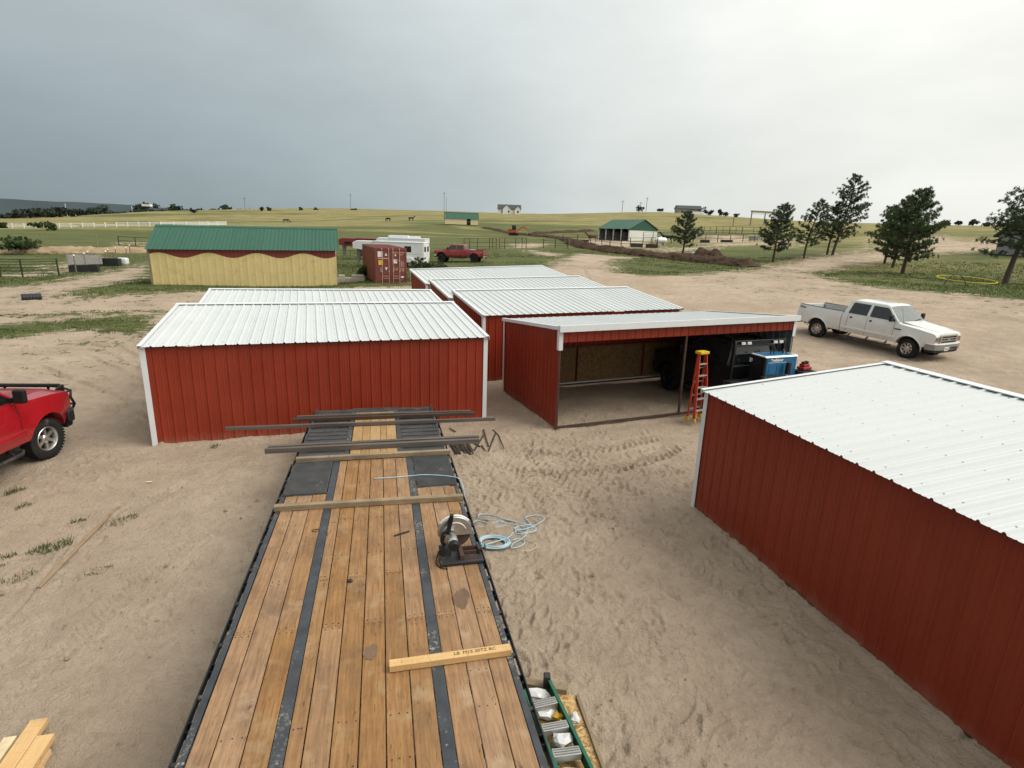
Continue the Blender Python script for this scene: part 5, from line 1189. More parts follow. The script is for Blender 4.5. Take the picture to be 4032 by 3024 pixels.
# small shed on the slope
ys = thing('field_shed', 'small cream shed with green roof up on the slope', 'shed', (-23.2, 188.2, 6.7), R(9))
part(ys, 'front_wall', 'wall_cream', lambda m: (m.box(0, 6.9, 0, .1, 0, 2.0), m.box(8.15, 10.6, 0, .1, 0, 2.0), m.box(6.9, 8.15, 0, .1, 1.8, 2.0)))
part(ys, 'door_shade', 'black_plastic', lambda m: m.box(6.9, 8.15, .5, .6, 0, 1.8)); part(ys, 'door_bar', 'house_grey', lambda m: m.box(6.9, 8.15, .02, .06, .85, .95))  # black sheets behind doorway and open end paint the unlit inside
part(ys, 'back_wall', 'wall_cream', lambda m: m.box(0, 10.6, 4.4, 4.5, 0, 2.0)); part(ys, 'end_wall', 'wall_cream', lambda m: m.prism([(0, 0), (4.5, 0), (4.5, 2.0), (2.25, 3.7), (0, 2.0)], 10.5, 10.6, axis='x'))
part(ys, 'end_frame', 'plate_white', lambda m: (m.box(-.1, .0, 0, .35, 0, 2.0), m.box(-.1, 0, 4.1, 4.5, 0, 2.0), m.prism([(0, 1.9), (4.5, 1.9), (4.5, 2.1), (2.25, 3.75), (0, 2.1)], -.06, -.01, axis='x')))
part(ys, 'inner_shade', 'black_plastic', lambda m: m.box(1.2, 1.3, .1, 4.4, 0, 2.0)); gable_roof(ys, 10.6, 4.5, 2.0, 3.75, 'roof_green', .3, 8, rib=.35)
part(ys, 'flag_pole', 'wood_post', lambda m: m.cyl((.3, .3, 3), (.3, .3, 8.2), .06, 6))
# far houses
def house(label, loc, rz, L, D, ze, zr, wall, roof, wins, group='houses on the skyline', gables=()):
    h = thing('house', label, 'house', loc, rz, group)
    part(h, 'wall', wall, lambda m: (m.box(0, L, 0, D, -1.5, ze), m.prism([(0, ze), (D, ze), (D/2, zr)], 0, L, axis='x')))
    part(h, 'roof', roof, lambda m: (m.prism([(-.5, ze-.25), (D/2, zr+.05), (D/2, zr+.3), (-.5, ze+.02)], -.5, L+.5, axis='x'), m.prism([(D+.5, ze-.25), (D+.5, ze+.02), (D/2, zr+.3), (D/2, zr+.05)], -.5, L+.5, axis='x')))
    for x, w, g in gables:
        part(h, 'gable', wall, lambda m: m.prism([(x-w/2, -1.5), (x+w/2, -1.5), (x+w/2, ze), (x, ze+w*.55), (x-w/2, ze)], -g, D/2))
        part(h, 'gable_roof', roof, lambda m: m.prism([(x-w/2-.4, ze-.25), (x, ze+w*.55+.05), (x+w/2+.4, ze-.25), (x+w/2+.4, ze), (x, ze+w*.55+.35), (x-w/2-.4, ze)], -g-.4, D/2))
    for x, z, w, hh, y in wins:
        o_ = part(h, 'window', 'glass_dark', lambda m: m.box(x, x+w, y-.06, y+.02, z, z+hh))
        part(o_, 'frame', 'house_white', lambda m: (m.box(x-.1, x, y-.08, y, z-.1, z+hh+.1), m.box(x+w, x+w+.1, y-.08, y, z-.1, z+hh+.1), m.box(x, x+w, y-.08, y, z-.1, z)))
    return h
house('white farmhouse with dark gabled roof on the skyline', (-15, 446, 18.3), .02, 17, 9, 3.6, 6.8, 'house_white', 'roof_dark', [(2.6, .8, 1.2, 1.8, 0), (7.6, 1, 1.0, 1.6, -1), (14.5, 1, 1.2, 1.6, -2)], gables=((6.5, 6, 1), (15, 4.5, 2)))
house('long grey ranch house among shrubs on the right hilltop', (106, 391, 20.4), -.03, 15.5, 9, 3.4, 5.4, 'house_grey', 'roof_dark', [(2, .9, 1.6, 1.3, 0), (6, .9, 1.6, 1.3, 0), (10, .9, 2.4, 1.3, 0)])
house('dark-roofed house half hidden by the right-hand pine', (73.5, 78, 3.0), .12, 16, 10, 3.6, 7.6, 'house_grey', 'roof_brown', [(2.4, 1.0, 1.6, 1.3, 0), (7, 1.0, 1.6, 1.3, 0)])
o = part(None, 'storage_trailer', 'house_white', lambda m: m.box(-4, 4, -1.2, 1.2, .3, 2.6), bevel=.05); o.location = (109.7, 361, 18.2); tag(o, 'long white storage trailer below the hilltop house', 'trailer')
o = part(None, 'low_building', 'house_white', lambda m: m.box(-3, 3, -1.5, 1.5, 0, 1.4), bevel=.05); o.location = (-268, 424, 14.6); tag(o, 'low white building on the left skyline', 'building')
hs = random.Random(4)
for k, (x, y, z, L, lab) in enumerate(((-1090, 1340, 0, 26, 'pale far-off house left of the plain'), (-1015, 1345, 2, 20, 'small grey house among the far tree line'), (-880, 1310, 5, 30, 'wide pale house on the distant plain'), (-760, 1345, 9, 22, 'far-off house near the end of the tree line'), (-1180, 1290, 0, 22, 'far-off white house at the left edge'))):
    house(lab, (x, y, z), .6+.2*k, L, 11, 4, 7, 'house_white' if k % 2 == 0 else 'house_grey', 'roof_dark', [(4, 1, 2, 1.5, 0), (12, 1, 2, 1.5, 0)], 'houses on the far plain')
mb = MB(); mb.lathe([(0, .1), (0, 9), (4, 8.6), (7, 6), (8.4, .1)], 20, 'z', (-930, 1230, 6)); tag(mb.build('white_dome', 'house_white', smooth=40), 'white domed building on the far plain', 'building')
# pergola-like gate frame, utility poles
gt = thing('gate_frame', 'tall pole gate frame with a dark header beam on the hill', 'gate', (88.05, 222, 10.0), R(18))
for x in (0, 6.2): part(gt, 'post', 'wood_post', lambda m: m.box(x-.15, x+.15, -.15, .15, -.5, 5.2))
part(gt, 'header', 'wood_post', lambda m: m.box(-.4, 12, -.2, .2, 5.2, 5.7)); part(gt, 'board', 'house_white', lambda m: m.box(.2, 11.6, -.06, .06, 4.3, 5.19))
for lab, p, h in (('tall utility pole on the middle skyline', (-126, 443, 17), 12), ('utility pole on the left hilltop', (-206, 443, 15), 9), ('utility pole beside the small cream shed', (-55, 438, 18), 14), ('thin pole on the right skyline', (70, 396, 20), 8), ('second thin pole on the right skyline', (82, 396, 20.4), 7), ('third thin pole on the right skyline', (86, 396, 20.4), 10),
                  ('leaning white pole on the far left plain', (-640, 830, 2), 22), ('white pole beside the far white dome', (-560, 850, 2), 22), ('dark pole in the far tree line', (-420, 700, 6), 15)):
    u = thing('utility_pole', lab, 'pole', p, 0, 'utility poles'); mt = 'wood_post' if 'white' not in lab else 'fence_white'
    part(u, 'pole', mt, lambda m: m.cyl((0, 0, -1), (.2 if 'leaning' not in lab else -1.2, 0, h), .16 if h < 20 else .3, 6)); part(u, 'crossarm', mt, lambda m: m.box(-.9, 1.2, -.08, .08, h-.9, h-.7))

# ------------------------------------------------------------------ fences
def gp(x, y, dz=0.): return Vector((x, y, gz(x, y)+dz))
wf = thing('rail_fence', 'white three-rail fence along the far pasture', 'fence', gp(-150, 180))
W0 = Vector(wf.location); F = [Vector(p) for p in ((-182, 178, 0), (-158, 181.5, 0), (-134, 184, 0), (-114, 186, 0), (-105, 192, 0), (-99, 198, 0))]; FP = []
for a, b in zip(F, F[1:]):
    n = round((b-a).length/3.25); FP += [a.lerp(b, i/n) for i in range(n)]
FP.append(F[-1]); FP = [gp(p.x, p.y, -.2)-W0 for p in FP]
pm = None
for p in FP:
    if pm is None: pm = part(wf, 'post', 'fence_white', lambda m: m.box(-.12, .12, -.12, .12, 0, 1.62)); pm.location = p
    else: inst(pm, wf, p)
for i, (a, b) in enumerate(zip(FP, FP[1:])):
    for k, h in enumerate((.55, .95, 1.36)):
        if i in (14, 15) and k == 2: continue
        da = -.45 if (i == 12 and k == 1) else 0
        part(wf, 'rail', 'fence_white', lambda m: m.bar(a+Vector((0, 0, h)), b+Vector((0, 0, h+da)), .05, .21))
def pipe_fence(name, label, cat, pts, h, rails, mt, r=.04, post_r=.055, group=None, mids=0, drop=.3):
    t = thing(name, label, cat, gp(*pts[0]), 0, group); o_ = Vector(t.location); P = [gp(x, y)-o_ for x, y in pts]
    for p in P: part(t, 'post', mt, lambda m: m.cyl(p+Vector((0, 0, -drop)), p+Vector((0, 0, h)), post_r, 8), smooth=50)
    for a, b in zip(P, P[1:]):
        for z in rails: part(t, 'rail', mt, lambda m: m.cyl(a+Vector((0, 0, z)), b+Vector((0, 0, z)), r, 6), smooth=50)
        for k in range(mids):
            q = a.lerp(b, (k+1)/(mids+1)); part(t, 'upright', mt, lambda m: m.cyl(q+Vector((0, 0, rails[0])), q+Vector((0, 0, rails[-1])), r, 6), smooth=50)
    return t
pipe_fence('pipe_gate', 'dark pipe gate at the left edge of the paddock', 'gate', [(-44.5, 44.2), (-41.1, 45.3), (-39.6, 45.6), (-38.1, 47.4)], 1.42, (.25, .5, .75, 1.0, 1.2, 1.40), 'pipe_green', .03, .06, mids=0)
pipe_fence('pipe_gate', 'open pipe gate behind the yellow barn corner', 'gate', [(-58.5, 84.8), (-55.5, 84), (-51.5, 85.2)], 1.6, (.4, 1.0, 1.58), 'pipe_rust', .035, .06)
for i, (x, y) in enumerate(((-39.73, 51.45), (-41.15, 54.59), (-42.6, 57.2), (-41.92, 58.6), (-43.78, 61.57), (-44.55, 63.87), (-44.26, 65.2), (-46.74, 69.53))):
    t = thing('fence_post', ['nearest capped fence post beside the left track', 'second capped post from the near end by the left track', 'leaning third capped post by the left track', 'fourth capped post from the near end by the left track', 'fifth capped post from the near end by the left track', 'sixth capped post from the near end by the left track', 'seventh capped post from the near end by the left track', 'farthest capped fence post of the line by the left track'][i], 'post', gp(x, y), 0, 'capped fence posts by the left track')
    part(t, 'stake', 'wood_post', lambda m: m.cyl((0, 0, -.3), (-.12 if i == 2 else 0, 0, 1.45), .045, 6)); part(t, 'cap', 'fence_white', lambda m: m.lathe([(1.43, .01), (1.43, .075), (1.5, .08), (1.56, .05), (1.56, .01)], 8, 'z', (-.12 if i == 2 else 0, 0, 0)))
for x, y, lab in ((-66.1, 80.2, 'lone white-topped post in the left pasture'), (-60.7, 83.4, 'thin grey post near the pasture gate'), (-106.5, 130.6, 'thin post below the white fence'), (78.5, 213.6, 'wooden post on the golden slope'), (8.5, 93.9, 'thick wooden post at the end of the small pipe gate')):
    o = part(None, 'fence_post', 'wood_post', lambda m: m.cyl((0, 0, -.3), (0, 0, 1.7 if x < 70 else 3), .07 if x < 70 else .16, 7)); o.location = gp(x, y); tag(o, lab, 'post', 'single fence posts')
pipe_fence('corral_fence', 'row of rusty corral panels behind the red pickup', 'corral panel', [(-8.6, 94.7), (-7.7, 95), (-6.5, 95.7), (-4.5, 96.2), (-4, 96.3), (-3.4, 96.4)], 1.75, (.35, 1.0, 1.7), 'pipe_rust', .03, .05)
pipe_fence('corral_fence', 'right pair of corral panels behind the red pickup', 'corral panel', [(-2.9, 96.6), (-2.0, 96.8), (-.2, 97.3), (.9, 97.5), (1.6, 97.6)], 1.75, (.35, 1.0, 1.7), 'pipe_rust', .03, .05)
pipe_fence('pipe_gate', 'low pipe gate in front of the horse pen', 'gate', [(4.6, 99.9), (6.6, 99.2), (8.6, 98.4)], 1.5, (.4, .8, 1.15, 1.48), 'pipe_rust', .03, .06)
pipe_fence('corral_fence', 'rusty pipe corral in front of the horse barn', 'fence', [(9, 114), (11.7, 112.3), (14, 110.6), (15.9, 108.7), (17.0, 106), (18.6, 103.5), (20.0, 102.4), (22.2, 102.4), (23.8, 103), (25.4, 105)], 1.6, (.5, 1.0, 1.55), 'pipe_rust', .035, .07)
pipe_fence('pipe_gate', 'pale pipe gate against the white gable wall', 'gate', [(24.6, 113.5), (26.6, 114), (28.6, 114.6)], 2.0, (.6, 1.0, 1.4, 1.98), 'shade_grey', .04, .07)
pipe_fence('corral_fence', 'pipe fence along the front of the right-hand pen', 'fence', [(36.0, 119), (40.8, 126), (43.5, 126.3), (46.5, 127), (50, 129), (53.4, 131.2)], 1.6, (.8, 1.55), 'pipe_rust', .04, .08)
pipe_fence('corral_fence', 'green pipe fence at the back of the right-hand pen', 'fence', [(46, 160), (52, 163), (55.8, 164), (59, 162.5), (61.5, 160), (66, 156), (70, 152)], 2.1, (.4, 1.1, 2.05), 'pipe_green', .05, .09, mids=1)

# ------------------------------------------------------------------ shipping container
ct = thing('shipping_container', 'rusty red shipping container with barred end doors', 'container', (-10.27, 41.81, .70), math.atan2(.77, 2.06))
CW, CH, CL = 2.30, 2.59, 9.0
def corr(name, p, right, up, L, h, n, mt='cont_red'):
    pr = []
    for i in range(n):
        w = L/n; x = i*w; pr += [(x, 0), (x+w*.3, 0), (x+w*.45, -.035), (x+w*.8, -.035), (x+w*.95, 0)]
    pr.append((L, 0)); M = face_M(p, right, up); mb = MB(); k = len(pr)
    mb.add([M @ Vector((a, 0, b)) for a, b in pr]+[M @ Vector((a, h, b)) for a, b in pr], [(i, i+1, k+i+1, k+i) for i in range(k-1)]); return mb.build(name, mt, ct, recalc=False)
corr('side_wall', (0, CL, .15), (0, -1, 0), (0, 0, 1), CL, CH-.27, 32); corr('side_wall', (CW, 0, .15), (0, 1, 0), (0, 0, 1), CL, CH-.27, 32)
part(ct, 'roof', 'cont_red', lambda m: m.box(.06, CW-.06, .06, CL, CH-.06, CH-.02))
for k in range(14): part(ct, 'roof_rib', 'cont_red', lambda m: m.box(.15, CW-.15, .4+k*.62, .62+k*.62, CH-.0199, CH-.005))
for x in (0, CW-.10): part(ct, 'corner_post', 'cont_red', lambda m: m.box(x, x+.10, 0, .12, 0, CH), bevel=.01)
for x in (0, CW-.08):
    part(ct, 'top_rail', 'cont_red', lambda m: m.box(x, x+.08, .121, CL, CH-.12, CH)); part(ct, 'bottom_rail', 'cont_red', lambda m: m.box(x, x+.08, .121, CL, 0, .15))
part(ct, 'door_header', 'cont_red', lambda m: m.box(.101, CW-.101, 0, .10, CH-.14, CH)); part(ct, 'door_sill', 'cont_red', lambda m: m.box(.101, CW-.101, 0, .10, 0, .14))
part(ct, 'end_wall', 'cont_red', lambda m: m.box(.0, CW, CL, CL+.05, 0, CH))
for d in range(2):
    x0 = .105+d*(CW-.21)/2; x1 = x0+(CW-.21)/2-.012
    dr_ = part(ct, 'door', 'cont_red', lambda m: (m.box(x0, x1, .045, .085, .145, CH-.145), m.box(x0, x0+.05, .02, .046, .145, CH-.145), m.box(x1-.05, x1, .02, .046, .145, CH-.145)))
    for k in range(5): part(dr_, 'door_rib', 'cont_red', lambda m: m.box(x0+.08, x1-.08, .015, .0455, .20+k*.46, .30+k*.46), bevel=.01)
    for j in (0, 1):
        x = x0+(.38 if j == 0 else .86)*(x1-x0) if d == 0 else x0+(.14 if j == 0 else .60)*(x1-x0)
        part(dr_, 'lock_rod', 'cont_rod', lambda m: m.cyl((x, -.01, .04), (x, -.01, CH-.04), .019, 8), smooth=50)
        for z in (.06, .9, 1.7, CH-.08): part(dr_, 'rod_bracket', 'cont_rod', lambda m: m.box(x-.04, x+.04, -.03, .02, z-.03, z+.03))
        part(dr_, 'lock_handle', 'cont_rod', lambda m: m.box(x if j == 0 else x-.42*(x1-x0), x+.42*(x1-x0) if j == 0 else x, -.045, -.025, .55-.16*j, .58-.16*j))
    for z in (.4, 1.0, 1.6, 2.2): part(dr_, 'hinge', 'cont_red', lambda m: m.box((x0-.05 if d == 0 else x1-.02), (x0+.02 if d == 0 else x1+.05), -.012, .03, z-.06, z+.06))
def cdec(name, mt, x0, x1, z0, z1): return part(ct, name, mt, lambda m: m.box(x0, x1, .008, .0195, z0, z1))
cdec('white_placard', 'plate_white', .20, .55, 1.92, 2.32); cdec('yellow_placard', 'decal_yellow', .24, .56, 1.35, 1.70); cdec('grey_placard', 'shade_grey', .34, .50, .85, 1.15)
cdec('blue_placard', 'plate_white', 1.34, 1.60, 1.48, 1.76); cdec('blue_mark', 'decal_blue', 1.44, 1.58, 1.62, 1.72); cdec('white_tag', 'plate_white', 1.86, 2.08, .43, .55)
part(ct, 'warning_mark', 'plate_white', lambda m: m.prism([(.70, 2.02), (.90, 2.02), (.80, 2.22)], .006, .0145)); part(ct, 'warning_mark', 'plate_white', lambda m: m.prism([(.70, 1.18), (.90, 1.18), (.80, .95)], .006, .0145)); part(ct, 'round_mark', 'plate_white', lambda m: m.cyl((1.48, .0145, 2.06), (1.48, .006, 2.06), .065, 12))
cdec('banner_strip', 'cont_rod', .20, 1.02, 1.80, 1.86)
def ctx(s, size, x, z): text(s, size, 'cont_rod', ct, face_M((x, .0, z), (1, 0, 0), (0, 0, 1)), bold=.004)
ctx('FSCU', .13, 1.48, 2.24); ctx('577706 2', .12, 1.96, 2.24); ctx('45G1', .12, 1.88, 2.10)
for z in (1.58, 1.48, 1.38, 1.28): ctx('30 480 KG', .085, 1.93, z)
for z in (1.10, 1.0): ctx('CU CAP', .10, 1.48, z)
for z in (1.12, 1.03, .94): ctx('76.4 CBM', .085, 1.93, z)

# ------------------------------------------------------------------ horse trailers beyond the container
def htrailer(label, loc, rz, L, paint, nose=2.4, win=(), h=2.35, group='stock and horse trailers', awning=False):
    t = thing('horse_trailer', label, 'horse trailer', loc, rz, group)      # local x forward from the rear door
    part(t, 'body', paint, lambda m: m.box(0, L, -1.05, 1.05, .45, h), bevel=.08)
    part(t, 'gooseneck', paint, lambda m: m.prism([(L-.05, h-.95), (L+nose*.25, h-1.05), (L+nose, h-.85), (L+nose, h-.20), (L+nose*.8, h), (L-.05, h)], -1.0, 1.0), bevel=.06)
    part(t, 'roof_cap', 'trailer_white' if 'white' in paint else paint, lambda m: m.box(-.04, L+.02, -1.09, 1.09, h-.10, h+.04), bevel=.04)
    part(t, 'hitch_leg', 'galv_steel', lambda m: (m.prism([(L+nose*.75, h-1.0), (L+nose*.95, h-.9), (L+nose*.95, .35), (L+nose*.85, .35)], -.12, .12)))
    for sg in (-1, 1):
        for x, w, z, hh in win:
            pn = part(t, 'window', 'glass_dark', lambda m: m.box(x, x+w, min(sg*1.045, sg*1.062), max(sg*1.045, sg*1.062), z, z+hh), bevel=.03)
        part(t, 'fender', paint, lambda m: m.prism([(1.0, .55), (1.1, .95), (1.3, 1.08), (2.7, 1.08), (2.9, .95), (3.0, .55)], min(sg*1.051, sg*1.25), max(sg*1.051, sg*1.25)), bevel=.04)
        for x in (1.5, 2.45): make_wheel(t, (x, sg*1.05, .36), sg, .36, .20, 'alloy', 8)
        part(t, 'belt_line', 'house_grey', lambda m: m.box(.1, L-.1, min(sg*1.051, sg*1.056), max(sg*1.051, sg*1.056), h-1.24, h-1.22))
    for y in (-.52, .52): part(t, 'rear_door', paint, lambda m: m.box(-.035, -.001, y-.50, y+.50, .55, h-.16), bevel=.02)
    wn_ = part(t, 'rear_window', 'glass_dark', lambda m: m.box(-.05, -.036, -.85, -.25, h-.95, h-.42), bevel=.04)
    part(t, 'rear_window', 'glass_dark', lambda m: m.box(-.05, -.036, .25, .85, h-.95, h-.42), bevel=.04)
    if awning: part(t, 'roof_box', 'trailer_white', lambda m: (m.box(1.0, L+.6, -.95, -.55, h+.05, h+.22), m.box(2, L, .2, .8, h+.05, h+.3)), bevel=.04)
    return t
hd_ = R(173)
htrailer('nearest white horse trailer, its rear beside the container', (-9.75, 62.4, .66), hd_, 5.6, 'trailer_white', 2.3, ((1.35, .75, 1.62, .62),), 2.65)
htrailer('second white horse trailer with roof boxes behind the nearest one', (-10.3, 66.6, .90), hd_+.02, 4.2, 'trailer_white', 1.5, ((2.4, .7, 1.4, .45),), 2.75, awning=True)
htrailer('red gooseneck stock trailer behind the white ones', (-13.4, 73.0, .75), hd_+.02, 6.6, 'trailer_red', 2.4, ((3.3, .8, 1.6, .45), (4.4, .8, 1.6, .45), (7.3, .9, 1.85, .32)), 2.6)

# ------------------------------------------------------------------ excavator, tank, troughs, pipes
ex = thing('mini_excavator', 'small orange excavator digging along the dirt berm', 'excavator', gp(-.9, 158.8, .05), R(-8))
part(ex, 'track', 'rubber', lambda m: m.prism([(-1.3, .1), (-1.05, -.02), (1.05, -.02), (1.3, .1), (1.3, .45), (1.05, .6), (-1.05, .6), (-1.3, .45)], -.95, -.55), bevel=.05)
part(ex, 'track', 'rubber', lambda m: m.prism([(-1.3, .1), (-1.05, -.02), (1.05, -.02), (1.3, .1), (1.3, .45), (1.05, .6), (-1.05, .6), (-1.3, .45)], .55, .95), bevel=.05)
part(ex, 'house', 'excavator_orange', lambda m: (m.box(-1.4, .9, -.85, .85, .7, 1.35), m.box(-1.5, -.5, -.85, .85, 1.0, 1.7), m.box(-.4, .4, -.4, .4, .5, .71)), bevel=.06)
part(ex, 'cab', 'glass_dark', lambda m: m.prism([(-.45, 1.35), (.75, 1.35), (.60, 2.5), (-.40, 2.5)], -.80, .25), bevel=.04); part(ex, 'cab_roof', 'black_plastic', lambda m: m.box(-.5, .7, -.85, .30, 2.5, 2.6), bevel=.03)
part(ex, 'boom', 'excavator_orange', lambda m: (m.bar((.9, .3, 1.1), (2.2, .3, 2.35), .25, .30), m.bar((2.15, .3, 2.35), (3.6, .3, 1.9), .22, .28)), bevel=.03)
part(ex, 'stick', 'excavator_orange', lambda m: m.bar((3.5, .3, 2.0), (4.3, .3, .7), .18, .22), bevel=.02); part(ex, 'bucket', 'dark_steel', lambda m: m.prism([(4.1, .75), (4.6, .6), (4.5, .1), (4.0, .2)], 0, .6), bevel=.03)
lt = thing('propane_tank', 'white propane tank beside the horse barn', 'tank', gp(26.6, 107.6), R(15))
part(lt, 'shell', 'tank_white', lambda m: m.lathe([(-1.2, .01), (-1.15, .25), (-.95, .46), (-.8, .5), (.8, .5), (.95, .46), (1.15, .25), (1.2, .01)], 18, 'x', (0, 0, .85)), smooth=50)
for x in (-.6, .6): part(lt, 'leg', 'concrete', lambda m: m.box(x-.1, x+.1, -.35, .35, -.1, .45))
part(lt, 'dome', 'tank_white', lambda m: m.lathe([(1.3, .01), (1.3, .16), (1.5, .15), (1.55, .01)], 10, 'z'), smooth=50)
def trough(label, x, y, L, w, h, mt, rz=0.):
    t = thing('water_trough', label, 'trough', gp(x, y), rz, 'water troughs')
    part(t, 'wall', mt, lambda m: (m.box(-L/2, L/2, -w/2, -w/2+.06, -.1, h), m.box(-L/2, L/2, w/2-.06, w/2, -.1, h), m.box(-L/2, -L/2+.06, -w/2+.06, w/2-.06, -.1, h), m.box(L/2-.06, L/2, -w/2+.06, w/2-.06, -.1, h))); part(t, 'water', 'glass_dark', lambda m: m.box(-L/2+.06, L/2-.06, -w/2+.06, w/2-.06, 0, h*.8)); return t
trough('dark green trough outside the horse corral', 21.0, 101.6, 1.9, .9, .7, 'pipe_green', .1); trough('rusty trough at the corner of the horse corral', 23.6, 101.4, 1.9, .8, .6, 'pipe_rust', .1); trough('dark trough beside the brown horse', 13.0, 112.0, 1.5, .8, .6, 'pipe_rust'); trough('long dark trough in the right-hand pen', 45.9, 127.5, 2.4, .8, .45, 'plastic_black'); trough('round-ended dark trough by the pen fence corner', 38.4, 119, 1.7, .9, .6, 'plastic_black'); trough('pale trough near the right pen fence end', 54.6, 134.6, 1.8, .9, .9, 'shade_grey')
trough('black trough beside the capped posts', -42.3, 58.9, 2.6, 1.0, .75, 'plastic_black', .3); trough('black trough lying nearest the pipe gate', -39.8, 52.6, 2.2, .9, .55, 'plastic_black', .4)
o = part(None, 'pallet', 'pallet_grey', lambda m: (m.box(-1.4, 1.4, -.07, .07, 0, .12), m.box(-1.4, 1.4, -.05, .05, .0, .95), m.box(-1.3, -1.2, -.1, .1, 0, .9), m.box(1.2, 1.3, -.1, .1, 0, .9))); o.location = gp(-42.6, 56.5, .3); o.rotation_euler = (R(-12), 0, R(35)); tag(o, 'grey wooden pallet leaning behind the black troughs', 'pallet')
o = part(None, 'feed_sack', 'bag_white', lambda m: m.box(-.5, .5, -.35, .35, -.05, .7), bevel=.18); o.location = gp(-41.9, 61.0); tag(o, 'white sack at the end of the black trough', 'sack')
cv = thing('culvert_pipe', 'short black culvert pipe end at the road edge', 'pipe', gp(-27.6, 32.1, -.05), R(40))
part(cv, 'barrel', 'plastic_black', lambda m: m.lathe([(-.45, .20), (-.45, .24), (.45, .24), (.45, .20)], 16, 'x', (0, 0, .14)), smooth=50)
for k in range(6): part(cv, 'corrugation', 'plastic_black', lambda m: m.lathe([(-.4+k*.145, .241), (-.38+k*.145, .258), (-.36+k*.145, .241)], 16, 'x', (0, 0, .14)), smooth=50)
pc = thing('concrete_block', 'low pale concrete block stack beside the yellow barn', 'block', gp(-13.0, 45.2, .06), .3)
part(pc, 'slab', 'concrete', lambda m: m.box(-1.5, 1.0, -.5, .5, -.2, .30), bevel=.04); part(pc, 'block', 'concrete', lambda m: m.box(-1.0, -.5, -.4, .4, .301, .48), bevel=.03); part(pc, 'block', 'concrete', lambda m: m.box(.0, .95, -.4, .4, .301, .5), bevel=.03)
# yellow poly pipe ring and black hose arc by the right-hand road
P = [(40.2+(2.2 if a < 46 else 2.1)*math.cos(a*math.pi/24+2.6), 51.3+2.2*math.sin(a*math.pi/24+2.6)) for a in range(54)]
mb = MB(); mb.tube([gp(x, y, .16+.09*(y-49.1)+(.05 if i > 47 else 0)) for i, (x, y) in enumerate(P)], .034, 8); tag(mb.build('pipe_ring', 'pipe_yellow', smooth=60), 'large ring of yellow poly pipe lying on the grass', 'pipe')
A0, A1 = gp(35.0, 46.9), gp(37.0, 47.0); mb = MB(); mb.tube([A0.lerp(A1, i/14)+Vector((0, 0, .95*math.sin(math.pi*i/14)**.8-.05)) for i in range(15)], .035, 6); tag(mb.build('hose_arc', 'plastic_black', smooth=60), 'black hose arching out of the ground by the yellow ring', 'hose')
for x, y, lab in ((27.6, 90.6, 'white rock pile piece beside the lone pine trunk'), (28.4, 90.2, 'smaller white rock between pine and dirt pile')):
    o = part(None, 'white_rock', 'concrete', lambda m: m.lathe([(-.1, .02), (-.05, .45), (.2, .5), (.4, .3), (.45, .02)], 7, 'z')); o.location = gp(x, y); o.rotation_euler = (0, .1, x); tag(o, lab, 'rock', 'white rocks')

# ------------------------------------------------------------------ animals: one skinned body each
def animal(name, label, cat, loc, rz, mt, graze, scale=1., group=None, neck_up=1.0):
    """body grown from a skeleton: trunk, four jointed legs, neck, head, tail"""
    V, E, Rr = [], [], []
    def v(x, y, z, r): V.append((x*scale, y*scale, z*scale)); Rr.append(r*scale); return len(V)-1
    def chain(ids):
        for a, b in zip(ids, ids[1:]): E.append((a, b))
    hip = v(-.72, 0, 1.22, .27); rump = v(-.95, 0, 1.18, .20); mid = v(-.15, 0, 1.16, .31); ch_ = v(.45, 0, 1.18, .30); sh = v(.70, 0, 1.28, .24)
    chain([rump, hip, mid, ch_, sh]); chain([rump, v(-1.05, 0, 1.05, .05), v(-1.10, 0, .70, .045), v(-1.08, 0, .45, .04)])
    if graze: n1, n2, hd, mz = v(1.05, 0, 1.02, .15), v(1.30, 0, .62, .12), v(1.42, 0, .36, .12), v(1.50, 0, .12, .075)
    else: n1, n2, hd, mz = v(.98, 0, 1.55, .17), v(1.18, 0, 1.82, .12), v(1.36, 0, 1.88, .12), v(1.66, 0, 1.68, .08)
    chain([sh, n1, n2, hd, mz])
    for s in (-1, 1):
        e = v(V[n2][0]/scale+.02, s*.09, V[n2][2]/scale+.15, .03); E.append((n2, e))
        chain([hip, v(-.72, s*.20, .95, .17), v(-.58, s*.21, .74, .10), v(-.80, s*.20, .46, .06), v(-.74, s*.20, .10, .05), v(-.70, s*.20, .02, .06)])
        chain([ch_, v(.55, s*.19, .92, .13), v(.56, s*.19, .70, .085), v(.56, s*.19, .42, .06), v(.55, s*.19, .10, .05), v(.58, s*.19, .02, .06)])
    me = bpy.data.meshes.new(name); me.from_pydata(V, E, []); o = link(name, me, mt)
    sk = o.modifiers.new('skin', 'SKIN'); sk.use_smooth_shade = True
    for i, r in enumerate(Rr): me.skin_vertices[0].data[i].radius = (r, r*.95)
    me.skin_vertices[0].data[hip].use_root = True
    s2 = o.modifiers.new('sub', 'SUBSURF'); s2.levels = 1; s2.render_levels = 1
    o.location = loc; o.rotation_euler = (0, 0, rz); return tag(o, label, cat, group)
animal('cow', 'black cow grazing on the left slope', 'cow', gp(-99, 250), R(20), 'cow_black', True, 1.25)
animal('horse', 'left one of two dark horses on the golden slope', 'horse', gp(-52, 235.5), R(150), 'cow_black', True, 1.1, 'horses on the slope')
animal('horse', 'right one of two dark horses, head raised on the slope', 'horse', gp(-42.3, 233.5), R(35), 'cow_black', False, 1.15, 'horses on the slope')
animal('horse', 'brown horse standing left of the horse barn', 'horse', gp(14.6, 113.2), R(172), 'horse_brown', False, 1.0)
animal('horse', 'dark horse standing behind the propane tank', 'horse', gp(28.6, 111), R(165), 'cow_black', False, 1.1)

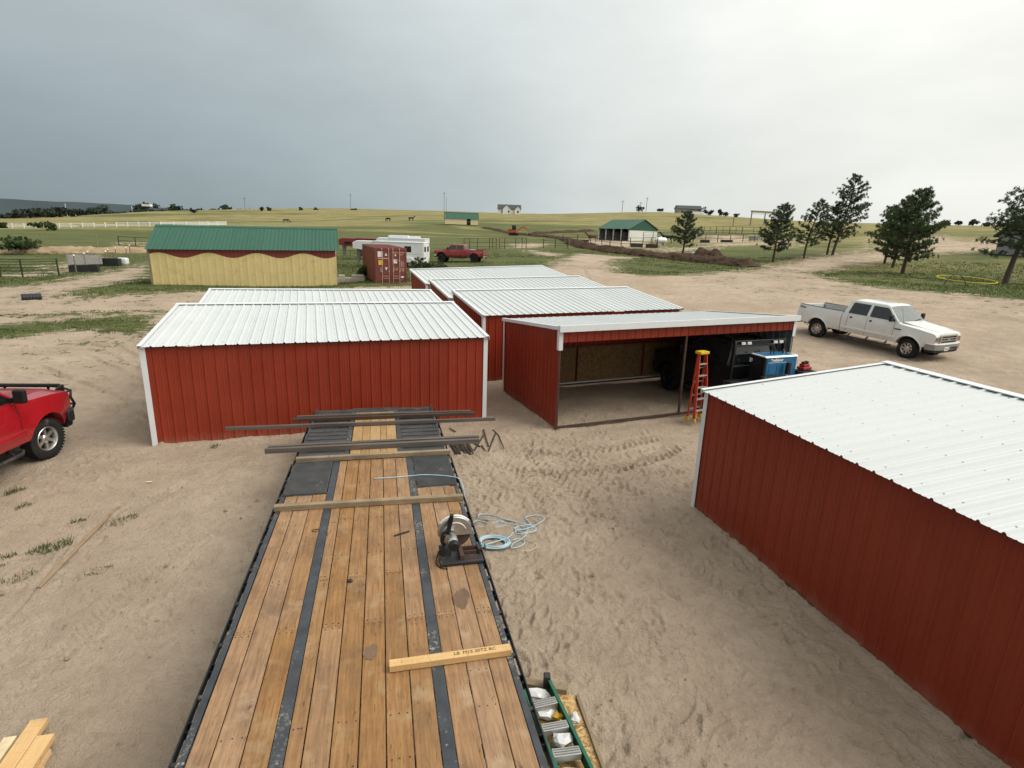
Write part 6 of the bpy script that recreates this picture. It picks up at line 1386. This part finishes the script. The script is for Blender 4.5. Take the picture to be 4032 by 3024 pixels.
# ------------------------------------------------------------------ pines
def pine(label, x, y, h, w, seed, lean=(0, 0), bare=.2, dens=1.0, mt='needles', z=None, group='pine trees along the drive', tr=.16):
    r = random.Random(seed); z = gz(x, y) if z is None else z
    t = thing('pine_tree', label, 'pine tree', (x, y, z-.05), 0, group)
    def ax(f): return Vector((lean[0]*f**1.2+.12*math.sin(f*5+seed), lean[1]*f+.10*math.sin(f*4+seed*2), h*f))
    mb = MB(); mb.tube([ax(i/9) for i in range(10)], [tr*(1-.93*i/9)+.012 for i in range(10)], 8)
    limbs = []; tufts = []
    nl = int(54*dens*h/8)
    for i in range(nl):
        f = bare*.85+(1-bare*.85)*((i+.5*r.random())/nl)**.9; a = i*2.4+r.uniform(-.5, .5)
        prof = (1-f)**.62*1.22 if f > .32 else .62+1.15*max(0, f-bare*.7)
        L = w/2*1.12*max(.12, min(1.0, prof))*r.uniform(.66, 1.14)+.15
        el = .55*(f-.25)+r.uniform(-.12, .2); d = Vector((math.cos(a)*math.cos(el), math.sin(a)*math.cos(el), math.sin(el)))
        p0 = ax(f); pts = [p0 + d*(L*k/4) + Vector((0, 0, .22*L*(k/4)**2)) + Vector((r.uniform(-.05, .05), r.uniform(-.05, .05), 0))*k*L*.15 for k in range(5)]
        limbs.append((pts, .018+.020*L))
        n = max(4, int(9.5*L*dens**.5))
        for k in range(n):
            u = .30+.70*(k+r.random())/n; q = pts[min(3, int(u*4))].lerp(pts[min(4, int(u*4)+1)], u*4-int(u*4)) if u < 1 else pts[4]
            s = Vector((-d.y, d.x, 0))*r.uniform(-.42, .42)*L*u + Vector((0, 0, r.uniform(-.10, .20)))*L*.5
            tufts.append((q+s, (d+s*.6+Vector((0, 0, .45))).normalized(), r.uniform(.22, .34)))
    for k in range(5): tufts.append((ax(1-.02*k)+Vector((r.uniform(-.1, .1), r.uniform(-.1, .1), .05)), Vector((0, 0, 1)), .28))
    for pts, rr in limbs: mb.tube(pts, rr, 5, True, rr*.3)
    mb.build('trunk', 'bark', t, smooth=60, recalc=False)
    rs_ = np.random.RandomState(seed); T = len(tufts); nb = 30
    c = np.array([list(q) for q, d, s in tufts]); dd = np.array([list(d) for q, d, s in tufts]); ss = np.array([s for q, d, s in tufts])
    v = rs_.normal(size=(T, nb, 3)); v /= np.linalg.norm(v, axis=-1, keepdims=True); v = v+dd[:, None]*.75; v /= np.linalg.norm(v, axis=-1, keepdims=True)
    ln = ss[:, None, None]*rs_.uniform(.6, 1.15, (T, nb, 1)); side = np.cross(v, rs_.normal(size=(T, nb, 3))); side /= np.linalg.norm(side, axis=-1, keepdims=True)
    base = c[:, None]+v*ln*.08 + rs_.normal(size=(T, nb, 3))*.03; tip = c[:, None]+v*ln; midp = (base*.45+tip*.55); wd_ = .024
    vs = np.stack([base, midp+side*wd_, tip, midp-side*wd_], 2).reshape(-1, 3); nq = T*nb
    me = bpy.data.meshes.new('crown'); me.from_pydata(vs.tolist(), [], np.arange(nq*4).reshape(-1, 4).tolist()); o = link('crown', me, mt, t)
    return t
pine('small full pine beside the dirt berm and horse barn', 26.42, 92.3, 6.3, 4.7, 1, (.4, 0), .22, .95, 'needles')
pine('full pine left of the drive, first of the roadside row', 36.1, 81.6, 7.7, 5.0, 2, (.9, 0), .22, 1.0, 'needles')
pine('sparse pine second in the roadside row', 41.4, 83.4, 7.9, 4.7, 3, (1.3, 0), .25, .75, 'needles')
pine('short thin pine tucked under the tallest pine', 46.9, 87.3, 7.6, 3.4, 4, (.3, 0), .3, .6, 'needles')
pine('tallest pine of the roadside row with open crown', 47.3, 86.7, 11.3, 6.4, 5, (1.7, 0), .24, .75, 'needles', tr=.2)
pine('left pine of the dense clump right of the drive', 47.5, 74.6, 7.0, 4.6, 6, (.0, 0), .22, .85, 'needles_warm')
pine('middle pine of the dense clump right of the drive', 45.5, 69.8, 8.0, 4.4, 7, (.4, 0), .22, .9, 'needles_warm')
pine('front pine of the dense clump right of the drive', 42.0, 62.8, 8.7, 6.0, 8, (.9, 0), .18, 1.1, 'needles_warm', tr=.19)
pine('leaning open pine at the right edge of the view', 45.4, 53.4, 10.6, 7.4, 9, (2.9, 0), .26, .8, 'needles', tr=.24)

# ------------------------------------------------------------------ far trees and bushes
def leafy(name, label, cat, loc, w, h, seed, mt='far_tree', group=None, n=260, leaf=.5, trunk=True, kind=None):
    r = np.random.RandomState(seed)
    lob = r.normal(size=(7, 3))*[w*.22, w*.22, h*.17]+[0, 0, h*.58]
    k = r.randint(0, 7, n); d = r.normal(size=(n, 3)); d /= np.linalg.norm(d, axis=1, keepdims=True)
    c = lob[k]+d*[w*.26, w*.26, h*.25]*r.uniform(.5, 1.05, (n, 1)); c[:, 2] = np.maximum(c[:, 2], .05*h)
    a = r.normal(size=(n, 3)); a /= np.linalg.norm(a, axis=1, keepdims=True); b = np.cross(a, r.normal(size=(n, 3))); b /= np.linalg.norm(b, axis=1, keepdims=True)
    s = leaf*r.uniform(.6, 1.3, (n, 1)); vs = np.stack([c-a*s, c+b*s*.7, c+a*s, c-b*s*.7], 1).reshape(-1, 3)
    me = bpy.data.meshes.new('crown'); me.from_pydata(vs.tolist(), [], np.arange(n*4).reshape(-1, 4).tolist())
    t = thing(name, label, cat, loc, 0, group); link('crown', me, mt, t)
    if trunk: part(t, 'trunk', 'bark', lambda m: m.cyl((0, 0, -.5), (0, 0, h*.5), w*.05, 6, w*.03))
    return t
fr2 = random.Random(21)
def at_px_dir(az, d): return d*math.sin(R(az)), d*math.cos(R(az))
for k in range(26):
    az_ = -41.5+k*.62+fr2.uniform(-.2, .2); d = fr2.uniform(800, 1150); x, y = at_px_dir(az_, d)
    leafy('far_tree', 'round dark tree in the distant belt across the left plain', 'tree', (x, y, gz(x, y)-1), fr2.uniform(12, 22), fr2.uniform(7, 12), 100+k, group='trees of the distant belt', n=200, leaf=1.6)
mb = np.random.RandomState(9); n = 5200; az_ = R(-1)*mb.uniform(22, 43, n); dd_ = mb.uniform(1000, 1500, n); xs_, ys_ = dd_*np.sin(az_), dd_*np.cos(az_)
zs_ = terrain(xs_, ys_)+mb.uniform(0, 9, n)*np.clip(fbm(xs_/60, ys_/60, 2, 3)*2-.5, .1, 1); c = np.stack([xs_, ys_, zs_], 1); a = mb.normal(size=(n, 3))*2.6; b = mb.normal(size=(n, 3))*2.6
me = bpy.data.meshes.new('far_wood'); me.from_pydata(np.stack([c-a, c+b, c+a, c-b], 1).reshape(-1, 3).tolist(), [], np.arange(n*4).reshape(-1, 4).tolist())
o = stuff(link('far_wood', me, 'far_tree')); tag(o, 'low dark wood covering the distant left plain', 'wood')
for k in range(5):
    x, y = at_px_dir(-40.8+k*.9, 420+k*8); leafy('far_tree', ['leftmost broad tree of the dark clump at the far left', 'second broad tree from the left in the far left clump', 'middle broad tree of the far left clump', 'fourth broad tree from the left in the far left clump', 'rightmost broad tree of the dark clump at the far left'][k], 'tree', (x, y, gz(x, y)-.5), 12, 5.5, 300+k, group='nearer trees at the far left', n=320, leaf=.9)
for i, (az_, d, w, h) in enumerate(((-23.6, 445, 4, 3), (-23.0, 445, 3, 2.6), (-20.3, 447, 3, 2.4), (-19.0, 447, 3.5, 2.2), (-15.6, 447, 4, 1.8), (-29.0, 430, 4, 4), (11.6, 398, 7, 4.5), (13.6, 396, 5, 2.5), (17.4, 386, 6, 4), (18.1, 384, 5, 3.5), (18.9, 380, 4, 4.2), (19.5, 376, 4, 3), (20.4, 372, 4, 2.4), (36.1, 340, 4, 3), (36.8, 340, 4, 2.6), (37.7, 340, 4, 3), (38.6, 340, 4, 2.6), (39.4, 340, 4, 2.4))):
    x, y = at_px_dir(az_, d); leafy('skyline_bush', ['left of two dark trees on the left skyline', 'right of two dark trees on the left skyline', 'small dark bush on the skyline above the barn roof', 'second small bush on the skyline above the barn roof', 'flat bush on the skyline right of the yellow barn', 'dark tree on the far left hill edge', 'round tree left of the hilltop ranch house', 'low bush right beside the skyline poles', 'dark tree just right of the hilltop ranch house', 'second tree right of the hilltop ranch house', 'pointed tree on the slope right of the hilltop ranch house', 'fourth tree stepping down from the hilltop ranch house', 'last bush stepping down from the hilltop ranch house', 'leftmost bush in the far right skyline row', 'second bush in the far right skyline row', 'middle bush in the far right skyline row', 'fourth bush in the far right skyline row', 'rightmost bush in the far right skyline row'][i], 'tree', (x, y, gz(x, y)-.3), w, h, 400+i, group='small trees on the skyline', n=150, leaf=.55)
for lab, x, y, w, h, mt in (('leafy weeds growing against the right side of the container', -7.1, 45.5, 2.4, 1.9, 'weed'), ('leafy weeds at the left rear corner of the container', -12.6, 47.5, 1.0, 1.2, 'weed'), ('dark shrub in the left pasture below the white fence', -109, 134, 4.5, 2.0, 'weed'), ('green brush heap on the left sand bank', -60.5, 70.6, 5.5, 1.6, 'weed'), ('small shrub by the white fence posts', -156, 176, 4, 1.6, 'weed')):
    leafy('bush', lab, 'bush', gp(x, y, -.1), w, h, int(abs(x)*7), mt, n=420, leaf=.16 if w < 3 else .3, trunk=False)

# ------------------------------------------------------------------ grass
def dirt_at(x, y):
    r = np.hypot(x, y); wv = .03*r+.25; d = np.zeros(x.shape)
    for P in DIRT.values(): d = np.maximum(d, np.clip(.5+sdist(x, y, P)/(2*wv), 0, 1))
    for k, P in GRASS.items(): d = np.minimum(d, 1-np.clip(.5+sdist(x, y, P)/(2*wv), 0, 1)*{'rows': .55, 'rows2': .62, 'lawnr': .6, 'weeds': .82, 'patch': .62}.get(k, 1))
    return d
def grass(name, label, n, r0, r1, a0, a1, hgt, seed, mt='grass_blade', wid=.02):
    g = np.random.RandomState(seed); az_ = np.radians(g.uniform(a0, a1, n)); r = np.exp(g.uniform(math.log(r0), math.log(r1), n)); x, y = r*np.sin(az_), r*np.cos(az_)
    k = dirt_at(x, y)+(fbm(x*1.6, y*1.6, 4, 60)-.5)*1.1 < .40; x, y, r = x[k], y[k], r[k]; m = len(x)
    z = terrain(x, y); sc = np.clip(r/30, .8, 1.9)
    B = 5; x, y, z, sc = (np.repeat(q, B) for q in (x, y, z, sc)); m *= B
    x = x+g.normal(0, .12, m)*sc; y = y+g.normal(0, .12, m)*sc
    h = hgt*g.uniform(.4, 1.2, m)*sc**.6; w = wid*sc; a = g.uniform(0, 6.28, m); lx, ly = g.normal(0, .35, m)*h, g.normal(0, .35, m)*h
    p0 = np.stack([x-np.cos(a)*w, y-np.sin(a)*w, z-.03], 1); p1 = np.stack([x+np.cos(a)*w, y+np.sin(a)*w, z-.03], 1); p2 = np.stack([x+lx, y+ly, z+h], 1)
    me = bpy.data.meshes.new(name); v = np.stack([p0, p1, p2], 1).reshape(-1, 3).astype(np.float32)
    me.vertices.add(len(v)); me.vertices.foreach_set('co', v.ravel()); me.loops.add(len(v)); me.loops.foreach_set('vertex_index', np.arange(len(v), dtype=np.int32)); me.polygons.add(m); me.polygons.foreach_set('loop_start', np.arange(m, dtype=np.int32)*3); me.update(calc_edges=True)
    return tag(stuff(link(name, me, mt)), label, 'grass')
grass('grass', 'short green grass over the verges and paddocks', 60000, 16, 95, -47, 47, .075, 5)
def tuft(label, x, y, w, n, h, seed, group='grass tufts in the dirt yard', mt='grass_blade'):
    g = random.Random(seed); mb = MB()
    for k in range(n):
        a = g.uniform(0, 6.28); rr = w*math.sqrt(g.random()); px, py = rr*math.cos(a)*1.6, rr*math.sin(a)*.8; d = Vector((g.gauss(0, .5), g.gauss(0, .5), 1)).normalized(); L = h*g.uniform(.5, 1.2); s = Vector((-d.y, d.x, 0)).normalized()*.006 if abs(d.x)+abs(d.y) > 1e-4 else Vector((.006, 0, 0))
        p = Vector((px, py, -.02)); mb.add([p-s, p+s, p+d*L*.6+s*.6+Vector((0, 0, -.1*L)), p+d*L, p+d*L*.6-s*.6+Vector((0, 0, -.1*L))], [(0, 1, 2, 3, 4)])
    o = mb.build('grass_tuft', mt, recalc=False); o.location = (x, y, gz(x, y)+.005); o.rotation_euler = (0, 0, g.uniform(0, 1)+.6); o['kind'] = 'stuff'; return tag(o, label, 'grass tuft', group)
tuft('largest pale grass tuft on the left of the yard', -6.62, 7.22, .17, 130, .11, 1); tuft('dark green flat tuft nearest the trailer on the left', -5.54, 6.66, .12, 100, .06, 2, mt='weed'); tuft('thin tuft beside the old board line', -6.13, 8.03, .15, 70, .09, 3); tuft('small tuft above the largest tuft', -6.78, 7.98, .07, 40, .10, 4); tuft('small tuft at the left edge of the yard', -7.0, 6.95, .07, 40, .09, 5); tuft('sparse tuft left of the yard below the largest', -6.45, 6.5, .12, 40, .08, 6); tuft('tiny tuft at the far left frame edge', -6.9, 6.7, .06, 30, .08, 7); tuft('tuft by the foot of the near shed wall', -6.3, 11.2, .08, 40, .12, 8); tuft('tuft in front of the red pickup', -8.6, 8.9, .10, 60, .10, 9); tuft('second tuft in front of the red pickup', -8.0, 8.4, .08, 50, .09, 10)

# ------------------------------------------------------------------ step ladders
def C_rail(m, p, q, w, d, th=.006): m.bar(p, q, w, d)
ol = thing('step_ladder', 'orange and yellow step ladder standing at the open shed', 'ladder', Bp(3.86, -.42), _a+R(8))
OH = 1.80
def opart(name, mt, fn, bevel=.003, smooth=None):
    mb = MB(); fn(mb); return mb.build(name, mt, ol, bevel=bevel, smooth=smooth)
def ox(z, back=False):
    f = z/OH; return (.235-.115*f), ((-.15+.19*f) if not back else (.09-.03*f))
for sg in (-1, 1):
    w0, y0 = ox(0); w1, y1 = ox(OH-.05); opart('front_rail', 'ladder_orange', lambda m: m.bar((sg*w0, y0, .02), (sg*w1, y1, OH-.05), .028, .085, (0, 1, 0)))
    w0, y0 = ox(0, True); w1, y1 = ox(OH-.05, True); opart('rear_rail', 'ladder_orange', lambda m: m.bar((sg*w0*.95, y0, .02), (sg*w1*.95, y1, OH-.05), .026, .05, (0, 1, 0)))
    for bk in (False, True):
        w0, y0 = ox(0, bk); opart('foot', 'ladder_yellow', lambda m: m.box(sg*w0-.03, sg*w0+.03, y0-.055, y0+.055, 0, .09), .01)
    w0, y0 = ox(.0); w1, y1 = ox(.30); opart('brace', 'ladder_yellow', lambda m: m.bar((sg*(w0-.01), y0, .08), (sg*.10, y1, .30), .035, .012))
for k in range(5):
    z = .30+k*.30; w, y = ox(z); opart('step', 'aluminium', lambda m: m.box(-w+.015, w-.015, y-.045, y+.045, z-.022, z+.006)); 
    for sg in (-1, 1): opart('step_brace', 'aluminium', lambda m: m.bar((sg*(w-.012), y, z-.09), (sg*(w-.08), y, z-.02), .03, .006))
for k in range(4):
    z = .30+k*.36; w, y = ox(z, True); opart('rear_bar', 'aluminium', lambda m: m.box(-w*.95, w*.95, y-.015, y+.015, z-.012, z+.012))
opart('top_cap', 'ladder_yellow', lambda m: m.box(-.15, .15, -.06, .15, OH-.05, OH+.02), .012)
# green ladder lying on a scrap board at the trailer side
e0, e1 = Vector((.48, 4.84, .09)), Vector((.86, 3.66, .09)); l0, l1 = Vector((.22, 4.70, .09)), Vector((.57, 3.60, .09))
gl = thing('step_ladder', 'green ladder with grey treads lying beside the trailer', 'ladder', (.5, 4.2, .03))
go_ = Vector(gl.location)
def gpart(name, mt, fn, bevel=.003):
    mb = MB(); fn(mb); return mb.build(name, mt, gl, bevel=bevel)
for a, b in ((e0, e1), (l0, l1)):
    gpart('side_rail', 'ladder_green', lambda m: (m.bar(a-go_+Vector((0, 0, .05)), b-go_+Vector((0, 0, .05)), .006, .12), m.bar(a-go_+Vector((0, 0, .107)), b-go_+Vector((0, 0, .107)), .034, .006), m.bar(a-go_+Vector((0, 0, -.007)), b-go_+Vector((0, 0, -.007)), .034, .006)))
for k in range(5):
    f = .22+k*.235; a = l0.lerp(l1, f-.03); b = e0.lerp(e1, f); d = (b-a).normalized()
    tr_ = gpart('tread', 'aluminium', lambda m: m.bar(a-go_+d*.02+Vector((0, 0, .065)), b-go_-d*.02+Vector((0, 0, .065)), .085, .07))
    for j in range(3):
        s = d.cross(Vector((0, 0, 1)))*(-.025+j*.025)
        mb = MB(); mb.bar(a-go_+d*.03+s+Vector((0, 0, .103)), b-go_-d*.03+s+Vector((0, 0, .103)), .008, .005); mb.build('tread_ridge', 'shade_grey', tr_)
gpart('end_cap', 'dark_steel', lambda m: m.box(e0.x-go_.x-.05, e0.x-go_.x+.02, e0.y-go_.y-.03, e0.y-go_.y+.05, -.02, .20), .01)
mb = MB(); mb.prism([(.20, 4.80), (.74, 4.82), (1.05, 3.40), (.25, 3.40)], .012, .028, axis='z'); tag(mb.build('scrap_board', 'osb'), 'strand board sheet lying under the green ladder', 'board')
stick('scrap_plank', (.22, 4.92, .02), (.68, 4.84, .02), .09, .07, 'lumber_old', 'grey plank end at the head of the green ladder', 'plank', 'planks by the green ladder')
stick('scrap_plank', (.78, 4.78, .02), (1.02, 3.5, .02), .035, .04, 'lumber_old', 'thin grey plank edging the strand board on the sand side', 'plank', 'planks by the green ladder')
pr_ = random.Random(8)
def crumple(label, p, s, mt, seed, group):
    g = random.Random(seed); bm = bmesh.new(); bmesh.ops.create_icosphere(bm, subdivisions=2, radius=1)
    for v_ in bm.verts: v_.co = Vector((v_.co.x*s[0], v_.co.y*s[1], v_.co.z*s[2]))*g.uniform(.6, 1.2)
    me = bpy.data.meshes.new('litter'); bm.to_mesh(me); bm.free(); o = link('litter', me, mt); o.location = p; return tag(o, label, 'litter', group)
Lg = 'packaging litter by the green ladder'
crumple('crumpled white wrapper at the head of the green ladder', (.34, 4.72, .10), (.14, .07, .05), 'bag_white', 1, Lg); crumple('white plastic bag between the first and second ladder treads', (.42, 4.50, .09), (.13, .07, .05), 'bag_white', 2, Lg); crumple('yellow packet between the first and second ladder treads', (.55, 4.44, .12), (.05, .04, .03), 'paper_yellow', 3, Lg); crumple('white bag hanging over the second ladder tread', (.57, 4.17, .13), (.10, .08, .06), 'bag_white', 4, Lg); crumple('white wrapper below the third ladder tread', (.62, 3.86, .09), (.13, .06, .04), 'bag_white', 5, Lg); crumple('small clear wrapper outside the green ladder rail', (.73, 4.50, .05), (.05, .07, .03), 'bag_white', 6, Lg); crumple('small orange scrap by the green ladder end cap', (.44, 4.72, .11), (.03, .03, .02), 'orange_rubber', 7, Lg)

# ------------------------------------------------------------------ lumber offcuts, steel offcuts, stray boards
Lb = 'lumber offcuts in the bottom left corner'
D_ = Vector((-.235, .97, 0)).normalized(); S_ = Vector((D_.y, -D_.x, 0))
for i, (off, z, l0_, l1_, w, mt, lab) in enumerate(((0, .16, -.9, .06, .14, 'lumber_fresh', 'short fresh timber on top at the right of the lumber pile'), (-.145, .16, -.9, .26, .14, 'lumber_fresh', 'longer fresh timber in the middle of the lumber pile'), (-.075, .075, -.9, -.02, .28, 'lumber_fresh', 'wide fresh board under the top of the lumber pile'), (-.31, .13, -.9, .13, .10, 'lumber_pale', 'pale board left of the middle of the lumber pile'), (-.46, .10, -.9, -.16, .10, 'lumber_pale', 'pale board at the left of the lumber pile'), (-.62, .09, -.9, .02, .11, 'lumber_pale', 'farthest left pale board of the lumber pile'))):
    b_ = Vector((-3.99, 3.98, z-.06))+S_*(off-.07)
    stick('lumber_board', b_+D_*l0_, b_+D_*l1_, w, .058, mt, lab, 'board', Lb)
stick('lumber_board', (-4.9, 3.62, 0), (-3.9, 3.72, 0), .14, .072, 'lumber_fresh', 'crosswise timber carrying the lumber pile', 'board', Lb)
sr = random.Random(31)
for k in range(26):
    x, y = sr.uniform(-1.28, -.90), sr.uniform(11.6, 11.85); a = R(sr.uniform(102, 114)); l = sr.uniform(.62, .85); d = Vector((math.cos(a), math.sin(a), 0))*l/2
    mb = MB(); mb.bar(Vector((x, y, .015+.004*(k % 6)))-d, Vector((x, y, .03+.008*(k % 6)))+d, .026, .014); tag(mb.build('steel_offcut', 'offcut_steel'), 'thin rusty steel strip in the heap beside the trailer tail', 'steel offcut', 'steel offcuts heaped by the trailer tail')
for i, (p, q, lab) in enumerate((((-1.47, 12.83), (-1.30, 12.61), 'short steel strip alone behind the offcut heap'), ((-1.44, 12.03), (-1.15, 11.29), 'steel strip crossing the left end of the offcut heap'), ((-.92, 12.07), (-.66, 11.70), 'steel strip crossing the right end of the offcut heap'), ((-.77, 11.45), (-.62, 12.50), 'steel strip leaning right out of the offcut heap'), ((-.65, 12.83), (-.48, 11.74), 'left leg of the V-shaped pair of steel strips'), ((-.63, 11.78), (-.52, 11.41), 'short steel strip below the V-shaped pair'), ((-.47, 11.37), (-.35, 12.60), 'right leg of the V-shaped pair of steel strips'))):
    mb = MB(); mb.bar((*p, .035), (*q, .03), .026, .016); tag(mb.build('steel_offcut', 'offcut_steel'), lab, 'steel offcut', 'loose steel offcuts on the sand')
P = [(-.42, 12.83, .02), (-.27, 12.43, .02), (-.20, 12.05, .02), (-.13, 11.62, .02)]
mb = MB(); mb.tube([(a, b, .035) for a, b, c in P], .013, 6); tag(mb.build('steel_offcut', 'offcut_steel'), 'bent steel rod at the far right of the loose strips', 'steel offcut', 'loose steel offcuts on the sand')
stick('buried_board', (-6.50, 8.48, -.005), (-6.02, 6.28, -.005), .05, .03, 'sand_soil', 'long thin board half sunk in the dirt on the left', 'board')
stick('wood_chip', (-6.65, 9.45, .0), (-6.55, 9.47, .0), .03, .012, 'lumber_pale', 'pale wood chip on the dirt before the near shed', 'chip')
stick('buried_strip', (5.2, 15.1, .02), (5.9, 15.5, .02), .06, .03, 'black_plastic', 'dark strip lying on the dirt floor of the open shed', 'strip')
# clods and pebbles
cl = random.Random(17); n = 900; g = np.random.RandomState(17)
V, Fc = [], []
for k in range(n):
    x, y = (g.uniform(-7.5, -2.6), g.uniform(3.4, 11)) if k % 3 else (g.uniform(-.4, 4), g.uniform(3.6, 13))
    if fbm(np.array([x*.5]), np.array([y*.5]), 3, 43)[0] < .47 and k % 5: continue
    s = abs(g.normal(0, .012))+.006; z = gz(x, y); o_ = len(V)
    for q in ((1, 0, 0), (-1, 0, 0), (0, 1, 0), (0, -1, 0), (0, 0, .8), (0, 0, -.5)): V.append((x+q[0]*s*g.uniform(.6, 1.4), y+q[1]*s*g.uniform(.6, 1.4), z+.012+q[2]*s))
    Fc += [tuple(o_+i for i in f) for f in ((0, 2, 4), (2, 1, 4), (1, 3, 4), (3, 0, 4), (2, 0, 5), (1, 2, 5), (3, 1, 5), (0, 3, 5))]
me = bpy.data.meshes.new('clods'); me.from_pydata(V, [], Fc); tag(stuff(link('clods', me, 'sand_soil')), 'small clods and pebbles scattered over the dirt yard', 'clods')
